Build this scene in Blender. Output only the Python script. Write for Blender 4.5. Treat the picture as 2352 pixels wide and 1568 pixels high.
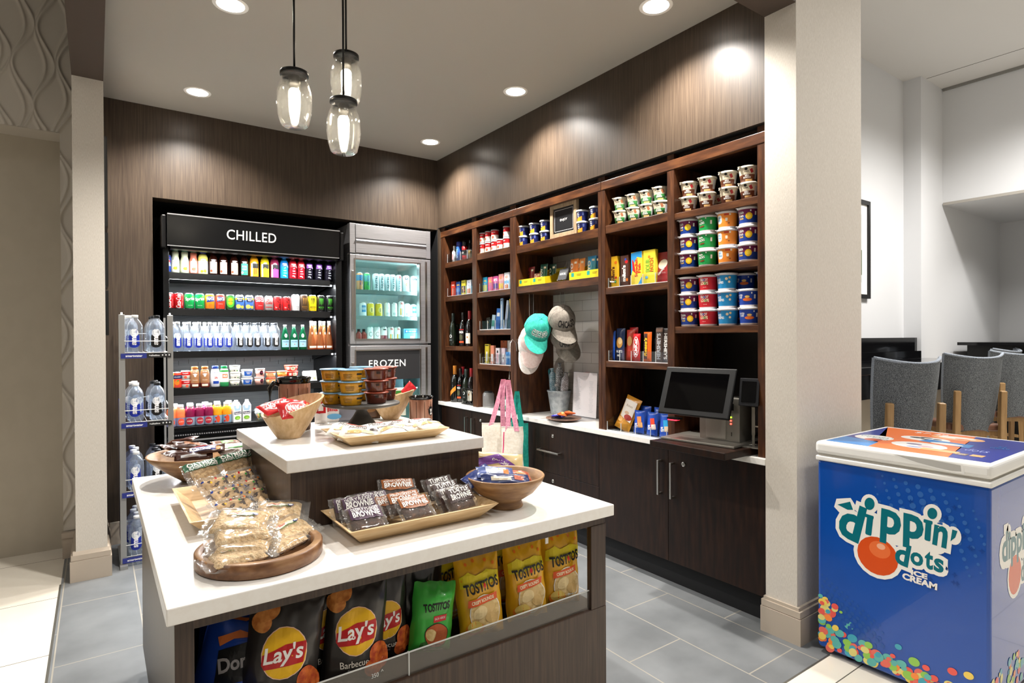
import bpy, bmesh, math, random
from mathutils import Vector, Matrix, noise
C = bpy.context.scene
for o in list(bpy.data.objects): bpy.data.objects.remove(o)
COL = C.collection
PI = math.pi
random.seed(7)

# ------------------------------------------------------------------ camera
YAW, PITCH, ROLL, FPX, CAMH = math.radians(35.3757), math.radians(-0.3455), math.radians(-0.2872), 1344.8, 1.39
_f = Vector((math.sin(YAW)*math.cos(PITCH), math.cos(YAW)*math.cos(PITCH), math.sin(PITCH)))
_r = Vector((math.cos(YAW), -math.sin(YAW), 0)); _u = _r.cross(_f)
RR = _r*math.cos(ROLL)+_u*math.sin(ROLL); UU = RR.cross(_f)
cam = bpy.data.cameras.new('camera'); camo = bpy.data.objects.new('camera', cam); COL.objects.link(camo)
cam.sensor_width = 36; cam.lens = 36*FPX/2352; cam.clip_start = .05; cam.clip_end = 60
M4 = Matrix.Identity(4)
for i in range(3): M4[i][0] = RR[i]; M4[i][1] = UU[i]; M4[i][2] = -_f[i]
M4[2][3] = CAMH; camo.matrix_world = M4
C.camera = camo

def at(u, v, **k):
    """where the sight line through a point of the photo meets a real plane x=, y= or z="""
    ax, val = list(k.items())[0]; i = 'xyz'.index(ax)
    d = _f+RR*((u-1176)/FPX)-UU*((v-784)/FPX); o = Vector((0, 0, CAMH))
    return o+d*((val-o[i])/d[i])

# ------------------------------------------------------------------ world, exposure, lobby fill spots
C.view_settings.view_transform = 'Standard'; C.view_settings.look = 'None'
C.view_settings.exposure = 0.45; C.view_settings.gamma = 1
W = bpy.data.worlds.new('world'); C.world = W; W.use_nodes = True
W.node_tree.nodes['Background'].inputs[0].default_value = (1, .97, .94, 1)
W.node_tree.nodes['Background'].inputs[1].default_value = .2

def lamp(name, kind, loc, power, color=(1, .93, .85), size=.06, rot=(0, 0, 0), cone=None, blend=.5, parent=None, size_y=None):
    l = bpy.data.lights.new(name, kind); l.energy = power; l.color = color
    if kind == 'SPOT': l.spot_size = math.radians(cone); l.spot_blend = blend; l.shadow_soft_size = size
    elif kind == 'POINT': l.shadow_soft_size = size
    elif kind == 'AREA':
        l.size = size
        if size_y: l.shape = 'RECTANGLE'; l.size_y = size_y
    o = bpy.data.objects.new(name, l); COL.objects.link(o); o.location = loc; o.rotation_euler = rot
    if parent: o.parent = parent
    return o
# unseen fill spots added under the high lobby ceiling outside the market
for x, y, p in ((-1.2, .2, 85), (1.2, -.6, 95), (3.2, -.6, 100), (-2.2, 2.6, 60), (5.0, .5, 300), (6.6, 1.0, 390)):
    lamp('lobby_fill', 'SPOT', (x, y, 4.15), p, (1, .965, .93), .15, cone=150, blend=.8)
lamp('alcove_lamp', 'SPOT', (8.6, 1.7, 2.85), 35, (1, .97, .93), .08, cone=130, blend=.8)

# ------------------------------------------------------------------ materials
def lin(h):
    h = h.lstrip('#'); c = [int(h[i:i+2], 16)/255 for i in (0, 2, 4)]
    return tuple(x/12.92 if x <= .04045 else ((x+.055)/1.055)**2.4 for x in c)+(1,)
MATS = {}
def mat(name, col='#808080', rough=.5, metal=0, coat=0, trans=0, ior=1.45, emit=0, spec=.5, sheen=0):
    if name in MATS: return MATS[name]
    m = bpy.data.materials.new(name); m.use_nodes = True; b = m.node_tree.nodes['Principled BSDF']; I = b.inputs
    c = lin(col); I['Base Color'].default_value = c; I['Roughness'].default_value = rough; I['Metallic'].default_value = metal
    I['Coat Weight'].default_value = coat; I['Transmission Weight'].default_value = trans; I['IOR'].default_value = ior
    I['Specular IOR Level'].default_value = spec
    if sheen: I['Sheen Weight'].default_value = sheen
    if emit: I['Emission Color'].default_value = c; I['Emission Strength'].default_value = emit
    m.diffuse_color = c; MATS[name] = m
    return m
def ink(h, rough=.38): return mat('print_'+h.strip('#')+('' if rough == .38 else '_%d' % int(rough*100)), h, rough)
def foil(h): return mat('film_'+h.strip('#'), h, .28, coat=.35)
def nodes(m):
    nt = m.node_tree; b = nt.nodes['Principled BSDF']
    return nt, b, (lambda t, **k: _mk(nt, t, k)), nt.links.new
def _mk(nt, t, k):
    n = nt.nodes.new(t)
    for a, v in k.items(): setattr(n, a, v)
    return n
def ramp(n, stops):
    e = n.color_ramp.elements
    while len(e) < len(stops): e.new(.5)
    for i, (p, c) in enumerate(stops): e[i].position = p; e[i].color = lin(c)
def noisy(name, stops, scale=(1, 1, 1), nscale=8, detail=6, rough=.4, bump=0, coat=0, bscale=None, spec=.5, rot=(0, 0, 0), distort=0, metal=0):
    """procedural surface: stretched noise through a colour ramp, optional bump"""
    if name in MATS: return MATS[name]
    m = mat(name, stops[0][1], rough, coat=coat, spec=spec, metal=metal); nt, b, N, Lk = nodes(m)
    tc = N('ShaderNodeTexCoord'); mp = N('ShaderNodeMapping'); mp.inputs['Scale'].default_value = scale; mp.inputs['Rotation'].default_value = rot
    nz = N('ShaderNodeTexNoise'); nz.inputs['Scale'].default_value = nscale; nz.inputs['Detail'].default_value = detail; nz.inputs['Distortion'].default_value = distort
    r = N('ShaderNodeValToRGB'); ramp(r, stops)
    Lk(tc.outputs['Object'], mp.inputs[0]); Lk(mp.outputs[0], nz.inputs['Vector']); Lk(nz.outputs[0], r.inputs[0]); Lk(r.outputs[0], b.inputs['Base Color'])
    if bump:
        bp = N('ShaderNodeBump'); bp.inputs['Strength'].default_value = bump; bp.inputs['Distance'].default_value = .01
        if bscale:
            n2 = N('ShaderNodeTexNoise'); n2.inputs['Scale'].default_value = bscale; Lk(tc.outputs['Object'], n2.inputs['Vector']); Lk(n2.outputs[0], bp.inputs['Height'])
        else: Lk(nz.outputs[0], bp.inputs['Height'])
        Lk(bp.outputs[0], b.inputs['Normal'])
    return m
def clearmat(name, tint='#ffffff', gloss=.5, rough=.03, alpha=0, diffuse='#ffffff'):
    """clear film or thin plastic: lets light through, mirrors at grazing angles"""
    if name in MATS: return MATS[name]
    m = bpy.data.materials.new(name); m.use_nodes = True; nt = m.node_tree; nt.nodes.clear()
    o = nt.nodes.new('ShaderNodeOutputMaterial'); t = nt.nodes.new('ShaderNodeBsdfTransparent'); t.inputs[0].default_value = lin(tint)
    g = nt.nodes.new('ShaderNodeBsdfGlossy'); g.inputs['Roughness'].default_value = rough; g.inputs[0].default_value = (1, 1, 1, 1)
    lw = nt.nodes.new('ShaderNodeLayerWeight'); lw.inputs[0].default_value = .5; mx = nt.nodes.new('ShaderNodeMixShader')
    pw = nt.nodes.new('ShaderNodeMath'); pw.operation = 'POWER'; pw.inputs[1].default_value = 3; ml = nt.nodes.new('ShaderNodeMath'); ml.operation = 'MULTIPLY_ADD'; ml.inputs[1].default_value = gloss; ml.inputs[2].default_value = .035
    nt.links.new(lw.outputs['Facing'], pw.inputs[0]); nt.links.new(pw.outputs[0], ml.inputs[0])
    nt.links.new(ml.outputs[0], mx.inputs[0]); nt.links.new(t.outputs[0], mx.inputs[1]); nt.links.new(g.outputs[0], mx.inputs[2])
    last = mx
    if alpha:
        d = nt.nodes.new('ShaderNodeBsdfDiffuse'); d.inputs[0].default_value = lin(diffuse); m2 = nt.nodes.new('ShaderNodeMixShader'); m2.inputs[0].default_value = alpha
        nt.links.new(mx.outputs[0], m2.inputs[1]); nt.links.new(d.outputs[0], m2.inputs[2]); last = m2
    nt.links.new(last.outputs[0], o.inputs[0]); MATS[name] = m
    return m

# dark stained veneer, grain running up (z)
WOOD = noisy('dark_veneer', [(.3, '#342a22'), (.5, '#41362c'), (.7, '#4e4236')], (45, 45, .8), 6, 6, .36, coat=.0)
SHELFWOOD = noisy('stained_maple', [(.3, '#2c180e'), (.5, '#432615'), (.7, '#5c3820')], (14, 14, 2), 3, 6, .36, spec=.4)
SHELFWOOD_H = noisy('stained_maple_across', [(.3, '#301b10'), (.5, '#4a2b18'), (.72, '#653f24')], (14, 2, 14), 3, 6, .36, spec=.4)
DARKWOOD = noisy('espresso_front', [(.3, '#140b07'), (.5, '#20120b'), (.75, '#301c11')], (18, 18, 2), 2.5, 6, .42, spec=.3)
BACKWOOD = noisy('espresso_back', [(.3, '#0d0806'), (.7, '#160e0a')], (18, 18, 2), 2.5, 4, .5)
QUARTZ = noisy('white_quartz', [(.4, '#eeebe5'), (.6, '#f1efea')], (1, 1, 1), 60, 3, .2)
LINEN = noisy('linen_wallpaper', [(.35, '#c6bfb4'), (.65, '#d3cdc3')], (60, 60, 8), 8, 5, .75, bump=.15)
CEIL = mat('ceiling_paint', '#a8a298', .85)
WHITEP = mat('white_wall_paint', '#dfe0e1', .8)
BEIGE = noisy('beige_panel', [(.4, '#b6ad9c'), (.6, '#b9b09f')], (3, 3, 2), 4, 3, .5)
BASEP = mat('taupe_trim_paint', '#b7aa9a', .45)
BLACK = mat('black_powder_coat', '#0b0b0c', .35)
BLACKM = mat('black_matte', '#08080a', .7)
CHROME = mat('brushed_nickel', '#b9b6b0', .28, 1)
STEEL = noisy('brushed_steel', [(.3, '#a5a5a8'), (.7, '#bfbfc2')], (1, 1, 60), 5, 4, .33, metal=.72)
CLEAR = clearmat('clear_acrylic', '#f4f6f8', .35)
# ------------------------------------------------------------------ object helpers
def tag(o, label=None, cat=None, group=None, kind=None):
    if label: o['label'] = label
    if cat: o['category'] = cat
    if group: o['group'] = group
    if kind: o['kind'] = kind
    return o
def thing(name, label, cat, loc=(0, 0, 0), rz=0, group=None, rot=None):
    o = bpy.data.objects.new(name, None); COL.objects.link(o); o.location = loc
    o.rotation_euler = rot if rot else (0, 0, rz); o.empty_display_size = .05
    return tag(o, label, cat, group)
def copy_tree(o, parent=None):
    c = o.copy(); COL.objects.link(c); c.parent = parent
    for ch in list(o.children): copy_tree(ch, c)
    return c
def put(proto, loc, label, rz=None, group=None, rot=None, scale=None):
    """first call uses the prototype itself, later calls a copy of it and of its parts"""
    o = proto if not proto.get('used') else copy_tree(proto)
    if 'used' in o: del o['used']
    PENDING.append(proto)
    proto['used'] = 1
    o.location = loc
    if rot is not None: o.rotation_euler = rot
    elif rz is not None: o.rotation_euler = (0, 0, rz)
    if scale: o.scale = (scale,)*3
    o['label'] = label
    if group: o['group'] = group
    return o
PENDING = []

class MB:
    def __init__(s, T=None): s.v = []; s.f = []; s.m = []; s.sm = []; s.slots = []; s.T = T
    def slot(s, m):
        if m not in s.slots: s.slots.append(m)
        return s.slots.index(m)
    def add(s, vs, fs, m, smooth=False, T=None):
        b = len(s.v); T = T or s.T
        s.v += [tuple(T@Vector(p)) for p in vs] if T else [tuple(p) for p in vs]
        k = s.slot(m)
        for f in fs: s.f.append([i+b for i in f]); s.m.append(k); s.sm.append(smooth)
        return s
    def box(s, x0, x1, y0, y1, z0, z1, m, T=None):
        vs = [(x, y, z) for z in (z0, z1) for y in (y0, y1) for x in (x0, x1)]
        return s.add(vs, [(0, 2, 3, 1), (4, 5, 7, 6), (0, 1, 5, 4), (2, 6, 7, 3), (0, 4, 6, 2), (1, 3, 7, 5)], m, T=T)
    def lathe(s, prof, seg=24, T=None, smooth=True, arc=2*PI, a0=0):
        """prof: (r, z, material) rows, bottom to top; each row's material paints the band above it"""
        n = len(prof); full = arc > 6.28; k = seg if full else seg+1
        vs = [(r*math.sin(a0+arc*i/seg), -r*math.cos(a0+arc*i/seg), z) for (r, z, *_) in prof for i in range(k)]
        by = {}
        for j in range(n-1):
            mm = prof[j][2]
            by.setdefault(mm, [])
            for i in range(seg):
                i2 = (i+1) % k
                q = [j*k+i, j*k+i2, (j+1)*k+i2, (j+1)*k+i]
                if prof[j][0] < 1e-6: q = [q[0], q[2], q[3]]
                elif prof[j+1][0] < 1e-6: q = q[:3]
                by[mm].append(q)
        b = len(s.v); T = T or s.T
        s.v += [tuple(T@Vector(p)) for p in vs] if T else vs
        for mm, fs in by.items():
            kk = s.slot(mm)
            for f in fs: s.f.append([i+b for i in f]); s.m.append(kk); s.sm.append(smooth)
        return s
    def tube(s, pts, r, m, seg=6, closed=False, T=None):
        P = [Vector(p) for p in pts]; n = len(P); vs = []
        for i, p in enumerate(P):
            d = (P[(i+1) % n]-P[i-1]) if closed else (P[min(i+1, n-1)]-P[max(i-1, 0)])
            d.normalize(); a = d.cross(Vector((0, 0, 1)))
            if a.length < .05: a = d.cross(Vector((1, 0, 0)))
            a.normalize(); b = d.cross(a)
            rr = r[i] if isinstance(r, (list, tuple)) else r
            vs += [p+a*rr*math.cos(2*PI*k/seg)+b*rr*math.sin(2*PI*k/seg) for k in range(seg)]
        fs = [(i*seg+k, i*seg+(k+1) % seg, ((i+1) % n)*seg+(k+1) % seg, ((i+1) % n)*seg+k) for i in range(n if closed else n-1) for k in range(seg)]
        if not closed: fs += [tuple(range(seg))[::-1], tuple((n-1)*seg+k for k in range(seg))]
        return s.add(vs, fs, m, True, T)
    def grid(s, fn, nu, nv, m, smooth=True, T=None, flip=False):
        """surface fn(u,v), u and v in 0..1; m may be a function of (u,v)"""
        vs = [fn(i/nu, j/nv) for j in range(nv+1) for i in range(nu+1)]
        b = len(s.v); T = T or s.T
        s.v += [tuple(T@Vector(p)) for p in vs] if T else [tuple(p) for p in vs]
        for j in range(nv):
            for i in range(nu):
                q = [j*(nu+1)+i, j*(nu+1)+i+1, (j+1)*(nu+1)+i+1, (j+1)*(nu+1)+i]
                if flip: q.reverse()
                mm = m((i+.5)/nu, (j+.5)/nv) if callable(m) else m
                s.f.append([k+b for k in q]); s.m.append(s.slot(mm)); s.sm.append(smooth)
        return s
    def prism(s, poly, y0, y1, m, T=None, axis='y'):
        n = len(poly)
        def p(a, b, c): return {'y': (a, c, b), 'z': (a, b, c), 'x': (c, a, b)}[axis]
        vs = [p(a, b, y0) for a, b in poly]+[p(a, b, y1) for a, b in poly]
        fs = [tuple(range(n)), tuple(range(2*n-1, n-1, -1))]+[(i, i+n, (i+1) % n+n, (i+1) % n) for i in range(n)]
        return s.add(vs, fs, m, T=T)
    def build(s, name, parent=None, label=None, cat=None, group=None, kind=None, loc=None, rot=None, bevel=0, bseg=2, sub=0):
        me = bpy.data.meshes.new(name); me.from_pydata(s.v, [], s.f)
        for m in s.slots: me.materials.append(m)
        me.polygons.foreach_set('material_index', s.m); me.polygons.foreach_set('use_smooth', s.sm)
        bm = bmesh.new(); bm.from_mesh(me); bmesh.ops.recalc_face_normals(bm, faces=bm.faces) if not getattr(s, 'keep', 0) else None
        bm.to_mesh(me); bm.free(); me.update()
        o = bpy.data.objects.new(name, me); COL.objects.link(o)
        if parent: o.parent = parent
        if loc is not None: o.location = loc
        if rot is not None: o.rotation_euler = rot
        if bevel:
            b = o.modifiers.new('edge', 'BEVEL'); b.width = bevel; b.segments = bseg; b.limit_method = 'ANGLE'; b.angle_limit = math.radians(50)
        if sub:
            b = o.modifiers.new('smooth', 'SUBSURF'); b.levels = sub; b.render_levels = sub
        return tag(o, label, cat, group, kind)

def bx(name, x0, x1, y0, y1, z0, z1, m, parent=None, bevel=0, **k):
    """one box mesh with its origin at its own centre-bottom when top-level"""
    if parent is None and k.get('own', 1):
        cx, cy = (x0+x1)/2, (y0+y1)/2; k.pop('own', 0)
        return MB().box(x0-cx, x1-cx, y0-cy, y1-cy, 0, z1-z0, m).build(name, None, loc=(cx, cy, z0), bevel=bevel, **k)
    k.pop('own', 0)
    return MB().box(x0, x1, y0, y1, z0, z1, m).build(name, parent, bevel=bevel, **k)
def struct(name, mb, label=None): return mb.build(name, kind='structure', label=label)

# ---- printed marks: flat outlines laid onto any surface
_TX = {}
def text2d(s, bold=0., shear=0., sp=1.):
    k = (s, bold, shear, sp)
    if k in _TX: return _TX[k]
    c = bpy.data.curves.new('t', 'FONT'); c.body = s; c.size = 1; c.align_x = 'LEFT'; c.offset = bold; c.shear = shear; c.space_character = sp; c.resolution_u = 3; c.space_line = .85
    c.align_x = 'CENTER' if '\n' in s else 'LEFT'
    o = bpy.data.objects.new('t', c); me = bpy.data.meshes.new_from_object(o)
    vs = [(v.co.x, v.co.y) for v in me.vertices]; fs = [tuple(p.vertices) for p in me.polygons]
    bpy.data.objects.remove(o); bpy.data.curves.remove(c); bpy.data.meshes.remove(me)
    if not vs: vs = [(0, 0), (1, 0), (1, 1)]; fs = [(0, 1, 2)]
    xs = [a for a, b in vs]; ys = [b for a, b in vs]; x0, x1, y0, y1 = min(xs), max(xs), min(ys), max(ys)
    vs = [((a-x0)/(x1-x0)-.5, (b-y0)/(y1-y0)-.5) for a, b in vs]
    _TX[k] = (vs, fs, (x1-x0)/(y1-y0))
    return _TX[k]
def rot2(vs, cx, cy, r):
    c, q = math.cos(r), math.sin(r)
    return [(cx+a*c-b*q, cy+a*q+b*c) for a, b in vs]
def S_text(s, cx, cy, w=None, h=None, rot=0, bold=0., shear=0., sp=1., arc=0):
    vs, fs, asp = text2d(s, bold, shear, sp)
    if w is None: w = h*asp
    if h is None: h = w/asp
    v = [(a*w, b*h+arc*((a*2)**2)*h) for a, b in vs]
    return rot2(v, cx, cy, rot), fs
def S_ell(cx, cy, rx, ry, rot=0, n=20):
    return rot2([(rx*math.cos(2*PI*i/n), ry*math.sin(2*PI*i/n)) for i in range(n)], cx, cy, rot), [tuple(range(n))]
def S_ring(cx, cy, rx, ry, t, rot=0, n=24):
    a = [(rx*math.cos(2*PI*i/n), ry*math.sin(2*PI*i/n)) for i in range(n)]; b = [((rx-t)*math.cos(2*PI*i/n), (ry-t)*math.sin(2*PI*i/n)) for i in range(n)]
    return rot2(a+b, cx, cy, rot), [(i, (i+1) % n, n+(i+1) % n, n+i) for i in range(n)]
def S_rect(cx, cy, w, h, rot=0): return rot2([(-w/2, -h/2), (w/2, -h/2), (w/2, h/2), (-w/2, h/2)], cx, cy, rot), [(0, 1, 2, 3)]
def S_rrect(cx, cy, w, h, r, rot=0, n=4):
    p = []
    for sx, sy, a in ((1, 1, 0), (-1, 1, PI/2), (-1, -1, PI), (1, -1, 1.5*PI)):
        for i in range(n+1):
            t = a+PI/2*i/n; p.append((sx*(w/2-r)+r*math.cos(t), sy*(h/2-r)+r*math.sin(t)))
    return rot2(p, cx, cy, rot), [tuple(range(len(p)))]
def S_poly(pts): return list(pts), [tuple(range(len(pts)))]
def S_star(cx, cy, R, r, n=8, rot=0):
    return rot2([((R if i % 2 == 0 else r)*math.cos(PI*i/n), (R if i % 2 == 0 else r)*math.sin(PI*i/n)) for i in range(2*n)], cx, cy, rot), [tuple(range(2*n))]
_CUT = {}
def cut(shape, cell):
    if not cell: return shape
    key = (tuple(shape[0]), cell)
    if key in _CUT: return _CUT[key]
    vs, fs = shape; bm = bmesh.new(); V = [bm.verts.new((a, b, 0)) for a, b in vs]
    for f in fs:
        try: bm.faces.new([V[i] for i in f])
        except ValueError: pass
    bmesh.ops.triangulate(bm, faces=[f for f in bm.faces if len(f.verts) > 4], ngon_method='EAR_CLIP')
    for ax in (0, 1):
        lo = min(p[ax] for p in vs); hi = max(p[ax] for p in vs); n = int((hi-lo)/(cell[ax] if isinstance(cell, tuple) else cell))
        for i in range(1, n+1):
            co = [0, 0, 0]; no = [0, 0, 0]; co[ax] = lo+(hi-lo)*i/(n+1); no[ax] = 1
            bmesh.ops.bisect_plane(bm, geom=bm.verts[:]+bm.edges[:]+bm.faces[:], plane_co=co, plane_no=no, dist=1e-7)
    bm.verts.index_update()
    r = ([(v.co.x, v.co.y) for v in bm.verts], [tuple(v.index for v in f.verts) for f in bm.faces]); bm.free(); _CUT[key] = r
    return r
def decals(mb, mapf, items, cell=0, base=.0004, step=.00012, T=None):
    """items: (shape, material); later items lie above earlier ones"""
    for i, (sh, m) in enumerate(items):
        vs, fs = cut(sh, cell); o = base+step*i
        mb.add([mapf(a, b, o) for a, b in vs], fs, m, False, T)
def prof_r(prof, z):
    for i in range(len(prof)-1):
        z0, z1 = prof[i][1], prof[i+1][1]
        if z0 <= z <= z1 and z1 > z0: return prof[i][0]+(prof[i+1][0]-prof[i][0])*(z-z0)/(z1-z0)
    return prof[-1][0]
def cylmap(prof, R=None, turn=0):
    R = R or max(p[0] for p in prof)
    return lambda s, z, off: ((prof_r(prof, z)+off)*math.sin(s/R+turn), -(prof_r(prof, z)+off)*math.cos(s/R+turn), z)
def flatmap(y): return lambda a, b, off: (a, y-off, b)
def topmap(z): return lambda a, b, off: (a, b, z+off)
# ================================================================== THE SETTING
def tile_mat(name, c1, c2, grout, bw, rh, rot, loc, rough, msize=.004, nscale=3, wall=False):
    m = mat(name, c1, rough); nt, b, N, Lk = nodes(m)
    tc = N('ShaderNodeTexCoord'); mp = N('ShaderNodeMapping'); mp.inputs['Rotation'].default_value = (0, 0, rot); mp.inputs['Location'].default_value = loc
    br = N('ShaderNodeTexBrick'); br.inputs['Scale'].default_value = 1; br.inputs['Brick Width'].default_value = bw; br.inputs['Row Height'].default_value = rh
    br.inputs['Mortar Size'].default_value = msize; br.inputs['Mortar Smooth'].default_value = .1; br.inputs['Mortar'].default_value = lin(grout)
    nz = N('ShaderNodeTexNoise'); nz.inputs['Scale'].default_value = nscale; nz.inputs['Detail'].default_value = 8; r = N('ShaderNodeValToRGB'); ramp(r, [(.35, c1), (.65, c2)])
    if wall:
        sp = N('ShaderNodeSeparateXYZ'); cb = N('ShaderNodeCombineXYZ'); Lk(tc.outputs['Object'], sp.inputs[0]); Lk(sp.outputs['Y'], cb.inputs['X']); Lk(sp.outputs['Z'], cb.inputs['Y']); Lk(cb.outputs[0], br.inputs['Vector'])
    else: Lk(tc.outputs['Object'], mp.inputs[0]); Lk(mp.outputs[0], br.inputs['Vector'])
    Lk(tc.outputs['Object'], nz.inputs['Vector']); Lk(nz.outputs[0], r.inputs[0])
    Lk(r.outputs[0], br.inputs['Color1']); Lk(r.outputs[0], br.inputs['Color2']); Lk(br.outputs['Color'], b.inputs['Base Color'])
    return m
GREYTILE = tile_mat('grey_stone_tile', '#66696b', '#7a7d7f', '#9a958a', .7, .335, PI/2, (0, -2.52-.0, 0), .42, .003)
CREAMTILE = tile_mat('cream_tile', '#d9d2c5', '#e2dccf', '#5f594f', .71, 1.42, 0, (.18-.71, -.45, 0), .25, .0025)
_b = CREAMTILE.node_tree.nodes['Brick Texture']; _b.offset = 0; _b.inputs['Brick Width'].default_value = 1.42; _b.inputs['Row Height'].default_value = .71
struct('floor', MB().box(-6, -.175, -4, 6, -.1, 0, CREAMTILE).box(-.175, 10.5, -4, 1.28, -.1, 0, CREAMTILE).box(3.2, 10.5, 1.28, 4, -.1, 0, CREAMTILE).box(-.175, 3.2, 1.28, 6, -.1, 0, GREYTILE).box(-.181, -.171, 1.28, 4.2, 0, .001, mat('metal_edge_strip', '#8b8a84', .35, .8)).box(-.175, 2.6, 1.276, 1.284, 0, .001, MATS['metal_edge_strip']), 'grey stone tiles inside the market, cream tiles outside it')

# ceilings
struct('ceiling', MB().box(.045, 2.9, 1.56, 4.82, 3.03, 3.1, CEIL), 'low taupe ceiling of the market')
struct('ceiling_lobby', MB().box(-6, 10.5, -4, 6, 4.2, 4.3, mat('lobby_ceiling_paint', '#dedcd8', .85)), 'high white ceiling of the lobby')
SOFF = mat('dark_soffit', '#4a3e35', .7)
struct('trim_1', MB().box(-.105, .045, 1.41, 4.82, 2.91, 4.2, SOFF), 'dark brown beam along the left side of the market opening')
struct('trim_2', MB().box(.045, 2.579, 1.412, 1.564, 2.895, 4.2, SOFF), 'dark brown beam across the front of the market')
struct('trim_3', MB().box(7.418, 7.422, -4, 2.6, 4.196, 4.2, mat('seam_grey', '#8f8d88', .8)).box(7.87, 7.89, -4, 2.6, 4.17, 4.2, MATS['seam_grey']), 'thin seam in the lobby ceiling')

# back wall with the cooler alcove
struct('wall_back', MB().box(.045, .329, 4.82, 4.95, 0, 3.03, WOOD).box(.329, 2.58, 4.82, 4.95, 2.392, 3.03, WOOD)
       , 'dark veneer wall with an alcove for the coolers')
struct('wall_alcove', MB().box(.29, .329, 4.95, 5.6, 0, 2.42, BLACKM).box(.29, 2.62, 5.6, 5.65, 0, 2.42, BLACKM).box(.33, 2.62, 4.95, 5.6, 2.392, 2.43, BLACKM).box(2.58, 2.62, 4.82, 5.6, 0, 2.392, BLACKM), 'black lining of the cooler alcove')
struct('wall_right', MB().box(2.58, 2.72, 1.564, 4.82, 2.405, 3.03, WOOD).box(3.0, 3.2, 1.564, 4.95, 0, 3.03, BACKWOOD), 'dark veneer wall above the shelving')
# left column and wall
struct('wall_left', MB().box(-.105, .045, 4.2, 4.95, 0, 2.91, LINEN), 'linen papered wall end left of the coolers')
struct('baseboard_left', MB().box(-.133, .066, 4.185, 4.95, 0, .12, BASEP).box(-.128, .061, 4.188, 4.95, .122, .152, BASEP).prism([(4.19, .152), (4.95, .152), (4.95, .172), (4.2, .172)], -.12, .055, BASEP, axis='x'), 'taupe baseboard around the left wall end')
struct('baseboard_back', MB().box(.066, .325, 4.8, 4.82, 0, .15, BASEP), 'taupe baseboard under the dark veneer')
# pillar
struct('wall_pillar', MB().box(2.579, 3.201, 1.412, 1.564, 0, 4.2, LINEN), 'linen papered pillar at the right of the market')
struct('baseboard_pillar', MB().box(2.559, 3.22, 1.386, 1.58, 0, .118, BASEP).box(2.563, 3.216, 1.39, 1.578, .121, .15, BASEP).box(2.57, 3.21, 1.4, 1.57, .15, .165, BASEP), 'taupe baseboard around the pillar')
# wave wall: plaster relief of crossing ribbons
PLASTER = mat('wave_plaster', '#c3bcb1', .6)
def wave(u, v):
    x = -2.2+2.1*u; z = .17+4.03*v; h = 0
    for k in range(-1, 23):
        c = -2.3+k*.102+.040*math.sin(2*PI*z/.50+k*PI+.5*math.sin(k*1.7))+.012*math.sin(2*PI*z/1.3+k*.8)
        for off, am in ((-.014, .75), (.014, 1.)):
            d = (x-c-off*(1+.6*math.sin(2*PI*z/.5+k*PI)))/.0085
            if abs(d) < 3: h = max(h, math.exp(-d*d)*am)
    return (x, 4.71-.017*h, z)
w = MB()
w.grid(lambda u, v: wave(.55+.45*u, .63+v*.37), 260, 150, PLASTER)
w.grid(lambda u, v: wave((2.02+.08*u-.0)/2.1 if 0 else (2.2-.18)/2.1+u*(.08/2.1), v*.63), 24, 240, PLASTER)
struct('wall_wave', w, 'plaster wall with a relief of wavy ribbons')
zn = .17+4.03*.63
struct('wall_niche', MB().box(-6, -.18, 4.93, 4.98, 0, zn, BEIGE).box(-.18, -.105, 4.715, 4.98, 0, zn+.02, PLASTER).box(-6, -.1, 4.715, 4.98, zn, 4.2, PLASTER).box(-6, -2.2, 4.69, 4.72, zn, 4.2, PLASTER), 'flat beige panel set back under the wavy wall')
struct('baseboard_niche', MB().box(-.185, -.105, 4.68, 4.71, 0, .13, BASEP).box(-.19, -.105, 4.672, 4.71, .13, .165, BASEP), 'small baseboard piece at the niche')

# the lounge beyond the pillar
struct('wall_lounge', MB().box(3.24, 7.3, 2.78, 2.9, 0, 4.2, WHITEP).box(7.3, 7.89, 2.61, 2.9, 0, 4.2, WHITEP)
       .box(7.89, 9.85, -1.5, 2.61, 2.885, 4.2, WHITEP).box(7.89, 9.85, 2.61, 2.9, 0, 4.2, WHITEP).box(9.85, 9.95, -1.5, 2.9, 0, 4.2, WHITEP)
       .box(7.882, 7.889, -1.5, 2.60, 2.875, 2.905, mat('soffit_edge', '#a9a49b', .7)), 'white walls of the lounge with an alcove')
struct('wall_market_side', MB().box(3.2, 3.24, 1.564, 2.9, 0, 4.2, WHITEP), 'outer side wall of the market')
struct('wall_lobby', MB().box(-6, 10.5, -4.1, -4, 0, 4.2, WHITEP).box(-6.1, -6, -4, 6, 0, 4.2, WHITEP).box(10.4, 10.5, -4, 4, 0, 4.2, WHITEP), 'lobby walls behind the camera')

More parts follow.
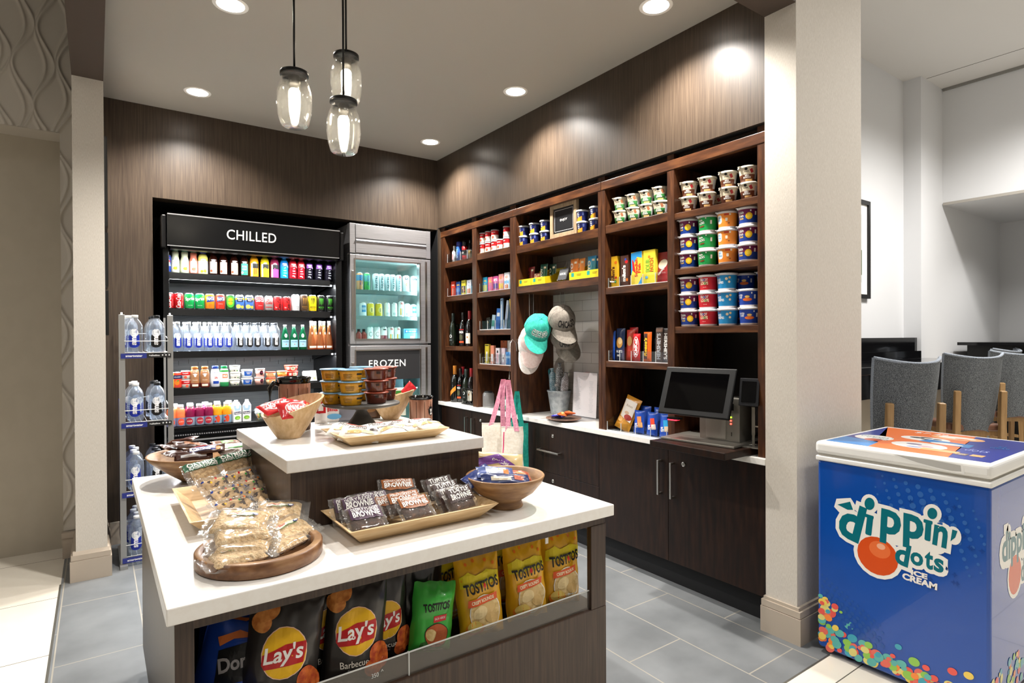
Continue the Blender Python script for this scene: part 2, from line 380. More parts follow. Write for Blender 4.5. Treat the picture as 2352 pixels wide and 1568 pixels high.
# recessed ceiling lights over the market
GLOW = mat('lamp_glow', '#fff6ea', .5, emit=14); RIM = mat('white_trim_ring', '#f2efe9', .5)
dl = None
for i, (x, y, w_, lab) in enumerate(((.56, 4.38, 'nearest the left wall end', 0), (2.29, 3.17, 'in the middle of the row beside the shelf wall', 0), (2.29, 4.39, 'in the corner above the steel fridge', 0),
                        (2.275, 1.957, 'nearest the pillar', 0), (.55, 3.145, 'above and left of the hanging jars', 0))):
    lb = 'round recessed ceiling light '+w_
    if dl is None:
        dl = thing('ceiling_light', lb, 'ceiling light', (x, y, 3.03), group='recessed lights in the market ceiling')
        MB().lathe([(.062, -.001, RIM), (.078, -.004, RIM), (.082, 0, RIM)], 32).build('trim_ring', dl)
        MB().lathe([(0, -.0015, GLOW), (.0635, -.0015, GLOW)], 32).build('diffuser', dl, 'glowing white disc')
        dl['used'] = 1
    else: put(dl, (x, y, 3.03), lb)
    lamp('downlight_beam', 'SPOT', (x, y, 3.015), 160, (1, .945, .88), .04, cone=136, blend=.72)
# ================================================================== SHELF WALL (faces -x)
FX, BX = 2.60, 2.96
def unit(name, label, y0, y1, posts, bays, backs, zb=.81):
    t = thing(name, label, 'shelving unit', (FX, (y0+y1)/2, zb)); ox, oy, oz = t.location
    def B(n, x0, x1, a, b, z0, z1, m, **k): return MB().box(x0-ox, x1-ox, a-oy, b-oy, z0-oz, z1-oz, m).build(n, t, bevel=.002, **k)
    for a, b in posts: B('upright_panel', FX, BX, a, b, zb, 2.40, SHELFWOOD)
    B('top_rail', FX-.003, FX+.03, y0+.001, y1-.001, 2.315, 2.368, SHELFWOOD_H); B('top_board', FX+.03, BX, y0, y1, 2.33, 2.40, DARKWOOD)
    for (a, b, zs) in bays:
        for (zt, zz) in zs: B('shelf', FX+.004, BX-.005, a-.001, b+.001, zz, zt, SHELFWOOD_H)
    for (a, b, m) in backs: B('back_panel', BX, BX+.02, a, b, zb, 2.40, m)
    return t
TILEW = tile_mat('white_wall_tile', '#c9c4bb', '#d2cdc5', '#a29c92', .19, .078, 0, (0, 0, 0), .25, .002, wall=True)
ZA = [(2.075, 2.029), (1.769, 1.723), (1.318, 1.280)]
ZB_ = [(2.094, 2.040), (1.770, 1.725), (1.457, 1.415), (1.174, 1.132)]
unit('shelving_unit', 'tall dark wood shelving unit with two narrow bays, in the corner beside the steel fridge', 3.645, 4.79,
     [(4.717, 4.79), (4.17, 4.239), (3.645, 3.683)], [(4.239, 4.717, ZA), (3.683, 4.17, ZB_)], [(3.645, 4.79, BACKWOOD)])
unit('shelving_unit', 'dark wood hutch unit with tiled back above the plate and the metal pot', 2.685, 3.643,
     [(3.603, 3.643), (2.685, 2.714)], [(2.714, 3.603, [(2.085, 2.028), (1.778, 1.725)])], [(2.714, 3.603, TILEW)])
unit('shelving_unit', 'dark wood shelving unit holding the cereal cups and checkout terminal, beside the pillar', 1.57, 2.683,
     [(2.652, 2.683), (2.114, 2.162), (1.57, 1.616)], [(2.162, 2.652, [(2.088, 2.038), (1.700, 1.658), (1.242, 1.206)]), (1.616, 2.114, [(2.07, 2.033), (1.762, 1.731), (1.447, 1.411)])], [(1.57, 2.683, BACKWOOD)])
struct('trim_4', MB().box(2.585, 2.98, 4.79, 4.95, .81, 2.4, WOOD).box(2.6, 2.98, 1.565, 1.57, .81, 2.4, WOOD).box(2.6, 2.95, 1.565, 4.8, 2.4, 2.41, BLACKM), 'veneer filler panel between the fridge and the shelving')
# counter top
bx('countertop', 2.579, 2.97, 1.566, 4.82, .778, .81, QUARTZ, bevel=.003, label='long white stone countertop under the shelf wall', cat='countertop')
# base cabinets
def handle(parent, loc, length, vertical, ox):
    x, y, z = loc; m = MB(); w = .011
    if vertical: m.box(x-.034, x-.024, y-w/2, y+w/2, z-length/2, z+length/2, CHROME).box(x-.026, x, y-w/2, y+w/2, z+length/2-.012, z+length/2, CHROME).box(x-.026, x, y-w/2, y+w/2, z-length/2, z-length/2+.012, CHROME)
    else: m.box(x-.034, x-.024, y-length/2, y+length/2, z-w/2, z+w/2, CHROME).box(x-.026, x, y-length/2, y-length/2+.012, z-w/2, z+w/2, CHROME).box(x-.026, x, y+length/2-.012, y+length/2, z-w/2, z+w/2, CHROME)
    return m.build('handle', parent, 'brushed metal bar handle', bevel=.001)
def lock(parent, x, y, z):
    T = Matrix.Translation((x, y, z))@Matrix.Rotation(-PI/2, 4, 'Z')@Matrix.Rotation(PI/2, 4, 'X')
    return MB().lathe([(.0, -.001, CHROME), (.0125, -.001, CHROME), (.0125, .004, CHROME), (.009, .005, CHROME), (.0085, .003, BLACK), (.006, .003, CHROME), (.0055, .006, CHROME), (0, .006, CHROME)], 20, T).box(-.0012, .0012, -.004, .004, .0055, .0065, BLACK, T).build('lock', parent, 'round metal lock')
def cabinet(label, y0, y1, fronts):
    t = thing('base_cabinet', label, 'cabinet', (2.6, (y0+y1)/2, 0)); oy = t.location[1]; ox = 2.6
    MB().box(.02, .38, y0-oy, y1-oy, .135, .777, DARKWOOD).build('carcass', t)
    MB().box(.06, .38, y0-oy, y1-oy, 0, .134, BLACKM).build('toe_kick', t, 'black recessed toe kick')
    for kind, a, b, z0, z1, hs, lk in fronts:
        d = MB().box(0, .019, a-oy+.0012, b-oy-.0012, z0+.0012, z1-.0012, DARKWOOD).build(kind, t, bevel=.0012)
        for (hy, hz, hl, vert) in hs: handle(d, (0, hy-oy, hz), hl, vert, ox)
        if lk: lock(d, -.0, lk[0]-oy, lk[1])
    return t
cabinet('dark base cabinet with two doors, in the corner behind the hanging canvas bags', 3.62, 4.79,
        [('door', 4.262, 4.79, .14, .776, [(4.325, .62, .19, True)], None), ('door', 3.62, 4.262, .14, .776, [(4.22, .62, .19, True)], (4.118, .707))])
cabinet('dark base cabinet with stacked drawers and locks, under the round plate', 2.713, 3.62,
        [('drawer', 2.713, 3.62, .44, .776, [(3.2, .592, .235, False)], (3.173, .703)), ('drawer', 2.713, 3.62, .14, .44, [(3.2, .3, .235, False)], (3.173, .388))])
cabinet('dark base cabinet with two doors, below the checkout terminal', 1.567, 2.713,
        [('door', 2.16, 2.713, .14, .776, [(2.21, .602, .195, True)], None), ('door', 1.567, 2.16, .14, .776, [(2.121, .599, .2, True)], (2.056, .698))])

# ================================================================== OPEN COOLER
CB = mat('cooler_black', '#050506', .35, spec=.35); CBG = mat('cooler_black_gloss', '#08090b', .2); INNER = noisy('cooler_back_steel', [(.3, '#46494b'), (.7, '#585b5d')], (1, 1, 20), 5, 3, .4)
LED = mat('led_strip', '#f4f8ff', .5, emit=9)
ck = thing('open_cooler', 'tall black open-front drinks cooler with a CHILLED sign, set into the back wall', 'cooler', (1.02, 4.75, 0)); KX, KY = 1.02, 4.75
def kb(n, x0, x1, y0, y1, z0, z1, m, parent=None, bevel=.003, label=None): return MB().box(x0-KX, x1-KX, y0-KY, y1-KY, z0, z1, m).build(n, parent or ck, label, bevel=bevel)
kb('side_panel', .388, .425, 4.80, 5.5, .02, 2.25, CB); kb('side_panel', 1.62, 1.672, 4.80, 5.5, .02, 2.25, CB)
kb('top_panel', .425, 1.62, 4.84, 5.5, 2.2, 2.25, CB)
b_ = MB().box(.425-KX, 1.62-KX, 5.42-KY, 5.5-KY, .6, 2.2, INNER)
for zz in (2.06, 1.75, 1.48, 1.20):
    for k in range(17):
        x = .47+k*.07; b_.box(x-KX, x+.004-KX, 5.4185-KY, 5.42-KY, zz-.03+(k % 3)*.012, zz+.005+(k % 3)*.012, BLACK)
b_.build('back_panel', ck, 'grey slotted back panel')
kb('lower_body', .388, 1.672, 4.70, 5.5, .05, .70, CB)
kb('bumper_strip', .4, 1.66, 4.688, 4.70, .672, .682, STEEL, bevel=.001)
g = MB().box(.40-KX, 1.66-KX, 4.69-KY, 4.73-KY, .70, .745, CBG)
for k in range(84): g.box(.415+k*.0148-KX, .424+k*.0148-KX, 4.688-KY, 4.69-KY, .715, .724, STEEL)
g.build('air_grille', ck, 'black rail with a row of bright slots')
can = MB()
can.prism([(4.715, 2.05), (4.70, 2.27), (4.84, 2.27), (4.84, 2.05)], .405, 1.625, CBG, axis='x', T=Matrix.Translation((-KX, -KY, 0)))
cn = can.build('sign_canopy', ck, bevel=.006)
sg = MB(); decals(sg, lambda a, b, o: (a, 4.7075-KY-.068*(b)-.001-o, b+2.155), [(S_text('CHILLED', -.063, .005, w=.345, h=.072, bold=.004, sp=1.05), mat('sign_white', '#f3f2ee', .4, emit=.25))], base=.003)
sg.build('sign_lettering', cn, 'white CHILLED lettering')
edge = MB().box(.408-KX, 1.622-KX, 4.696-KY, 4.70-KY, 2.262, 2.27, STEEL).box(.408-KX, 1.622-KX, 4.713-KY, 4.717-KY, 2.045, 2.051, STEEL); edge.build('edge_trim', cn, 'thin bright metal edge')
for x in (.372, 1.628): MB().box(x-KX, x+.03-KX, 4.71-KY, 4.80-KY, 2.03, 2.26, CB).build('canopy_bracket', ck, bevel=.008)
kb('night_blind_box', .43, 1.62, 4.74, 4.83, 2.03, 2.06, CB)
SH = [(4.86, 1.873, 5.40), (4.86, 1.612, 5.40), (4.84, 1.303, 5.40), (4.79, 1.037, 5.40), (4.715, .772, 5.40)]
for i, (yf, z, yb) in enumerate(SH):
    if i < 4:
        s_ = kb('shelf', .426, 1.619, yf, yb, z-.03, z-.004, CB, bevel=0)
        MB().prism([(yf-.012, z-.046), (yf-.006, z+.002), (yf, z+.002), (yf, z-.046)], .43, 1.59, CB, axis='x', T=Matrix.Translation((-KX, -KY, 0))).build('price_rail', s_)
        MB().box(.435-KX, 1.61-KX, yf+.005-KY, yf+.02-KY, z-.045, z-.034, LED).build('light_strip', s_, 'glowing white light strip')
        for x in (.432, 1.6): MB().prism([(yf+.02, z-.03), (yb, z-.03), (yb, z-.10)], x, x+.006, CB, axis='x', T=Matrix.Translation((-KX, -KY, 0))).build('shelf_bracket', s_)
    else: kb('floor_deck', .426, 1.619, yf, yb, z-.03, z-.001, CB)
    lamp('cooler_strip_light', 'AREA', (1.02, yf+.03, z-.05 if i < 4 else 2.02), 15 if i < 4 else 7, (.93, .97, 1), 1.15, (0, 0, 0), size_y=.03)

# ================================================================== STEEL FRIDGE AND FREEZER
FG = thing('glass_door_fridge', 'stainless steel two-door fridge with lit drinks above and a FROZEN sign below', 'fridge', (2.12, 4.80, 0)); QX, QY = 2.12, 4.80
def fb(n, x0, x1, y0, y1, z0, z1, m, parent=None, bevel=.002, label=None): return MB().box(x0-QX, x1-QX, y0-QY, y1-QY, z0, z1, m).build(n, parent or FG, label, bevel=bevel)
TEAL = mat('fridge_liner', '#c9d8d6', .5)
c_ = MB()
for (x0, x1, y0, y1, z0, z1) in ((1.742, 1.77, 4.86, 5.5, .1, 2.36), (2.47, 2.498, 4.86, 5.5, .1, 2.36), (1.77, 2.47, 5.45, 5.5, .1, 2.36), (1.77, 2.47, 4.86, 5.45, 2.08, 2.36), (1.77, 2.47, 4.86, 5.45, 1.27, 1.345), (1.77, 2.47, 4.86, 5.45, .1, .2)):
    c_.box(x0-QX, x1-QX, y0-QY, y1-QY, z0, z1, STEEL)
c_.build('cabinet_body', FG)
l_ = MB()
for z0, z1 in ((1.346, 2.079), (.201, 1.269)):
    for (x0, x1, y0, y1, a, b) in ((1.771, 1.775, 4.865, 5.449, z0, z1), (2.465, 2.469, 4.865, 5.449, z0, z1), (1.775, 2.465, 5.44, 5.449, z0, z1), (1.775, 2.465, 4.865, 5.44, z1-.004, z1), (1.775, 2.465, 4.865, 5.44, z0, z0+.004)):
        l_.box(x0-QX, x1-QX, y0-QY, y1-QY, a, b, TEAL)
l_.build('inner_liner', FG, 'pale teal inside')
lv = MB().box(1.742-QX, 2.498-QX, 4.81-QY, 4.86-QY, 2.115, 2.365, STEEL)
lv.box(1.742-QX, 1.79-QX, 4.80-QY, 4.81-QY, 2.115, 2.365, STEEL).box(2.455-QX, 2.498-QX, 4.80-QY, 4.81-QY, 2.115, 2.365, STEEL)
lv.prism([(4.795, 2.36), (4.81, 2.36), (4.81, 2.24), (4.795, 2.245)], 1.792, 2.453, STEEL, axis='x', T=Matrix.Translation((-QX, -QY, 0)))
lv.prism([(4.782, 2.222), (4.81, 2.245), (4.81, 2.12), (4.795, 2.12), (4.795, 2.215)], 1.792, 2.453, STEEL, axis='x', T=Matrix.Translation((-QX, -QY, 0)))
lv.build('louvre_panel', FG, bevel=.0015)
GLASSF = clearmat('fridge_glass', '#e9f6f5', .12)
def fdoor(z0, z1, gl, sign):
    d = MB(); x0, x1 = 1.742, 2.498; a, b = 1.79, 2.385; fr = .045
    d.box(x0-QX, a-QX, .0, .055, z0, z1, STEEL).box(b-QX, x1-QX, 0, .055, z0, z1, STEEL).box(a-QX, b-QX, 0, .055, z1-fr, z1, STEEL).box(a-QX, b-QX, 0, .055, z0, z0+fr, STEEL)
    o = d.build('door', FG, bevel=.004)
    e = MB()
    for (p, q, r, s) in ((a-.012, a, z0+fr-.012, z1-fr+.012), (b, b+.012, z0+fr-.012, z1-fr+.012)): e.box(p-QX, q-QX, -.004, 0, r, s, CHROME)
    for (r, s) in ((z0+fr-.012, z0+fr), (z1-fr, z1-fr+.012)): e.box(a-QX, b-QX, -.004, 0, r, s, CHROME)
    e.build('glass_frame', o, 'bright metal frame around the glass')
    MB().box(a-QX, b-QX, .012, .016, z0+fr, z1-fr, GLASSF).build('glass_pane', o, 'clear glass')
    MB().box(b+.055-QX, b+.075-QX, -.006, 0, z0+.02, z1-.02, CHROME).build('trim_strip', o)
    MB().box(x0+.006-QX, x0+.026-QX, -.02, 0, z0+.12, z1-.14, CHROME).build('handle', o, 'long recessed steel handle', bevel=.004)
    return o
fdoor(1.345, 2.105, None, 0)
d2 = fdoor(.2, 1.33, None, 1)
sp = MB().box(1.79-QX, 2.385-QX, .004, .010, 1.03, 1.285, mat('sign_charcoal', '#2b2b2d', .5)); sg_ = sp.build('sign_panel', d2, 'charcoal sign panel')
sl = MB(); decals(sl, lambda a, b, o: (a, .004-o, b), [(S_text('FROZEN', -.045, 1.175, w=.34, bold=.006, sp=1.1), MATS['sign_white'])], base=.001)
sl.build('sign_lettering', sg_, 'white FROZEN lettering')
for z in (1.815, 1.585):
    w = MB(); 
    for k in range(34): w.box(1.78+k*.0205-QX, 1.783+k*.0205-QX, 4.93-QY, 5.4-QY, z-.005, z, mat('shelf_wire', '#8fa6a6', .4, .5))
    for y in (4.93, 5.1, 5.3): w.box(1.776-QX, 2.46-QX, y-QY, y+.006-QY, z-.012, z-.005, MATS['shelf_wire'])
    w.box(1.776-QX, 2.46-QX, 4.925-QY, 4.931-QY, z-.028, z+.004, MATS['shelf_wire'])
    w.build('wire_shelf', FG, 'teal-grey wire shelf')
MB().box(1.776-QX, 2.465-QX, 4.93-QY, 5.43-QY, .93, .94, MATS['shelf_wire']).build('wire_shelf', FG)
MB().box(2.44-QX, 2.455-QX, 4.88-QY, 4.90-QY, 1.37, 2.05, mat('fridge_tube', '#e8ffff', .5, emit=8)).build('light_tube', FG, 'glowing light tube')
lamp('fridge_light', 'AREA', (2.43, 4.91, 1.72), 3.2, (.84, .98, 1), .05, (PI/2, 0, PI/2+.35), size_y=.65)
lamp('fridge_top_light', 'AREA', (2.1, 4.93, 2.065), 2, (.84, .98, 1), .6, (0, 0, 0), size_y=.05)
lamp('freezer_light', 'AREA', (2.43, 4.91, .8), 1.5, (.85, .97, 1), .05, (PI/2, 0, PI/2+.3), size_y=.5)

# ================================================================== DISPLAY ISLAND
IS = thing('display_island', 'two-tier dark wood display island with white stone tops and open front shelf', 'display island', (.80, 2.18, 0)); IX, IY = .80, 2.18
def ib(n, x0, x1, y0, y1, z0, z1, m, parent=None, bevel=.002, label=None): return MB().box(x0-IX, x1-IX, y0-IY, y1-IY, z0, z1, m).build(n, parent or IS, label, bevel=bevel)
IWOOD = noisy('island_veneer', [(.3, '#2e211a'), (.5, '#3b2c23'), (.7, '#4a392d')], (40, 40, 1.2), 5, 6, .4, coat=.1)
ib('stone_top', .118, 1.465, 1.454, 2.93, .771, .81, QUARTZ, bevel=.003, label='white stone lower top')
ib('riser_box', .474, 1.142, 1.822, 2.54, .81, .99, IWOOD)
ib('upper_stone_top', .457, 1.15, 1.80, 2.56, .99, 1.03, QUARTZ, bevel=.003, label='white stone upper top')
ib('apron', .15, 1.445, 1.48, 1.50, .742, .771, IWOOD, bevel=.001)
ib('front_panel', .15, 1.448, 1.478, 1.50, .06, .455, IWOOD)
ib('corner_post', .135, .174, 1.478, 1.52, .06, .771, IWOOD); ib('corner_post', 1.378, 1.447, 1.478, 1.50, .455, .742, IWOOD)
ib('side_panel', .150, .170, 1.52, 2.9, .1, .771, IWOOD)
ib('shelf_floor', .17, 1.43, 1.50, 1.98, .435, .455, DARKWOOD)
ib('shelf_back', .17, 1.10, 1.98, 2.0, .455, .771, DARKWOOD)
ib('rear_body', .17, 1.43, 2.0, 2.9, .1, .45, DARKWOOD); ib('rear_panel', .17, 1.10, 2.88, 2.9, .45, .771, DARKWOOD)
ib('corner_post', 1.39, 1.43, 2.86, 2.9, .45, .771, IWOOD); ib('rear_post', 1.40, 1.43, 1.94, 1.98, .455, .771, IWOOD)
ib('plinth', .20, 1.40, 1.55, 2.85, 0, .1, mat('plinth_grey', '#77797a', .35, .6), label='grey metal kick plate')
ib('guard_strip', .19, 1.40, 1.489, 1.492, .456, .519, clearmat('guard_acrylic', '#e8e8e6', .4, .05, .20, '#8c867e'), bevel=0, label='clear acrylic guard strip')
gl = MB()
for x in (.70, 1.398): gl.box(x-.0015-IX, x+.0015-IX, 1.486-IY, 1.494-IY, .456, .521, mat('acrylic_edge', '#cfd2d0', .2))
gl.box(.19-IX, 1.40-IX, 1.4885-IY, 1.4925-IY, .518, .5202, MATS['acrylic_edge']); gl.build('guard_edge', IS, 'pale edge of the guard strip')
gt = MB(); decals(gt, lambda a, b, o: (a, 1.4888-IY-o, b), [(S_text('350', .602-IX, .489, w=.02, h=.012), MATS['acrylic_edge']), (S_text('^', .622-IX, .496, w=.007, h=.006), MATS['acrylic_edge'])]); gt.build('etched_mark', IS)

# ================================================================== ICE CREAM CHEST FREEZER
FB = mat('vinyl_blue', '#0e4aa3', .18, coat=.3); FW = mat('moulded_white_plastic', '#e9e9e6', .3)
ZX0, ZX1, ZY0, ZY1 = 2.592, 3.27, .712, 1.326
cz = thing('chest_freezer', 'blue ice cream chest freezer with dippin dots graphics and a white lid, beside the pillar', 'freezer', ((ZX0+ZX1)/2, (ZY0+ZY1)/2, 0)); CX, CY = cz.location[0], cz.location[1]
def zb(n, x0, x1, y0, y1, z0, z1, m, bevel=.01, label=None, parent=None, bseg=3): return MB().box(x0-CX, x1-CX, y0-CY, y1-CY, z0, z1, m).build(n, parent or cz, label, bevel=bevel, bseg=bseg)
zb('body', ZX0, ZX1, ZY0, ZY1, .025, .848, FB, .012)
zb('rim', ZX0-.006, ZX1+.006, ZY0-.006, ZY1+.006, .846, .868, FW, .006)
zb('gasket', ZX0+.004, ZX1-.004, ZY0+.004, ZY1-.004, .866, .878, mat('gasket_grey', '#bdb8ae', .6), .002)
lid = zb('lid', ZX0-.008, ZX1+.008, ZY0-.008, ZY1+.008, .876, .931, FW, .016, 'white moulded lid', bseg=4)
for px in (.06, .55):
    for py in (.06, .5): MB().lathe([(.0, 0, BLACK), (.02, 0, BLACK), (.02, .026, BLACK), (0, .026, BLACK)], 12, Matrix.Translation((ZX0+px-CX, ZY0+py-CY, 0))).build('foot', cz)
# lid sticker, printed. local frame: a runs along -y (left to right from the front), b runs into the depth (+x)
def lidmap(a, b, o): return (ZX0+.03+b*.62-CX, ZY1-.02-a*.585-CY, .931+o)
LO = ink('#e8742c', .2); LBL = ink('#27348f', .2); LBL2 = ink('#2e7fc4', .2); LW = ink('#f0ede8', .2); LBK = ink('#1c1c22', .2); TEALP = ink('#12707c', .2); TAN = ink('#f0b37a', .2)
st = MB(); decals(st, lidmap, [
    (S_rect(.5, .5, 1, 1), LBL), (S_poly([(.30, 0), (.78, 0), (.70, .45), (.62, 1), (.0, 1), (.22, .45)]), LO),
    (S_poly([(.0, .0), (.3, .0), (.27, .22), (0, .3)]), LBL2), (S_ell(.16, .40, .13, .12), LW), (S_text("dippin'", .16, .43, w=.21, h=.1, rot=-.05), TEALP), (S_ell(.2, .30, .06, .06), ink('#c4502c', .2)), (S_text('dots', .24, .36, w=.08, h=.06), TEALP),
    (S_ell(.42, .62, .16, .10), LW), (S_ell(.36, .64, .05, .03), LBK), (S_ell(.45, .60, .05, .025), LBK), (S_ell(.41, .68, .04, .02), LBK), (S_ell(.49, .65, .03, .02), LBK),
    (S_poly([(.42, .5), (.75, .44), (.74, .58), (.45, .62)]), LBL2), (S_ell(.60, .50, .1, .04), LW), (S_ell(.56, .82, .17, .09), TAN), (S_ell(.55, .84, .12, .05), LW), (S_ell(.60, .80, .05, .02), LO),
    (S_text('$7.49', .36, .9, w=.22, h=.08), LW), (S_ell(.50, .30, .17, .13), LW), (S_ell(.46, .33, .05, .03), ink('#8a7f9c', .2)), (S_ell(.55, .28, .05, .03), ink('#c9a0a8', .2)), (S_ell(.5, .22, .05, .02), ink('#7a86b8', .2)),
    (S_rect(.66, .20, .22, .08), TAN), (S_rect(.80, .17, .06, .07), ink('#8c7458', .2)), (S_rect(.88, .18, .07, .07), TAN), (S_text('NEW', .80, .17, w=.04, h=.03), LW),
    (S_text('ICE\nCREAM', .88, .62, w=.1, h=.12), LBL2), (S_text('dots', .82, .38, w=.13, h=.1), ink('#9aa3d6', .2))], cell=.2, step=.00002)
st.build('lid_sticker', lid, 'printed sticker in orange, blue and white on the lid')
# scooped grip in the lid front
gp = MB(); 
def gmap(a, b, o): return (ZX0-.008-CX-o, ZY1-a-CY, b)
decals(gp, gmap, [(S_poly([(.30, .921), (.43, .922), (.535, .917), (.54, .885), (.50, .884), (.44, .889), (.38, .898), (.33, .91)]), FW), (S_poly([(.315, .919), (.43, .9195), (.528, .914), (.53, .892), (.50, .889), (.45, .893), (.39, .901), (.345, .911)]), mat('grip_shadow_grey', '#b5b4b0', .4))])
gp.build('lid_grip', lid, 'scooped hand grip in the lid edge')
# front graphics; a: from left edge to the right (along -y), b: height
def fmap(a, b, o): return (ZX0-CX-o, ZY1-a-CY, b)
rnd = random.Random(3); G = []; FR = MB(); D1 = ink('#2f63ad', .2); D2 = ink('#0b3f8f', .2)
for i in range(9):
    for j in range(12):
        a = .22+i*.042+j*.008; b = .83-j*.028-i*.006; r = .017*(1-abs(i-4.2)/6)*(1-abs(j-4)/10)
        if b < .835-r and 0 < a < .60 and r > .004 and (j < 6 or i > 5): G.append((S_ell(a, b, r*.9, r), D1))
for i in range(12):
    for j in range(8):
        a = .02+i*.021+(j % 2)*.01; b = .345-j*.026-i*.012; r = .010*(1-abs(j-4)/7)
        if r > .002 and b > .12: G.append((S_ell(a, b, r, r*1.1), ink('#1f4f9c', .2)))
for i in range(14): G.append((S_star(.36+rnd.random()*.23, .45+rnd.random()*.35, .010, .004, 4), D2))
WH = ink('#eceae4', .2); TP = ink('#0d6b78', .2)
decals(FR, fmap, G, step=.000005, base=.0005); FR.build('halftone_print', cz, 'lighter blue halftone dots'); G = []
BACKP = [(.075, .665), (.085, .69), (.14, .705), (.15, .70), (.165, .675), (.18, .72), (.205, .735), (.235, .715), (.24, .67), (.30, .672), (.36, .66), (.395, .655), (.40, .69), (.42, .715), (.45, .71), (.465, .68), (.46, .645), (.50, .625), (.525, .60), (.515, .56), (.495, .55), (.475, .525), (.44, .52), (.475, .49), (.49, .45), (.48, .415), (.45, .41), (.43, .435), (.33, .44), (.315, .425), (.27, .385), (.21, .385), (.155, .43), (.145, .51), (.125, .515), (.09, .55), (.085, .60), (.105, .63)]
def ltr(s, x, y, w, h, rot=-.09, sh=.0): return (S_text(s, x, y, w=w, h=h, rot=rot, bold=.035, shear=sh), TP)
LT = [('d', .143, .610, .092, .160, -.22), ('p', .292, .622, .074, .140, -.05), ('p', .372, .626, .070, .135, -.02), ('n', .462, .634, .046, .080, -.10), ('d', .335, .528, .050, .090, -.15), ('o', .384, .524, .044, .052, -.03), ('t', .425, .532, .028, .070, -.03), ('s', .457, .522, .032, .052, -.03)]
STEMS = [(.213, .612, .030, .085, -.10), (.422, .645, .026, .080, -.06)]; DOTS = [(.214, .700, .019, .026), (.436, .714, .016, .022)]
G += [(S_ell(.243, .494, .092, .092), WH)]+[(S_text(c_, x_, y_, w=w_+.030, h=h_+.030, rot=r_, bold=.12), WH) for c_, x_, y_, w_, h_, r_ in LT]+[(S_rrect(x_, y_, w_+.030, h_+.030, .015, r_), WH) for x_, y_, w_, h_, r_ in STEMS]+[(S_ell(x_, y_, a_+.014, b_+.014, -.2), WH) for x_, y_, a_, b_ in DOTS]
G += [(S_rrect(.33, .60, .30, .085, .03, .05), WH), (S_rrect(.40, .53, .16, .07, .03, 0), WH), (S_ell(.504, .648, .024, .034), WH), (S_ell(.135, .585, .03, .03), WH), (S_ell(.30, .64, .025, .025), WH), (S_ell(.38, .645, .025, .025), WH), (S_ell(.325, .515, .018, .018), WH), (S_ell(.384, .524, .012, .012), WH), (S_poly([(.072, .655), (.082, .692), (.140, .708), (.160, .68), (.15, .63), (.10, .63)]), WH),
      (S_ell(.243, .494, .077, .077), ink('#d4501e', .2)), (S_ell(.252, .522, .040, .034), ink('#e4703c', .2)), (S_ell(.257, .536, .016, .012), ink('#f0b090', .2))]
G += [(S_text(c_, x_, y_, w=w_, h=h_, rot=r_, bold=.035), TP) for c_, x_, y_, w_, h_, r_ in LT]+[(S_rrect(x_, y_, w_-.006, h_, .006, r_), TP) for x_, y_, w_, h_, r_ in STEMS]+[(S_rrect(x_, y_+h_*.42, w_+.004, .014, .004, r_), TP) for x_, y_, w_, h_, r_ in STEMS]+[(S_ell(x_, y_, a_, b_, -.2), TP) for x_, y_, a_, b_ in DOTS]
G += [(S_poly([(.086, .668), (.138, .692), (.150, .66), (.128, .655)]), TP), (S_poly([(.500, .670), (.516, .668), (.509, .642), (.494, .624)]), TP),
      (S_text('ICE', .392, .467, w=.056, h=.021, rot=-.03, bold=.05), WH), (S_text('CREAM', .393, .441, w=.118, h=.026, rot=-.05, bold=.05), WH)]
lg = MB(); decals(lg, fmap, G, step=.00001, base=.0011); lg.build('logo_print', cz, "printed dippin' dots logo"); G = []
COLS = [ink(c, .2) for c in ('#e2574c', '#e8c95a', '#8cc152', '#3f9fb5', '#f0893c', '#d9cf7a', '#e06a5a', '#5cb0a8')]
for i in range(150):
    a = rnd.random()**1.3*.60; top = .04+.17*max(0, 1-a/.22)+.035*(1-a/.7); b = .035+rnd.random()*top; r = .009+rnd.random()*.013
    a = min(max(a, r+.002), .612-r)
    G.append((S_ell(a, b, r, r*.8, rnd.random()), rnd.choice(COLS)))
for a, b, r, c in ((.075, .225, .015, 0), (.10, .21, .007, 2), (.32, .155, .013, 3), (.375, .12, .02, 2), (.415, .115, .013, 0), (.50, .14, .016, 0), (.55, .148, .016, 1), (.30, .11, .01, 0), (.21, .115, .016, 2), (.02, .22, .010, 0)): G.append((S_ell(a, b, r, r*.85, .3), COLS[c]))
fr = MB(); decals(fr, fmap, G, step=.00001, base=.0008); fr.build('coloured_dots_print', cz, 'scattered coloured dots along the bottom')
def smap(a, b, o): return (ZX0+a-CX, ZY0-CY-o, b)
G2 = [(S_text("dippin'", .30, .59, w=.42, h=.21, bold=.13), WH), (S_rrect(.32, .57, .36, .10, .04), WH), (S_ell(.27, .475, .09, .09), WH), (S_text('dots', .42, .48, w=.19, h=.13, bold=.13), WH), (S_ell(.27, .475, .075, .075), ink('#d4501e', .2)), (S_text("dippin'", .30, .59, w=.36, h=.15, bold=.035), TP), (S_text('dots', .42, .47, w=.15, h=.09, bold=.03), TP)]
for i in range(70):
    a = rnd.random()*.62+.02; r = .009+rnd.random()*.011; G2.append((S_ell(a, .045+rnd.random()*.12, r, r*.85, rnd.random()), rnd.choice(COLS)))
f2 = MB(); decals(f2, smap, G2, step=.00001, base=.0008); f2.build('side_print', cz, "printed dippin' dots logo on the side")

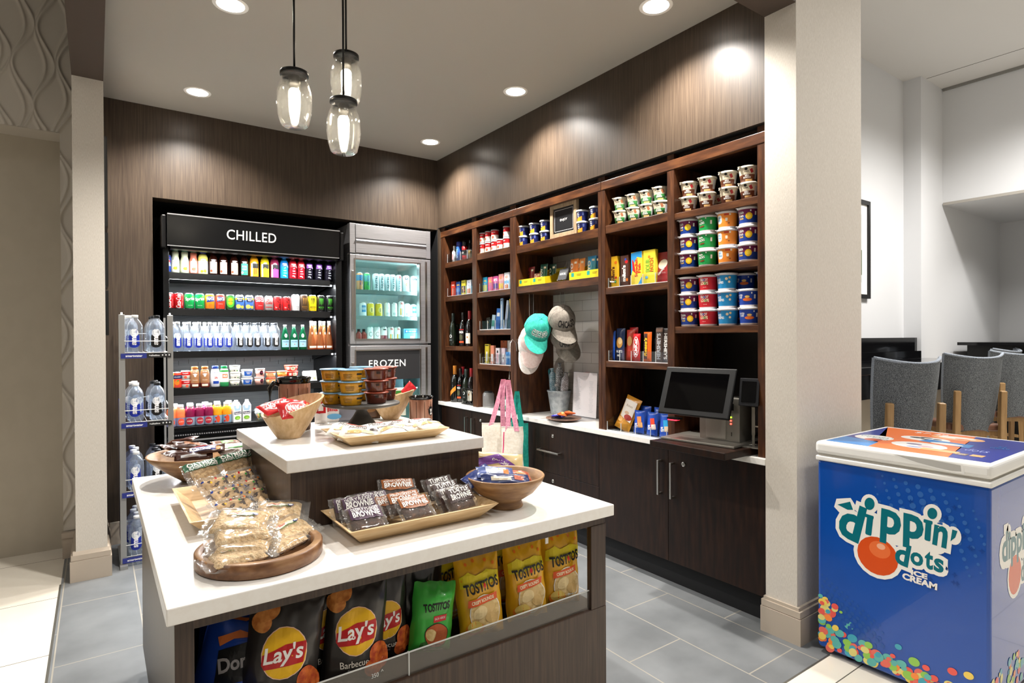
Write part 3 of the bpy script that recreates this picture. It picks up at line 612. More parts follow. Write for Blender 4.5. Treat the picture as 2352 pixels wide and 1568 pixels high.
# ================================================================== LOUNGE BAR AND STOOLS
STONE = mat('black_polished_stone', '#0c0c0e', .08)
br_ = thing('bar_counter', 'black stone bar counter along the lounge wall behind the stools', 'bar counter', (5.5, 2.3, 0))
MB().box(-2.2, 1.9, -.22, .30, 1.09, 1.15, STONE).build('counter_top', br_, bevel=.004)
MB().box(-2.2, 1.88, -.20, -.18, .90, 1.09, STONE).build('apron', br_); MB().box(-2.1, 1.8, .0, .28, 0, .90, mat('bar_base_beige', '#a89f90', .6)).build('base', br_)
MB().box(-2.2, 1.775, .34, .47, 1.15, 1.372, STONE).box(-2.2, 1.775, .30, .34, 1.15, 1.23, STONE).build('raised_ledge', br_)
al = thing('console_counter', 'black counter in the lounge alcove at the right edge', 'counter', (8.3, 2.2, 0))
MB().box(-.15, 1.4, -2.5, .35, 1.28, 1.315, STONE).build('counter_top', al); MB().box(0, 1.3, -2.4, .3, 0, 1.28, mat('dark_console', '#141312', .4)).build('base', al)
pf = thing('framed_picture', 'black framed picture on the lounge wall just behind the pillar', 'picture', (6.0, 2.775, 1.77))
MB().box(-.46, -.42, -.03, 0, 0, .985, BLACK).box(.39, .43, -.03, 0, 0, .985, BLACK).box(-.42, .39, -.03, 0, 0, .04, BLACK).box(-.42, .39, -.03, 0, .945, .985, BLACK).build('frame', pf)
pp = MB().box(-.42, .39, -.012, -.004, .04, .945, mat('mat_board', '#f1f0ec', .8)); decals(pp, lambda a, b, o: (a, -.012-o, b), [(S_rect(-.02, .5, .6, .68), ink('#c9d0cf', .8)), (S_rect(-.02, .36, .6, .25), ink('#6f7a68', .8)), (S_ell(.1, .55, .12, .09), ink('#d8c27a', .8))], base=.001)
pp.build('print', pf, 'pale print in a white mount')

TWEED = noisy('grey_tweed', [(.38, '#3c4043'), (.5, '#5c6063'), (.62, '#7c8083')], (1, 1, 1), 260, 2, .9, bump=.4); TWEEDL = noisy('blue_grey_tweed', [(.38, '#7c848e'), (.62, '#a0a7b0')], (1, 1, 1), 220, 2, .9)
OAK = noisy('light_oak', [(.3, '#8a6b45'), (.7, '#a58459')], (16, 16, 1.5), 4, 5, .45); LEATH = mat('brown_leather', '#6b4a3a', .35)
def make_stool():
    t = thing('bar_stool', 'x', 'bar stool', (0, 0, 0), group='upholstered stools along the bar'); t['used'] = 0; del t['used']
    # back is at -y (towards the camera)
    def shell(u, v, off):
        a = (u-.5)*2; w = .215-.05*(1-v)**2; x = a*w*(1.0); bend = .13*abs(a)**2.4
        y = -.215+bend+off*(1-.35*abs(a)) - .06*v+.02*(1-v); z = .66+.555*v + (.035*(abs(a)**2)*v) - .06*abs(a)**4*(1-v)
        return (x, y, z-.03*(1-v)*abs(a))
    m = MB(); m.grid(lambda u, v: shell(u, v, 0), 16, 12, TWEED); m.grid(lambda u, v: shell(u, v, .045), 16, 12, TWEEDL, flip=True)
    for (fn) in ((lambda u, v: shell(u, 1, .045*v)), (lambda u, v: shell(u, 0, .045*v)), (lambda u, v: shell(0, u, .045*v)), (lambda u, v: shell(1, u, .045*v))):
        m.grid(fn, 16, 2, TWEEDL)
    m.build('backrest', t, 'curved grey tweed backrest')
    MB().tube([shell(k/24, 1, .012) for k in range(25)], .010, TWEEDL, 8).build('back_piping', t)
    MB().box(-.2, .2, -.17, .2, .64, .70, LEATH).build('seat', t, 'brown leather seat', bevel=.02, bseg=3)
    MB().box(-.18, .18, -.15, .18, .605, .64, OAK).build('seat_frame', t)
    for sx in (-1, 1):
        q = MB(); xx = sx*.165
        q.prism([(-.235, .96), (-.205, .965), (-.185, .62), (-.215, .0), (-.25, .0), (-.225, .62)], xx-.022, xx+.022, OAK, axis='x'); q.build('leg', t, 'oak rear leg', bevel=.006)
        MB().prism([(.15, .61), (.185, .61), (.2, 0), (.175, 0)], xx-.018, xx+.018, OAK, axis='x').build('leg', t, bevel=.004)
        MB().box(xx-.012, xx+.012, -.2, .16, .28, .31, OAK).build('stretcher', t)
    MB().box(-.15, .15, .165, .185, .2, .23, OAK).build('footrest', t)
    return t
stl = make_stool()
put(stl, (4.38, 1.73, 0), 'grey tweed bar stool nearest the pillar, in front of the other stools', rz=-.62)
put(stl, (5.72, 1.76, 0), 'grey tweed bar stool in the middle of the row, left seat edge visible', rz=-.72)
put(stl, (6.95, 1.80, 0), 'grey tweed bar stool at the far right of the row', rz=-.75)
put(stl, (8.05, 2.22, 0), 'bar stool whose blue-grey top edge shows behind the others', rz=-.2)

# ================================================================== HANGING JARS
JAR = clearmat('jar_glass', '#f6f6f4', .9, .03, .03); BULB = mat('bulb_glow', '#fff1dd', .4, emit=26)
def make_jar(L):
    t = thing('pendant_light', 'x', 'pendant light', (0, 0, 0), group='glass jar pendant lights')
    outer = [(.0, 0), (.034, .0), (.042, .006), (.050, .035), (.054, .07), (.053, .105), (.047, .130), (.040, .142), (.040, .158)]; t.scale = (1.2,)*3
    inner = [(r-.003, z+(.004 if z < .01 else 0)) for r, z in outer[1:]][::-1]
    MB().lathe([(r, z-.17, JAR) for r, z in outer]+[(max(r, 0), z-.17, JAR) for r, z in inner]+[(0, .004-.17, JAR)], 40).build('glass_jar', t, 'clear glass jar')
    MB().lathe([(.039, -.009, BLACK), (.0435, -.009, BLACK), (.0435, .002, BLACK), (.040, .004, BLACK), (0, .004, BLACK)], 36).lathe([(.0, .005, BLACK), (.008, .005, BLACK), (.006, .018, BLACK), (.002, .02, BLACK)], 12).build('lid', t, 'black screw lid')
    MB().lathe([(0, -.052, CHROME), (.018, -.052, CHROME), (.018, -.012, CHROME), (0, -.012, CHROME)], 20).build('socket', t, 'grey metal socket')
    MB().lathe([(0, -.128, BULB), (.008, -.122, BULB), (.014, -.105, BULB), (.018, -.08, BULB), (.018, -.06, BULB), (.014, -.052, BULB), (0, -.052, BULB)], 20).build('bulb', t, 'glowing bulb')
    MB().tube([(0, 0, .015), (0, 0, 3.03)], .0035, BLACK, 6).build('cord', t, 'black cord')
    return t
J = []
for (u, vt, y, lab) in ((676, 168, 2.30, 'clear jar pendant light hanging alone on the left'), (789, 232, 2.25, 'clear jar pendant light hanging lowest, in front of another jar'), (795, 128, 2.42, 'clear jar pendant light partly hidden behind the lowest jar')):
    p = at(u, vt, y=y); 
    t = make_jar(1); t['label'] = lab; t.location = p
    for c in t.children:
        if c.name.startswith('cord'):
            for v_ in c.data.vertices:
                if v_.co.z > 1: v_.co.z = (3.03-p.z)/1.2
    lamp('jar_lamp', 'POINT', (p.x, p.y, p.z-.09), 2.2, (1, .88, .72), .02)
    MB().lathe([(0, (3.03-p.z)/1.2-.02, BLACK), (.04, (3.03-p.z)/1.2-.02, BLACK), (.045, (3.03-p.z)/1.2-.001, BLACK), (0, (3.03-p.z)/1.2-.001, BLACK)], 24).build('ceiling_rose', t)

# ================================================================== BOTTLE RACK
RK = thing('bottle_rack', 'tall narrow grey metal rack with four wire shelves of water bottles', 'display rack', (.255, 4.3, 0))
GREYM = mat('rack_grey_metal', '#a6a6a4', .35, .6); WIRE = mat('white_wire', '#d9dad8', .35)
for sx in (-1, 1):
    m = MB(); x = sx*.128
    m.prism([(-.01, .0), (.03, .0), (.045, 1.52), (.03, 1.555), (.01, 1.56), (-.01, 1.54)], x-.006, x+.006, GREYM, axis='x')
    m.box(x-.016, x+.016, -.012, -.006, .02, 1.545, GREYM)
    m.build('side_rail', RK, bevel=.002)
    MB().box(x-.006, x+.006, .36, .39, .0, 1.54, GREYM).box(x-.005, x+.005, .03, .37, .05, .07, GREYM).build('rear_post', RK)
    MB().box(x-.02, x+.02, -.06, .40, 0, .02, GREYM).build('foot', RK)
MB().box(-.138, -.1345, .0, .38, .1, 1.0, ink('#2b2f6e')).build('side_banner', RK, 'dark blue side panel')
TIERS = [1.312, .885, .46, .06]
for z in TIERS:
    m = MB()
    for k in range(9): m.tube([(-.115+k*.0288, -.005, z-.004), (-.115+k*.0288, .36, z+.0)], .0015, WIRE, 5)
    m.tube([(-.122, .36, z), (-.122, -.008, z-.002), (.122, -.008, z-.002), (.122, .36, z)], .003, WIRE, 6)
    m.tube([(-.122, .2, z+.10), (-.122, .0, z+.075), (-.115, -.012, z+.07), (.115, -.012, z+.07), (.122, .0, z+.075), (.122, .2, z+.10)], .0028, WIRE, 6)
    m.tube([(-.122, .36, z), (-.122, .36, z+.12), (.122, .36, z+.12), (.122, .36, z)], .002, WIRE, 6)
    w = m.build('wire_basket', RK, 'white wire basket')
    lb = MB().box(-.132, .132, -.018, -.013, z-.034, z-.008, ink('#232323')).box(-.134, .0, -.0195, -.0135, z-.036, z-.006, ink('#2c3580'))
    decals(lb, flatmap(-.0196), [(S_text('smartwater', -.066, z-.021, w=.088, h=.012, bold=.03), ink('#e8e9ee')), (S_text('+alkaline', .040, z-.019, w=.058, h=.010, bold=.03), ink('#d8d8d8')), (S_ell(.085, z-.018, .0045, .0045), ink('#d8d8d8')), (S_ell(.103, z-.018, .0045, .0045), ink('#d8d8d8')), (S_ell(.121, z-.018, .0045, .0045), ink('#d8d8d8'))])
    lb.build('label_strip', w, 'blue and black smartwater label strip')

# frames hung on the side of the left wall end, seen edge-on
for (z0, z1, lab) in ((2.08, 2.62, 'topmost'), (1.72, 2.04, 'middle'), (1.42, 1.69, 'lowest')):
    t = thing('framed_picture', lab+' of three black frames seen edge-on beside the left wall end', 'picture', (.045, 4.5, z0))
    h = z1-z0
    MB().box(0, .018, -.19, -.165, 0, h, BLACK).box(0, .018, .165, .19, 0, h, BLACK).box(0, .018, -.165, .165, 0, .025, BLACK).box(0, .018, -.165, .165, h-.025, h, BLACK).build('frame', t)
    MB().box(0, .008, -.165, .165, .025, h-.025, mat('mat_board', '#f1f0ec', .8)).build('print', t)

# ================================================================== CHECKOUT TERMINAL
pt = thing('wooden_platform', 'dark wooden platform under the checkout terminal', 'platform', (2.55, 1.85, .812))
MB().box(-.165, .40, -.2, .255, 0, .035, DARKWOOD).build('board', pt, bevel=.003)
POS = thing('checkout_terminal', 'black touchscreen checkout terminal on a grey metal stand', 'checkout terminal', (2.63, 1.90, .848), rz=-PI/2+.12)
# local: -y faces the room, x to the right
PG = mat('terminal_grey', '#8f8c84', .4, .5); PBL = mat('terminal_black', '#040506', .42, spec=.3)
MB().box(-.21, .20, -.15, .17, 0, .012, PG).build('base_plate', POS, bevel=.003)
b_ = MB().box(-.05, .17, -.03, .10, .012, .23, PG).box(-.012, .098, -.034, -.03, .02, .22, mat('printer_grey', '#a19d94', .45, .3)).box(.10, .14, -.033, -.03, .17, .205, BLACK)
decals(b_, flatmap(-.031), [(S_rect(.128, .05, .004, .02), BLACK)], base=.001); b_.build('printer_stand', POS, bevel=.002)
l = MB(); 
for z, c in ((.135, '#9be22a'), (.118, '#ff4a3a'), (.102, '#ff4a3a')): decals(l, flatmap(-.031), [(S_ell(.125, z, .005, .004), mat('led_'+c[1:], c, .5, emit=4))], base=.002)
l.build('status_lights', POS, 'small green and red lights')
TS = Matrix.Translation((-.02, -.10, .255))@Matrix.Rotation(-.36, 4, 'X')
MB().box(-.2, .2, -.02, .0, -.13, .13, PBL, TS).build('screen_bezel', POS, bevel=.006)
MB().box(-.165, .165, -.0215, -.0195, -.10, .10, mat('screen_glass', '#020203', .05), TS).build('screen', POS, 'dark glossy screen')
MB().box(-.04, .06, -.08, .0, .18, .25, PG).build('screen_arm', POS)
MB().box(-.19, -.12, -.12, -.08, .105, .115, PBL).build('scanner', POS); MB().box(-.185, -.135, -.121, -.085, .100, .105, mat('scanner_red', '#ff2030', .4, emit=6)).build('scanner_light', POS, 'red glowing scanner light')
cr = thing('card_reader', 'small black card reader on a thin metal arm beside the touchscreen', 'card reader', (2.64, 1.665, .845), rz=-PI/2+.25)
TC = Matrix.Translation((0, -.03, .27))@Matrix.Rotation(-.2, 4, 'X')
MB().box(-.045, .045, -.03, .06, -.065, .065, PBL, TC).build('body', cr, bevel=.012, bseg=3)
MB().box(-.047, .047, -.034, -.028, -.068, .068, mat('reader_silver', '#2c2d30', .3, .5), TC).build('rim', cr, bevel=.006); MB().box(-.034, .034, -.037, -.0335, -.05, .052, MATS['screen_glass'], TC).build('screen', cr)
MB().box(-.008, .008, -.0, .008, .06, .21, PG).box(-.008, .03, .002, .006, .10, .106, CHROME).box(-.06, .06, -.04, .06, 0, .006, PG).box(-.006, .006, .0, .006, .0, .07, PG).build('stand_arm', cr)
# ================================================================== PRODUCT BUILDERS
ORD = ['first', 'second', 'third', 'fourth', 'fifth', 'sixth', 'seventh', 'eighth', 'ninth', 'tenth', 'eleventh', 'twelfth']
SIL = mat('can_silver', '#c9cbcd', .25, .9); CAPW = mat('cap_white', '#eeeeec', .4); CAPK = mat('cap_black', '#17181a', .4)
def plastic(h, r=.15): return mat('plastic_'+h.strip('#'), h, r, coat=.3)
WATER = clearmat('water_bottle', '#e9eef4', .55, .04, .07, '#eef2f8'); GREENG = clearmat('green_glass', '#1f9a68', .3, .05, .25, '#1c8a5c')
ROSE = clearmat('rose_glass', '#d99a6a', .3, .05, .35, '#b3774a'); JARP = clearmat('clear_plastic_tub', '#f2f4f4', .3, .1, .1)
K = {}
def kind(name, cat, desc, grp, build):
    """build(root) adds the parts; made on first use"""
    K[name] = dict(cat=cat, desc=desc, grp=grp, build=build, proto=None)
def use(k, loc, label, rz=0, rot=None, scale=None):
    q = K[k]
    if q['proto'] is None:
        q['proto'] = thing(q['cat'][0], label, q['cat'][1], group=q['grp']); q['build'](q['proto'])
    return put(q['proto'], loc, label, rz, rot=rot, scale=scale)
def vessel(prof, marks=(), cell=(.007, .02), seg=20, name='body', R=None, turn=0, step=.00018):
    def f(root):
        m = MB().lathe(prof, seg)
        if marks: decals(m, cylmap(prof, R, turn), marks, cell, step=step)
        m.build(name, root)
    return f
def cap(z0, z1, r, m, r2=None, name='cap', seg=16):
    def f(root): MB().lathe([(0, z0, m), (r, z0, m), (r, z1-.002, m), ((r2 or r)*.93, z1, m), (0, z1, m)], seg).build(name, root)
    return f
def parts(*fs):
    def f(root):
        for g in fs: g(root)
    return f
def canprof(r, h, body, top=SIL):
    return [(0, 0, top), (r*.75, 0, top), (r*.98, .008, body), (r, .012, body), (r, h-.018, body), (r*.86, h-.005, top), (r*.86, h, top), (r*.8, h, top), (r*.8, h-.004, top), (0, h-.004, top)]
def can(name, desc, col, marks, r=.0325, h=.118, top=SIL, metal=0):
    body = foil(col) if not metal else mat('can_'+col.strip('#'), col, .3, .5)
    kind(name, ('soda_can', 'can'), desc, 'cans on the cooler shelf', parts(vessel(canprof(r, h, body, top), marks), cap(h-.0045, h-.002, r*.25, top, name='pull_tab', seg=8)))
W_ = ink('#f4f2ee'); Kk = ink('#151515'); Rd = ink('#c3161c'); Yl = ink('#f2c21d'); Gn = ink('#2f8f3c'); Bl = ink('#1c3f9c'); Or = ink('#ec7a1c'); Pk = ink('#e0529a'); Pu = ink('#5b2a86'); Cr = ink('#efe6d2'); Sv = ink('#b9bcc0'); Lg = ink('#9ccf3a'); Lb = ink('#6fb4e2')
V90 = PI/2
# --- cans
can('cola_old', 'red cola can with white script', '#c4161c', [(S_text('Coca-Cola', -.004, .058, w=.1, h=.032, rot=V90, shear=.3, bold=.02), W_), (S_text('Original Taste', .024, .05, w=.05, h=.006, rot=V90), W_)])
can('sprite', 'green lemon-lime can with white lettering', '#0d9a4a', [(S_text('Sprite', 0, .075, w=.07, h=.032, rot=.12, bold=.03), W_), (S_ell(.018, .094, .006, .004), Lg), (S_text('lemon-lime', 0, .03, w=.03, h=.006), W_)])
can('orange_soda', 'orange soda can', '#f08a1d', [(S_poly([(-.03, .055), (.03, .065), (.03, .10), (-.02, .10)]), ink('#1d3c94')), (S_text('FANTA', 0, .083, w=.058, h=.026, rot=.08, bold=.03), W_), (S_ell(0, .03, .016, .012), Or)])
can('red_soda', 'bright red fruit soda can', '#e23b27', [(S_poly([(-.03, .06), (.03, .07), (.03, .10), (-.02, .10)]), ink('#28327f')), (S_text('FANTA', .004, .083, w=.058, h=.026, rot=.08, bold=.03), W_), (S_text('Strawberry', 0, .045, w=.03, h=.008), W_)])
can('green_s', 'lime green and dark can with a yellow S', '#1d5a2a', [(S_ell(0, .062, .030, .042), ink('#57c23a')), (S_ell(0, .066, .02, .028), ink('#8fd44a')), (S_text('S', 0, .066, w=.028, h=.05, bold=.06), Yl), (S_text('Seagram', 0, .066, w=.044, h=.011, bold=.02), Gn)])
can('lemonade_can', 'blue and yellow lemonade can', '#4a78c4', [(S_rect(0, .095, .08, .03), Yl), (S_rect(0, .083, .046, .036), ink('#14284e')), (S_text('Minute\nMaid', 0, .084, w=.036, h=.024, bold=.02), W_), (S_ell(-.012, .03, .018, .016), ink('#f2d66a')), (S_ell(.018, .026, .012, .012), ink('#e8c84a'))])
can('cola_mini', 'red and white cola can', '#cc2a2c', [(S_rect(0, .1, .2, .016), W_), (S_text('Coca-Cola', 0, .082, w=.07, h=.024, shear=.3, bold=.02), W_), (S_text('Cherry', 0, .04, w=.03, h=.008), W_)])
can('cola_diet', 'silver diet cola can', '#b9b7b4', [(S_text('Diet', -.01, .088, w=.022, h=.012, bold=.02), Rd), (S_text('Coke', 0, .065, w=.05, h=.022, shear=.3, bold=.03), Rd), (S_rect(0, .03, .05, .006), Rd)], metal=1)
can('cola_zero', 'red cola can with black script', '#d42224', [(S_text('Coca-Cola', .006, .058, w=.1, h=.03, rot=V90, shear=.3, bold=.02), Kk), (S_text('Zero\nSugar', -.018, .09, w=.016, h=.012), Kk), (S_text('Zero', -.018, .03, w=.014, h=.01), W_)])
def claw(m): return [(S_poly([(-.016, .112), (-.007, .112), (-.010, .07), (-.014, .058), (-.013, .085)]), m), (S_poly([(-.004, .114), (.005, .113), (.002, .07), (-.001, .055), (-.002, .085)]), m), (S_poly([(.007, .112), (.016, .112), (.012, .075), (.010, .06), (.009, .085)]), m)]
for n, d, c, m in (('energy_white', 'tall white energy drink can', '#e8e8e8', Sv), ('energy_brown', 'tall bronze energy drink can', '#4a3524', ink('#a77c3c')), ('energy_yellow', 'tall yellow energy drink can', '#e8c918', Kk), ('energy_black', 'black energy drink can with green claws', '#141614', ink('#56c23a'))):
    can(n, d, c, claw(m)+[(S_text('MONSTER', 0, .04, w=.044, h=.010, bold=.02), m), (S_text('energy', 0, .026, w=.03, h=.006), m)], r=.0325, h=.138)
can('energy_slim', 'slim blue and silver energy drink can', '#20429a', [(S_poly([(-.026, .13), (.0, .13), (.026, .05), (.0, .05)]), Sv), (S_ell(0, .085, .014, .014), Yl), (S_ell(-.008, .083, .014, .008, .4), Rd), (S_ell(.010, .085, .012, .007, -.4), Rd), (S_text('RedBull', 0, .11, w=.035, h=.01), Rd)], r=.0265, h=.132)
# --- juices and teas
def bot(name, desc, prof, marks, capspec, cat=('juice_bottle', 'bottle'), grp='bottles on the cooler shelves', extra=(), **k):
    kind(name, cat, desc, grp, parts(vessel(prof, marks, **k), cap(*capspec), *extra))
def lemon(n, d, liq, fr):
    L = plastic(liq); P = [(0, 0, L), (.026, 0, L), (.029, .006, W_ if 0 else L), (.030, .03, L), (.029, .09, L), (.021, .125, L), (.023, .150, L), (.020, .160, L), (0, .160, L)]
    bot(n, d, P, [(S_rrect(0, .052, .045, .085, .006), ink('#f6f3ea')), (S_text('Simply', 0, .082, w=.03, h=.008), Gn), (S_text('Lemonade', 0, .070, w=.034, h=.006), Sv), (S_ell(0, .035, .014, .012), fr), (S_ell(.008, .043, .006, .003, .5), Gn)], (.160, .192, .021, plastic('#0c6b4a')))
lemon('lemonade', 'pale lemonade bottle with green cap', '#cfd3b4', ink('#f0b43a')); lemon('pink_lemonade', 'pink lemonade bottle with green cap', '#c4705a', ink('#e8705a'))
L = plastic('#d9cf6a'); bot('yellow_juice', 'yellow juice bottle with white label and blue cap', [(0, 0, L), (.030, 0, L), (.033, .008, W_), (.033, .10, L), (.033, .125, L), (.026, .145, L), (.018, .155, L), (0, .155, L)], [(S_text('Tropicana', 0, .088, w=.045, h=.009), Bl), (S_ell(0, .055, .024, .026), ink('#cfe0a0')), (S_text('Lemonade', 0, .06, w=.03, h=.007), Gn), (S_ell(.010, .025, .012, .012), Lg), (S_ell(-.012, .022, .01, .01), Yl)], (.155, .176, .020, plastic('#1b2c7c')))
for n, d, c1, c2 in (('tea', 'dark iced tea bottle with peach label', '#f0d2b8', '#b8431f'), ('tea_green', 'dark iced tea bottle with green label', '#2e8f78', '#e8f0e8')):
    L = plastic('#2a100a', .08); P = [(0, 0, L), (.028, 0, L), (.0325, .006, L), (.0325, .10, L), (.030, .12, L), (.020, .15, L), (.017, .175, L), (0, .175, L)]
    bot(n, d, P, [(S_rrect(0, .056, .05, .088, .004), ink(c1)), (S_text('PURE', 0, .076, w=.032, h=.014, bold=.01), ink(c2)), (S_text('LEAF', 0, .056, w=.032, h=.014, bold=.01), ink(c2)), (S_ell(-.016, .03, .008, .010), ink(c2)), (S_text('TEA', .006, .03, w=.02, h=.008), ink('#7a5a3a')), (S_ell(0, .112, .02, .004), ink('#e8e8ea'))], (.172, .192, .018, plastic('#3a1712')))
for n, d, liq, lab, lo in (('vit_orange', 'orange vitamin drink bottle with black label', '#e8a01c', '#15130f', '#f08a1c'), ('vit_yellow', 'yellow vitamin drink bottle with black label', '#d9c21c', '#12110e', '#f4c81c'), ('vit_pink', 'dark pink vitamin drink bottle with white cap', '#8f2a4c', '#12100f', '#e8479a')):
    L = plastic(liq); P = [(0, 0, L), (.030, 0, L), (.0325, .006, L), (.0325, .12, L), (.028, .145, L), (.016, .165, L), (0, .165, L)]
    mk = [(S_rect(0, .056, .064, .10), ink(lo)), (S_rect(0, .088, .064, .036), ink(lab)), (S_rect(-.022, .056, .012, .10), W_), (S_text('vitamin\nwater', .004, .05, w=.06, h=.024, rot=V90, bold=.01), Kk if n == 'vit_orange' else ink(lo))]
    bot(n, d, P, mk, (.165, .182, .016, CAPW if n == 'vit_pink' else plastic(liq)))
for n, d, liq, lab in (('sport_blue', 'blue sports drink bottle', '#1c8fe0', '#0f5fb0'), ('sport_red', 'red sports drink bottle', '#a01522', '#d42a2c'), ('sport_purple', 'dark sports drink bottle with purple label', '#17141f', '#7a2aa0')):
    L = plastic(liq, .1); P = [(0, 0, L), (.028, 0, L), (.032, .008, L), (.030, .03, L), (.032, .05, L), (.030, .075, L), (.032, .095, L), (.031, .125, L), (.025, .145, L), (.016, .158, L), (0, .158, L)]
    bot(n, d, P, [(S_rrect(0, .113, .052, .036, .006), ink(lab)), (S_text('POWER\nADE', 0, .112, w=.036, h=.022, bold=.03), W_), (S_rect(.022, .10, .006, .02, .6), W_), (S_ell(0, .065, .012, .004), Sv), (S_ell(0, .085, .009, .003, .4), Sv), (S_ell(.002, .045, .014, .003), Sv), (S_ell(-.004, .025, .011, .004), Sv), (S_ell(.006, .018, .005, .003), Sv)], (.158, .174, .0165, plastic(liq)))
# --- water
def waterbot(n, d, col, capm, r, h, cat=('water_bottle', 'bottle'), grp='water bottles'):
    P = [(0, 0, WATER), (r*.9, 0, WATER), (r, r*.15, WATER), (r, h*.62, WATER), (r*.97, h*.70, WATER), (r*.8, h*.80, WATER), (r*.5, h*.87, WATER), (r*.40, h*.9, WATER), (r*.40, h*.93, WATER), (0, h*.93, WATER)]
    c = ink(col); k = h/.216
    mk = [(S_rrect(0, .075*k, r*1.35, .055*k, .010*k), c), (S_ell(0, .05*k, r*.72, .024*k), c), (S_ell(0, .112*k, r*.55, .022*k), ink('#d4dae2')), (S_text('smart', -.002, .088*k, w=.092*k, h=.027*k, rot=V90, bold=.04), ink('#f6f6f8')), (S_text('water', .010*k, .12*k, w=.02*k, h=.006*k, rot=V90), c)]
    kind(n, cat, d, grp, parts(vessel(P, mk, seg=24), cap(h*.925, h, r*.42, capm)))
waterbot('water_blue', 'clear water bottle with blue label', '#1a2f9c', CAPW, .0325, .216, grp='water bottles in the cooler'); waterbot('water_black', 'clear water bottle with black label', '#131313', clearmat('cap_smoke', '#8a8f96', .4, .2, .5, '#6a6d72'), .0325, .216, grp='water bottles in the cooler')
waterbot('rack_blue', 'clear water bottle with blue label and white cap', '#1a2f9c', CAPW, .043, .232, grp='water bottles in the wire rack'); waterbot('rack_black', 'clear water bottle with black label and cap', '#131313', CAPK, .043, .232, grp='water bottles in the wire rack')
kind('pelle', ('water_bottle', 'bottle'), 'green sparkling water bottle with pale blue label', 'bottles on the cooler shelves', parts(vessel([(0, 0, GREENG), (.028, 0, GREENG), (.030, .006, GREENG), (.030, .09, GREENG), (.026, .12, GREENG), (.015, .155, GREENG), (.012, .19, GREENG), (0, .19, GREENG)], [(S_rect(0, .052, .066, .058), ink('#9cc8dc')), (S_text('S.PELLEGRINO', 0, .066, w=.05, h=.008, bold=.02), ink('#2c4c7c')), (S_star(0, .045, .004, .0016, 5), Rd), (S_ell(0, .115, .012, .016), ink('#eef2ee')), (S_star(0, .115, .004, .0016, 5), Rd)]), cap(.188, .202, .0125, CAPW)))
kind('rose', ('wine_bottle', 'bottle'), 'slim amber glass bottle with clear top', 'bottles on the cooler shelves', parts(vessel([(0, 0, ROSE), (.029, 0, ROSE), (.031, .006, ROSE), (.029, .06, ROSE), (.020, .12, ROSE), (.014, .16, ROSE), (.013, .20, ROSE), (0, .20, ROSE)], [(S_rect(0, .022, .05, .016), ink('#ece4d4')), (S_ell(0, .135, .009, .010), ink('#e8bfae'))]), cap(.2, .235, .013, clearmat('rose_cap', '#e8e4e0', .35, .2, .5, '#d8ccc4'))))
# --- chilled tubs, milk, yogurt, soup
def tub(n, d, r, h, col, lidc, marks=(), r0=None, cat=('food_tub', 'tub'), grp='tubs and cups in the cooler', lidh=.008, over=.002):
    B = foil(col); r0 = r0 or r*.86
    kind(n, cat, d, grp, parts(vessel([(0, 0, B), (r0, 0, B), (r, h-lidh, B), (0, h-lidh, B)], marks), cap(h-lidh, h, r+over, plastic(lidc, .3), name='lid', seg=24)))
can('orange_can', 'red and orange sparkling fruit can', '#d8422c', [(S_rect(0, .085, .2, .026), ink('#1b2a5c')), (S_text('SANPELLEGRINO', 0, .085, w=.05, h=.007), W_), (S_ell(0, .045, .016, .018), Or), (S_ell(.006, .058, .008, .004, .5), Gn)], h=.118)
can('yellow_can', 'yellow sparkling fruit can', '#e8c828', [(S_rect(0, .085, .2, .026), ink('#1b2a5c')), (S_ell(0, .045, .016, .018), Yl)], h=.118)
tub('soup', 'red and white soup can', .029, .064, '#efe9df', '#c9cbcd', [(S_rect(0, .044, .2, .026), Rd), (S_text("Campbell's", 0, .045, w=.04, h=.012, shear=.2, bold=.02), W_), (S_ell(0, .017, .010, .010), ink('#d8563a'))], r0=.029, cat=('soup_can', 'can'), grp='soup cans in the cooler', lidh=.004, over=0)
def milk(n, d, c1, c2, cc, mk): bot(n, d, [(0, 0, foil(c2)), (.030, 0, foil(c2)), (.033, .006, foil(c2)), (.033, .035, foil(c1)), (.031, .10, foil(c1)), (.026, .128, foil(c1)), (.020, .136, foil(c1)), (0, .136, foil(c1))], mk, (.134, .156, .0225, plastic(cc)))
milk('choc_milk', 'brown chocolate milk bottle with orange cap', '#a0704a', '#7a2a1c', '#c47a3c', [(S_text('fairlife', 0, .118, w=.036, h=.009), W_), (S_ell(0, .093, .009, .013), W_), (S_ell(-.011, .10, .005, .003), W_), (S_ell(.011, .10, .005, .003), W_), (S_text('Chocolate', 0, .058, w=.034, h=.008), Cr), (S_rect(0, .02, .04, .016), Cr)])
milk('white_milk', 'white milk bottle with blue cap', '#e8ecf2', '#dfe4ee', '#2a4aa8', [(S_text('fairlife', 0, .11, w=.036, h=.01), Bl), (S_ell(0, .085, .012, .018), W_), (S_text('2%', 0, .07, w=.022, h=.014, bold=.03), Rd), (S_rect(0, .035, .04, .02), Bl)])
milk('green_milk', 'white milk bottle with green cap', '#eef0ea', '#2f9a5a', '#1c9a52', [(S_rect(0, .12, .2, .02), Gn), (S_rect(0, .08, .04, .03), ink('#e8825a')), (S_text('MILK', 0, .08, w=.03, h=.014, bold=.03), W_)])
tub('yogurt_white', 'white yogurt cup', .036, .052, '#ece9df', '#f2f1ec', [(S_text('Chobani', 0, .03, w=.036, h=.008), Kk), (S_ell(-.01, .014, .005, .004), Kk), (S_ell(.012, .013, .005, .004), Gn)], grp='yogurt cups in the cooler', cat=('yogurt_cup', 'cup'))
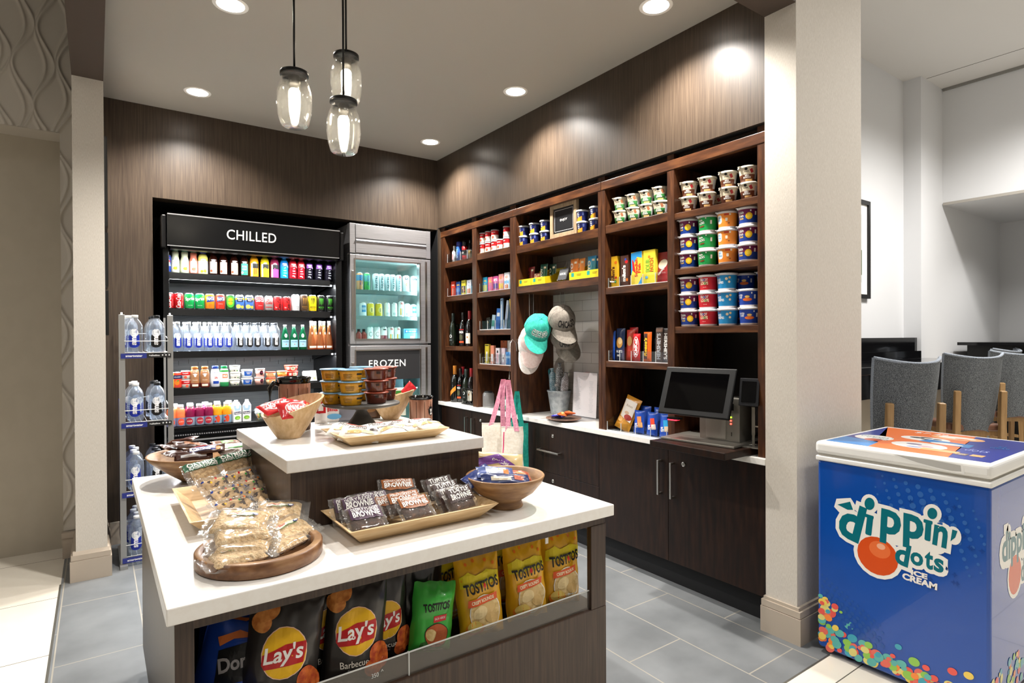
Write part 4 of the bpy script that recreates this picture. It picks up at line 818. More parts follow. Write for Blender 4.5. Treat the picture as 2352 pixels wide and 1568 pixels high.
tub('yogurt_blue', 'white yogurt tub with blue label', .040, .058, '#e8eef4', '#f2f4f6', [(S_rect(0, .028, .07, .034), ink('#1f5fc0')), (S_text('OIKOS\nPRO', -.002, .03, w=.036, h=.018, bold=.02), W_), (S_ell(.026, .022, .007, .008), ink('#142a6c'))], grp='yogurt cups in the cooler', cat=('yogurt_cup', 'cup'))
tub('yogurt_pink', 'pink yogurt cup with dark fruit print', .034, .062, '#e8b4a8', '#f4dcd6', [(S_ell(.006, .03, .015, .018), ink('#3a1a20')), (S_text('fruit', .006, .033, w=.02, h=.007), Pk)], grp='yogurt cups in the cooler', cat=('yogurt_cup', 'cup'))
tub('hummus', 'small round snack cup with red lid band', .036, .05, '#e8c89a', '#d4482c', [(S_rrect(0, .026, .05, .02, .008), ink('#e8a05a')), (S_text('hummus', 0, .026, w=.034, h=.008), W_)])
tub('fruit_cup', 'orange fruit cup', .038, .05, '#ef8a3a', '#f4c49a', [(S_ell(0, .025, .014, .012), ink('#f8b45a'))])
tub('guac', 'red guacamole tub', .052, .048, '#d83a2c', '#e04a38', [(S_ell(.01, .022, .02, .016), ink('#e8e4cc')), (S_text('GUAC', .01, .022, w=.024, h=.008, bold=.02), Gn), (S_rect(-.03, .024, .02, .02), W_)])
def tray_box(root):
    m = MB().prism([(-.055, 0), (.055, 0), (.055, .01), (-.055, .01)], -.02, .05, Kk, axis='y')
    T = Matrix.Translation((0, .0, .01))@Matrix.Rotation(-.35, 4, 'X')
    m.box(-.052, .052, -.012, .018, 0, .085, ink('#eef0f2'), T); decals(m, flatmap(-.0122), [(S_rect(0, .075, .1, .016), ink('#e8a4ac')), (S_text('sliced\nmeat', 0, .04, w=.06, h=.02), Sv), (S_ell(.034, .02, .012, .012), ink('#e8785a'))], T=T); m.build('pack', root, bevel=.003)
kind('white_pack', ('snack_pack', 'pack'), 'white and pink snack pack leaning back', None, tray_box)
def jbot(n, d, liq, mk, lc):
    L = plastic(liq); bot(n, d, [(0, 0, lc), (.029, 0, lc), (.033, .006, lc), (.033, .062, L), (.0345, .066, L), (.031, .078, L), (.033, .095, L), (.028, .12, L), (.020, .132, L), (0, .132, L)], mk, (.13, .152, .0215, CAPW))
jbot('peach_juice', 'peach coloured juice bottle', '#f07a4a', [(S_ell(0, .034, .022, .024), ink('#e0523a')), (S_text('JUICE', 0, .034, w=.03, h=.009, bold=.02), Cr)], ink('#9c9cc0')); jbot('purple_juice', 'purple juice bottle', '#7c1440', [(S_ell(0, .034, .024, .024), ink('#b02c3c')), (S_text('JUICE', 0, .034, w=.034, h=.010, bold=.02), Cr)], ink('#a9b8d0')); jbot('amber_juice', 'golden juice bottle', '#e89a1c', [(S_ell(.008, .036, .014, .026), ink('#d8502c')), (S_ell(-.012, .018, .007, .007), Rd), (S_ell(-.008, .045, .006, .006), Rd)], ink('#9cc0dc'))
def carton(root):
    m = MB().box(-.029, .029, -.029, .029, 0, .12, ink('#eef1f2')).prism([(-.029, .12), (.029, .12), (.012, .15), (-.012, .15)], -.029, .029, ink('#eef1f2'))
    decals(m, flatmap(-.029), [(S_poly([(-.028, .12), (.028, .12), (.018, .085), (-.018, .085)]), ink('#b4d4ec')), (S_ell(0, .112, .012, .012), ink('#eef1f2')), (S_rect(0, .068, .05, .018, .06), ink('#1c2450')), (S_text('Naked', 0, .068, w=.042, h=.013, rot=.06, bold=.02), W_), (S_ell(0, .032, .020, .014), ink('#7ab83a')), (S_ell(.004, .028, .012, .008), ink('#a4d45a'))]); m.build('box', root, bevel=.002)
kind('carton', ('drink_carton', 'carton'), 'white and blue coconut water carton', 'cartons in the cooler', parts(carton, cap(.145, .162, .013, CAPW)))
def salad(root):
    MB().lathe([(0, 0, JARP), (.045, 0, JARP), (.07, .05, JARP), (.072, .055, JARP)], 28).build('bowl', root, 'clear plastic bowl')
    m = MB(); r = random.Random(5)
    for i in range(46):
        a = r.random()*6.28; q = r.random()*.05; m.lathe([(0, -.008, 0) and (0, -.008, c_), (.010+r.random()*.005, 0, c_), (0, .008, c_)] if (c_ := r.choice([Gn, ink('#3f7a34'), Lg, Or, Rd, Yl, ink('#d8e0c0')])) else [], 6, Matrix.Translation((q*math.sin(a), q*math.cos(a), .018+r.random()*.035)))
    m.build('salad', root, 'mixed green salad')
    MB().lathe([(.073, .054, JARP), (.074, .058, JARP), (.066, .068, ink('#eef2f0')), (0, .070, ink('#eef2f0'))], 28).build('lid', root, 'white lid')
kind('salad', ('salad_bowl', 'salad'), 'clear bowl of salad with a white lid', 'salad bowls in the cooler', salad)

# ---- put the cooler rows in place
def desc_label(k, i, n, where):
    d = K[k]['desc']
    return d+' '+where if n == 1 else d+', '+ORD[i]+' of '+str(n)+' from left '+where
def shelf_row(items, z, y, where, rz=lambda: random.uniform(-.12, .12)):
    cnt = {}
    for k, *_ in items: cnt[k] = cnt.get(k, 0)+1
    seen = {}
    for k, x, *zz in items:
        i = seen.get(k, 0); seen[k] = i+1
        use(k, (x, y, z+(zz[0] if zz else 0)), desc_label(k, i, cnt[k], where), rz())
def ux(u, y, v=784): return at(u, v, y=y).x
def zr1(a, scale=5.113, o=340): return o+a/scale
row1 = [('energy_slim', 225), ('lemonade', 320), ('lemonade', 430), ('pink_lemonade', 535), ('yellow_juice', 645), ('tea', 765), ('tea', 885), ('tea', 1010), ('tea_green', 1130), ('vit_orange', 1245), ('vit_yellow', 1370), ('vit_pink', 1485), ('sport_blue', 1597), ('sport_red', 1698), ('sport_red', 1795), ('sport_purple', 1890), ('sport_purple', 2000), ('sport_purple', 2115)]
shelf_row([(k, ux(zr1(a), 4.90, 610)) for k, a in row1], 1.873, 4.90, 'on top cooler shelf')
row2 = [('cola_old', 245), ('cola_old', 360), ('sprite', 485), ('sprite', 608), ('orange_soda', 725), ('red_soda', 848), ('green_s', 965), ('lemonade_can', 1075), ('lemonade_can', 1187), ('cola_mini', 1305), ('cola_diet', 1415), ('cola_zero', 1522), ('cola_zero', 1627), ('energy_white', 1730), ('energy_brown', 1830), ('energy_yellow', 1930), ('energy_black', 2028), ('energy_black', 2132)]
shelf_row([(k, ux(zr1(a), 4.90, 690)) for k, a in row2], 1.612, 4.90, 'on second cooler shelf')
row3 = [('water_blue', 350), ('water_blue', 480), ('water_blue', 600), ('water_blue', 725), ('water_blue', 845), ('water_blue', 955), ('water_black', 1078), ('water_black', 1190), ('water_black', 1290), ('water_black', 1400), ('water_black', 1500), ('pelle', 1608), ('pelle', 1712), ('pelle', 1816), ('rose', 1918), ('rose', 2022), ('rose', 2125)]
shelf_row([(k, ux(zr1(a), 4.88, 770)) for k, a in row3], 1.303, 4.88, 'in cooler', rz=lambda: random.uniform(-.35, .1))
for kk, (a, b, n) in {'water_blue': (310, 900, 6), 'water_black': (1030, 1460, 5), 'rose': (1960, 2170, 3)}.items():
    for i in range(n): use(kk, (ux(zr1(a+(b-a)*i/(n-1)), 4.955, 770), 4.955, 1.303), K[kk]['desc']+', '+ORD[i]+' from left in the rear cooler row', .3)
for i, (a, b) in enumerate(((.42, 0), (.445, 0))): pass
row4 = [('yellow_can', 262, 0), ('orange_can', 340, 0), ('choc_milk', 548, 0), ('choc_milk', 668, 0), ('white_milk', 790, 0), ('green_milk', 895, 0),
        ('white_pack', 1905, 0)]
Y4 = 4.84
shelf_row([(k, ux(zr1(a), Y4, 880), z) for k, a, z in row4], 1.037, Y4, 'on fourth cooler shelf')
def stack(k, a, n, h, y, z0, where, odd=0):
    for i in range(n):
        use(k, (ux(zr1(a), y, 850)+(i % 2)*odd, y, z0+i*h), K[k]['desc']+', '+(['bottom', 'second up', 'third up'][i] if n > 2 else ['bottom', 'top'][i])+' of '+where, random.uniform(-.3, .3))
stack('soup', 440, 2, .064, Y4, 1.037, 'stack beside the milk'); stack('yogurt_white', 1018, 3, .052, Y4, 1.037, 'stack after the green-capped milk', .004); stack('yogurt_blue', 1160, 2, .064, Y4, 1.037, 'front blue stack')
stack('yogurt_pink', 1305, 2, .064, Y4, 1.037, 'pink stack', .006); stack('hummus', 1440, 2, .05, Y4, 1.037, 'stack', .0); stack('fruit_cup', 1575, 2, .052, Y4+.01, 1.037, 'orange stack')
stack('guac', 1680, 3, .048, Y4+.05, 1.037, 'red stack')
row5 = [('peach_juice', 275), ('peach_juice', 378), ('purple_juice', 495), ('purple_juice', 605), ('purple_juice', 712), ('amber_juice', 815), ('amber_juice', 925), ('carton', 1035), ('carton', 1160), ('salad', 1370)]
shelf_row([(k, ux(zr1(a), 4.78, 940)) for k, a in row5], .772, 4.78, 'on bottom cooler shelf', rz=lambda: random.uniform(-.3, .3))
for i in range(7):
    k = ['peach_juice', 'purple_juice', 'purple_juice', 'amber_juice', 'amber_juice', 'salad', 'salad'][i]
    use(k, ([.46, .56, .66, .74, .82, 1.08, 1.16][i], 4.90 if i < 5 else 4.93, .772+(.0 if i < 5 else .0)), K[k]['desc']+' in the rear row, '+['far left', 'left', 'near middle', 'middle', 'right of middle', 'behind the front salad', 'far right'][i], .2)

# ---- drinks in the steel fridge
def fcan(n, d, col, marks, r=.0285, h=.155): 
    kind(n, ('drink_can', 'can'), d, 'cans in the steel fridge', parts(vessel(canprof(r, h, foil(col)), marks), cap(h-.0045, h-.002, r*.25, SIL, name='pull_tab', seg=8)))
fcan('alani', 'slim can of orange and blue', '#d89a6a', [(S_rect(0, .11, .2, .05), ink('#5a8fb0')), (S_text('ALANI', 0, .09, w=.09, h=.018, rot=V90), Bl)]); fcan('alanig', 'slim can of green and teal', '#4ab05a', [(S_rect(0, .11, .2, .06), ink('#5fb0a8')), (S_text('ALANI', 0, .09, w=.09, h=.018, rot=V90), Bl)])
fcan('nutrl', 'tall pale can with dark vertical lettering', '#c8dce2', [(S_text('NUTRL', 0, .085, w=.11, h=.022, rot=V90, bold=.01), ink('#2c4a58'))], .030); fcan('ultra', 'tall white can with a red mark', '#d4e2e6', [(S_text('ULTRA', 0, .08, w=.1, h=.02, rot=V90), ink('#4a7490')), (S_rect(0, .135, .012, .02), Rd)], .030)
fcan('lite', 'wide white can with dark lettering', '#e8f0f2', [(S_text('Lite', 0, .125, w=.044, h=.022, bold=.04), ink('#1c2c4c')), (S_ell(0, .07, .018, .018), ink('#c89a5a')), (S_ell(0, .07, .013, .013), ink('#e8d4b0'))], .033)
fcan('beer_blue', 'short white can with blue print', '#d8e6ec', [(S_rect(0, .07, .04, .06), ink('#4a90c0')), (S_text('BEER', 0, .07, w=.034, h=.02), W_)], .033, .122); fcan('yel', 'short yellow can with an emblem', '#d8c23a', [(S_ell(0, .06, .018, .026), ink('#e8dc8a')), (S_text('8', 0, .06, w=.014, h=.034), ink('#3a4a2a'))], .033, .122)
fcan('wht', 'slim white can with grey lettering', '#eef2f2', [(S_text('X', 0, .08, w=.018, h=.02), Sv), (S_rect(0, .03, .04, .02), ink('#c8d4d8'))], .028, .128); fcan('claw', 'white can with a black ring print', '#e4eaec', [(S_ring(0, .08, .017, .02, .003), Kk), (S_rect(0, .02, .2, .016), Or)], .030, .145)
fcan('truly', 'white can with berry red band', '#dfe8ea', [(S_rect(0, .045, .2, .05), ink('#7a2434')), (S_rect(0, .12, .03, .01), Kk)], .030, .145); fcan('high', 'white can with pastel stripes', '#eef2ee', [(S_rect(-.01, .05, .012, .06), ink('#e8b45a')), (S_rect(.006, .05, .012, .06), ink('#8ac0a0')), (S_text('N', 0, .125, w=.02, h=.02, bold=.03), Rd)], .030, .145)
fx = lambda a, y=4.985: ux(780+a/3.92, y, 650)
shelf_row([('alani', fx(180)), ('alanig', fx(245)), ('nutrl', fx(325)), ('nutrl', fx(363)+.012), ('nutrl', fx(415)+.014), ('nutrl', fx(470)+.006), ('ultra', fx(530)), ('lite', fx(597)), ('lite', fx(668))], 1.815, 4.985, 'on fridge top shelf')
shelf_row([('beer_blue', fx(207)), ('yel', fx(277)), ('yel', fx(350)), ('wht', fx(425)), ('wht', fx(490)), ('high', fx(550), 0), ('wht', fx(606)), ('beer_blue', fx(662))], 1.585, 4.985, 'on fridge middle shelf')
L = plastic('#8a3a34'); kind('cooler_bot', ('drink_bottle', 'bottle'), 'red drink bottle with black cap', 'bottles in the steel fridge', parts(vessel([(0, 0, W_), (.026, 0, W_), (.026, .03, L), (.026, .08, L), (.012, .105, L), (0, .105, L)]), cap(.10, .125, .013, CAPK)))
shelf_row([('cooler_bot', fx(170)), ('cooler_bot', fx(215)), ('claw', fx(270)), ('claw', fx(333)), ('truly', fx(395)), ('high', fx(457)), ('high', fx(517))], 1.3505, 4.985, 'on fridge lower shelf')
bxm = MB().box(-.075, .075, -.04, .06, 0, .13, ink('#5a98a8')); decals(bxm, flatmap(-.04), [(S_rect(0, .105, .13, .03), ink('#2c6a9c')), (S_ell(-.045, .105, .007, .007), W_), (S_text('HARD SELTZER', .01, .105, w=.08, h=.008), W_), (S_rect(.01, .045, .04, .03), W_), (S_text('2002', .01, .045, w=.028, h=.012), ink('#2c6a9c'))])
tag(bxm.build('drink_box', loc=(fx(625), 4.985, 1.3505), bevel=.002), 'teal box at the right of the fridge lower shelf', 'box')
for i, (x, w_, h_, c, d) in enumerate(((1.84, .09, .2, '#b0478c', 'magenta frozen food box'), (1.95, .07, .22, '#d8a4b8', 'pink frozen food box'), (2.12, .10, .16, '#33465a', 'dark blue frozen food pack'), (2.26, .09, .13, '#8fb4c4', 'pale blue frozen food pack'))):
    tag(MB().box(-w_/2, w_/2, 0, .12, 0, h_, ink(c)).build('frozen_box', loc=(x, 4.98, .941), bevel=.003), d+' behind the lower fridge door', 'box', 'boxes in the freezer')

# ---- bottles in the wire rack
for ti, z in enumerate(TIERS):
    for s, k, nm in ((-1, 'rack_blue', 'blue-label'), (1, 'rack_black', 'black-label')):
        n = 4
        for j in range(n):
            x = .255+s*.058-(.022*min(j, 1) if s < 0 and ti == 0 else 0)+(0 if j == 0 else (-.010 if (j+ti) % 2 else .006))
            use(k, (x, 4.342+.088*j, z+.001), 'clear '+nm+' water bottle, '+['front', 'second back', 'third back', 'rearmost'][j]+' on '+['top', 'second', 'third', 'lowest'][ti]+' rack tier', [-.15, .4, -.6, .2][j])
# ================================================================== ITEMS ON THE SHELF WALL (fronts face -x)
RZ = -PI/2
def uy(u, x, v=700): return at(u, v, x=x).y
def cup(n, d, r, h, r0, lidc, body, marks, catn=('cereal_cup', 'cup'), grp='cups on the shelves', tabl=True, band=None, liquid=None):
    B = ink(body); prof = [(0, 0, ink(lidc)), (r0, 0, ink(lidc)), (r0+.001, .006, B), (r-.002, h-.012, ink(lidc)), (r-.001, h-.008, ink(lidc)), (0, h-.008, ink(lidc))] if band is None else band
    def lid(root):
        m = MB().lathe([(r+.002, h-.010, ink(lidc)), (r+.0035, h-.004, ink(lidc)), (r+.001, h, ink(lidc)), (0, h, ink(lidc))], 28)
        if tabl: m.prism([(-.010, 0), (.010, 0), (.006, .012), (-.006, .012)], h-.004, h-.002, ink(lidc), T=Matrix.Rotation(2.4, 4, 'Z')@Matrix.Translation((0, r+.0, 0)), axis='z')
        m.build('lid', root)
    kind(n, catn, d, grp, parts(vessel(prof, marks, seg=36, cell=(.008, .02)), lid))
CR, CH, C0 = .0515, .089, .044
def cereal(n, d, c, marks, top=None):
    B = ink(c); T = ink(top or c); w = ink('#e9e7ea')
    cup(n, d, CR, CH, C0, '#e9e7ea', c, marks, band=[(0, 0, w), (C0, 0, w), (C0+.001, .010, B), (.0475, .046, T), (CR-.002, CH-.012, w), (CR-.001, CH-.008, w), (0, CH-.008, w)])
cereal('raisin', 'maroon and blue raisin bran cereal cup', '#1c3f94', [(S_text('Raisin', -.022, .062, w=.036, h=.016, bold=.05), Kk), (S_text('Raisin', -.022, .062, w=.035, h=.015, bold=.01), W_), (S_text('Bran', -.022, .046, w=.032, h=.015, bold=.05), Kk), (S_text('Bran', -.022, .046, w=.031, h=.014, bold=.01), W_), (S_text('Crunch', -.020, .032, w=.026, h=.010, bold=.03), Yl), (S_star(.022, .042, .018, .012, 10), Yl), (S_ell(.022, .042, .010, .010), ink('#f8d84a')), (S_text('Kelloggs', -.02, .075, w=.022, h=.005), Rd), (S_rect(.030, .068, .006, .008), W_), (S_rect(.055, .055, .009, .018), W_)], '#6a1a4a')
cereal('apple', 'green apple cereal cup', '#1f9a4c', [(S_text('Apple', -.022, .062, w=.03, h=.012, bold=.03), W_), (S_text('JACKS', -.016, .046, w=.042, h=.018, rot=.1, bold=.05), Kk), (S_text('JACKS', -.016, .046, w=.040, h=.016, rot=.1, bold=.02), W_), (S_ell(-.012, .030, .016, .004, .1), ink('#7a3a1c')), (S_text('Kelloggs', -.03, .073, w=.024, h=.006), Rd), (S_rect(.040, .050, .010, .020), W_), (S_rect(.012, .072, .006, .007), W_)])
cereal('mini', 'orange mini wheats cereal cup', '#ee8f35', [(S_rrect(-.026, .048, .036, .044, .012), W_), (S_text('MINI\nWheats', -.026, .050, w=.028, h=.024, bold=.03), Lb), (S_rect(.018, .070, .024, .009), ink('#c4402c')), (S_rrect(.018, .045, .012, .016, .003), Cr), (S_ell(.036, .070, .005, .005), Cr), (S_ell(.03, .026, .004, .004), ink('#8a4a2c'))])
cereal('loops', 'red fruit ring cereal cup', '#c8202c', [(S_text('FROOT', -.004, .062, w=.046, h=.015, bold=.03), W_), (S_text('LOOPS', -.002, .044, w=.046, h=.016, bold=.03), ink('#f4e8c0')), (S_ring(.004, .044, .006, .007, .003), Gn), (S_ring(-.002, .062, .005, .006, .003), Bl), (S_text('Kelloggs', -.02, .074, w=.018, h=.005), W_), (S_text('made with', 0, .024, w=.02, h=.004), W_)])
cereal('rice', 'light blue rice cereal cup', '#1e86c0', [(S_text('Kelloggs', -.028, .071, w=.022, h=.009, shear=.2, bold=.02), Rd), (S_text('RICE', -.026, .054, w=.026, h=.012, bold=.02), W_), (S_text('KRISPIES', -.018, .040, w=.044, h=.012, bold=.02), W_), (S_ell(.02, .058, .007, .007), ink('#f0d8b4')), (S_ell(.036, .064, .006, .006), ink('#e8c48a')), (S_ell(.034, .042, .006, .006), ink('#f0d8b4'))])
cereal('flakes', 'dark blue frosted flakes cereal cup', '#1a3f9e', [(S_text('FROSTED\nFLAKES', -.030, .052, w=.034, h=.020, bold=.02), W_), (S_ell(.012, .036, .024, .008), ink('#e8702c')), (S_ell(.012, .050, .012, .006), ink('#f0c46a')), (S_rect(.034, .068, .006, .008), W_), (S_rect(.050, .05, .009, .020), W_)])
def oats(n, d, c, c2, t):
    B = ink('#d9cdb4'); G_ = ink(c); w = ink('#ddd6c6')
    mk = [(S_ell(-.004, .066, .008, .006), Kk), (S_rect(-.004, .073, .013, .003, .1), Kk), (S_text('QUAKER', -.003, .054, w=.026, h=.006, bold=.03), Kk), (S_text(t, 0, .030, w=.042, h=.017, bold=.03), W_), (S_rect(.024, .056, .014, .02, .5), ink(c2)), (S_rect(.055, .04, .020, .045), Sv), (S_rect(.010, .012, .04, .010), ink('#c9a06a'))]
    cup(n, d, .046, .083, .034, '#ddd6c6', c, mk, ('oatmeal_cup', 'cup'), band=[(0, 0, w), (.034, 0, G_), (.039, .040, B), (.044, .071, w), (.045, .075, w), (0, .075, w)])
oats('oat_green', 'green and cream oatmeal cup', '#3f8a48', '#a86a48', 'APPLES &\nCINNAMON'); oats('oat_brown', 'brown and cream oatmeal cup', '#6a3a24', '#a8282c', 'MAPLE &\nBROWN SUGAR')
cup('mac', 'blue and orange macaroni cup', .040, .078, .032, '#c9cdd4', '#1c2660', [(S_poly([(-.038, .0), (.018, .0), (.018, .036), (-.01, .026), (-.038, .020)]), ink('#e8a02c')), (S_text('KRAFT', -.012, .058, w=.018, h=.007, bold=.03), W_), (S_text('Mac', -.012, .047, w=.018, h=.009, bold=.03), W_), (S_poly([(-.022, .037), (-.002, .037), (-.012, .028)]), W_), (S_rect(.026, .05, .012, .02), ink('#5a68a8'))], ('macaroni_cup', 'cup'), tabl=False)
cup('red_soup', 'red and white soup can', .031, .088, .031, '#b9babd', '#ece6dc', [(S_rect(0, .062, .2, .036), Rd), (S_text("Campbell's", 0, .064, w=.044, h=.015, shear=.2, bold=.02), W_), (S_ell(.0, .024, .010, .011), ink('#d8563a'))], ('soup_can', 'can'), tabl=False, grp='soup cans on the shelf wall')
def col(k, u, x, z0, n, h, where, vr=700, lv=('bottom', 'middle', 'top'), jit=.1, dx=(0, 0, 0), rz=0):
    y = uy(u, x, vr)
    for i in range(n):
        l = lv[i] if n == 3 else ('bottom', 'top')[i]
        use(k, (x+dx[i % 3]*.01, y+random.uniform(-.003, .003), z0+i*h), K[k]['desc']+', '+l+' one '+where, RZ+rz+random.uniform(-jit, jit))
x = 2.665
for k, u, w_ in (('raisin', 1583, 'of the left stack, middle shelf'), ('apple', 1626, 'of the green stack'), ('mini', 1671, 'of the orange stack'), ('raisin', 1719, 'of the right stack, middle shelf')): col(k, u, x, 1.763, 3, .0905, w_, rz=.2)
for k, u, w_ in (('raisin', 1583, 'of the left stack, lower shelf'), ('loops', 1627, 'of the red stack'), ('rice', 1671, 'of the light blue stack')): col(k, u, x, 1.448, 3, .0905, w_, rz=.2)
col('flakes', 1721, x, 1.448, 2, .0905, 'of the right front stack, lower shelf', rz=.2)
use('flakes', (2.76, uy(1712, 2.76), 1.448+.181), 'dark blue frosted flakes cereal cup in the shadow behind the top of the right stack', RZ+.2); use('flakes', (2.76, 1.66, 1.448+.181), 'dark blue frosted flakes cereal cup half hidden by the right post', RZ); 
for q in (0, 1): use('flakes', (2.76, uy(1712, 2.76), 1.448+.0905*q), 'dark blue frosted flakes cereal cup under the one in shadow, '+('bottom', 'middle')[q], RZ); use('flakes', (2.76, 1.66, 1.448+.0905*q), 'dark blue frosted flakes cereal cup behind the right post, '+('bottom', 'middle')[q], RZ)
for i, u in enumerate((1583, 1625, 1673, 1719)): col('oat_brown', u, 2.66, 2.071, 2, .081, 'of the '+ORD[i]+' brown oatmeal stack', 440, rz=.35)
use('oat_brown', (2.77, uy(1652, 2.77, 440), 2.071), 'brown and cream oatmeal cup in the shadow behind the second and third stacks', RZ)
for i, u in enumerate((1427, 1457, 1487, 1519)): col('oat_green', u, 2.665, 2.089, 2, .080, 'of the '+ORD[i]+' green oatmeal stack', 480, rz=.3)
for i, u in enumerate((1203, 1228, 1253)): col('mac', u, 2.67, 2.086, 2, .077, 'of the '+ORD[i]+' stack left of the sign', 530, rz=.3)
for i, u in enumerate((1338, 1368)): col('mac', u, 2.665, 2.086, 2, .077, 'of the '+ORD[i]+' stack right of the sign', 510, rz=.25)
for i, (u, n) in enumerate(((1110, 2), (1123, 2), (1137, 2), (1150, 1), (1165, 2))):
    y = uy(u, 2.66, 560); use('red_soup', (2.66, y, 2.095), 'red and white soup can, '+ORD[i]+' from left in the bottom row', RZ+random.uniform(-.4, .4))
    if n == 2: use('red_soup', (2.66, y, 2.184), 'red and white soup can stacked on the '+ORD[i]+' can from the left', RZ+random.uniform(-.4, .4))

# --- acrylic bins
def bin_(label, y0, y1, z, x=2.62, hf=.06, hb=.14, depth=.17, div=4, steps=None):
    t = thing('acrylic_bin', label, 'display bin', (x, (y0+y1)/2, z+.0005)); w = (y1-y0)/2; e = .003
    m = MB().box(0, depth, -w, w, 0, e, CLEAR).box(0, e, -w, w, e, hf, CLEAR).box(depth-e, depth, -w, w, e, hb, CLEAR)
    m.build('tray', t, 'clear acrylic tray')
    for k in range(div+1):
        yy = -w+(2*w-e)*k/div
        MB().prism([(e, e), (depth-e, e), (depth-e, hb), (e, hf)], yy, yy+e, CLEAR, axis='y').box(0, .002, yy-.0005, yy+e+.0005, e, hf+.001, MATS['acrylic_edge']).build('divider', t)
    MB().box(-.0015, .0005, -w, w, 0, .004, ink('#e8e8ea')).build('base_edge', t)
    return t
def carton_box(name, w, h, d, base, marks, cat, label, loc, rz=RZ, bevel=.001, rot=None, group=None):
    m = MB().box(-w/2, w/2, 0, d, 0, h, ink(base)); decals(m, flatmap(0), marks)
    return tag(m.build(name, loc=loc, rot=rot or (0, 0, rz), bevel=bevel), label, cat, group)
bin_('clear acrylic bin holding candy boxes on the second shelf by the green oatmeal cups', 2.17, 2.645, 1.700, hf=.06, div=5)
candy = [(1409, .064, .195, '#eab82c', [(S_text('m&m\'s', -.004, .08, w=.10, h=.030, rot=V90, bold=.05), ink('#5a2c1c')), (S_ell(.02, .155, .012, .01), Or), (S_ell(.012, .17, .009, .009), Yl), (S_ell(.022, .06, .008, .008), Rd), (S_ell(.018, .035, .008, .01), Gn)], 'yellow candy box with brown vertical letters'),
         (1434, .064, .19, '#4a2a20', [(S_text('m&m\'s', -.004, .08, w=.10, h=.030, rot=V90, bold=.05), ink('#f2ece2')), (S_ell(.018, .15, .012, .01), Rd), (S_ell(.01, .165, .008, .008), Bl), (S_ell(.022, .04, .008, .01), Or)], 'brown candy box with white vertical letters'),
         (1462, .086, .20, '#f2d23c', [(S_poly([(-.043, .06), (-.043, .195), (.0, .2), (.043, .2), (.043, .16), (.005, .17), (-.02, .13)]), ink('#2a8fd0')), (S_poly([(-.036, .16), (-.02, .14), (-.006, .07), (-.03, .09)]), Rd), (S_text('Swedish', -.002, .105, w=.11, h=.024, rot=V90, bold=.03), Rd), (S_text('Fish', .022, .10, w=.055, h=.024, rot=V90, bold=.03), Rd), (S_poly([(.01, .0), (.043, .0), (.043, .05)]), ink('#2a8fd0'))], 'yellow and blue candy box with red fish'),
         (1491, .090, .20, '#ecd93c', [(S_text('SOUR', -.010, .11, w=.08, h=.032, rot=V90, bold=.06), Kk), (S_text('SOUR', -.010, .11, w=.076, h=.028, rot=V90, bold=.02), Lg), (S_text('PATCH', .020, .11, w=.08, h=.026, rot=V90, bold=.06), Kk), (S_text('PATCH', .020, .11, w=.076, h=.023, rot=V90, bold=.02), Or), (S_ell(-.02, .04, .012, .008), Lb), (S_ell(.0, .16, .01, .008), Or)], 'pale yellow sour candy box')]
for u, w, h, c, mk, lab in candy: carton_box('candy_box', w, h, .025, c, mk, 'candy box', lab, (2.655, uy(u, 2.655, 620), 1.704))
carton_box('candy_bag', .10, .18, .03, '#8f1f22', [(S_ell(.0, .11, .034, .026, .5), Cr), (S_text('candy', -.01, .07, w=.06, h=.02, rot=.8, bold=.03), W_)], 'candy bag', 'dark red candy bag at the right end of the candy boxes', (2.67, uy(1520, 2.67, 620), 1.704), rot=(-.1, 0, RZ))
def slim(u, x, z, w, h, d, base, marks, name, cat, lab, lean=0, vr=700, tilt=0):
    m = MB(); B = foil(base)
    m.grid(lambda a, b: ((a-.5)*w*(1-.06*math.sin(PI*b)), -d/2*math.sin(PI*min(max(a, .0), 1))**.6*min(1, math.sin(PI*b)*4) if 0 < b < 1 else 0, b*h), 8, 14, B)
    m.grid(lambda a, b: ((a-.5)*w*(1-.06*math.sin(PI*b)), d/2*math.sin(PI*min(max(a, .0), 1))**.6*min(1, math.sin(PI*b)*4) if 0 < b < 1 else 0, b*h), 8, 14, B, flip=True)
    decals(m, lambda a, b, o: (a, -d/2*max(0, 1-(2*a/w)**2)**.4*min(1, math.sin(PI*min(max(b/h, 0), 1))*4)-.0008-o, b), marks, .012)
    return tag(m.build(name, loc=(x, uy(u, x, vr), z), rot=(-lean, tilt, RZ)), lab, cat)
bin_('clear acrylic bin of standing candy bars on the third shelf', 2.17, 2.645, 1.242, hf=.065, div=5)
slim(1404, 2.67, 1.247, .065, .185, .02, '#1c55b8', [(S_text('PEANUT', -.005, .10, w=.1, h=.02, rot=V90, bold=.03), W_), (S_rect(-.024, .09, .008, .16), ink('#b8d4f0'))], 'snack_pack', 'snack pack', 'blue snack pack standing leftmost in the candy bar bin', .05, 800)
slim(1424, 2.675, 1.247, .075, .20, .02, '#25365c', [(S_ell(.0, .11, .026, .034), ink('#c8924a')), (S_ell(.005, .12, .016, .02), ink('#e8c890')), (S_text('NUTS', 0, .055, w=.05, h=.016, bold=.03), W_), (S_text('MIX', 0, .03, w=.03, h=.012, bold=.03), W_)], 'snack_pack', 'snack pack', 'navy nut mix pack beside the blue pack', .05, 800)
slim(1447, 2.69, 1.247, .07, .19, .018, '#c4402c', [(S_ell(0, .12, .02, .03), ink('#d8a05a'))], 'candy_bar', 'candy bar', 'orange-red candy bar between the nut mix and the red wafer bar', .05, 800)
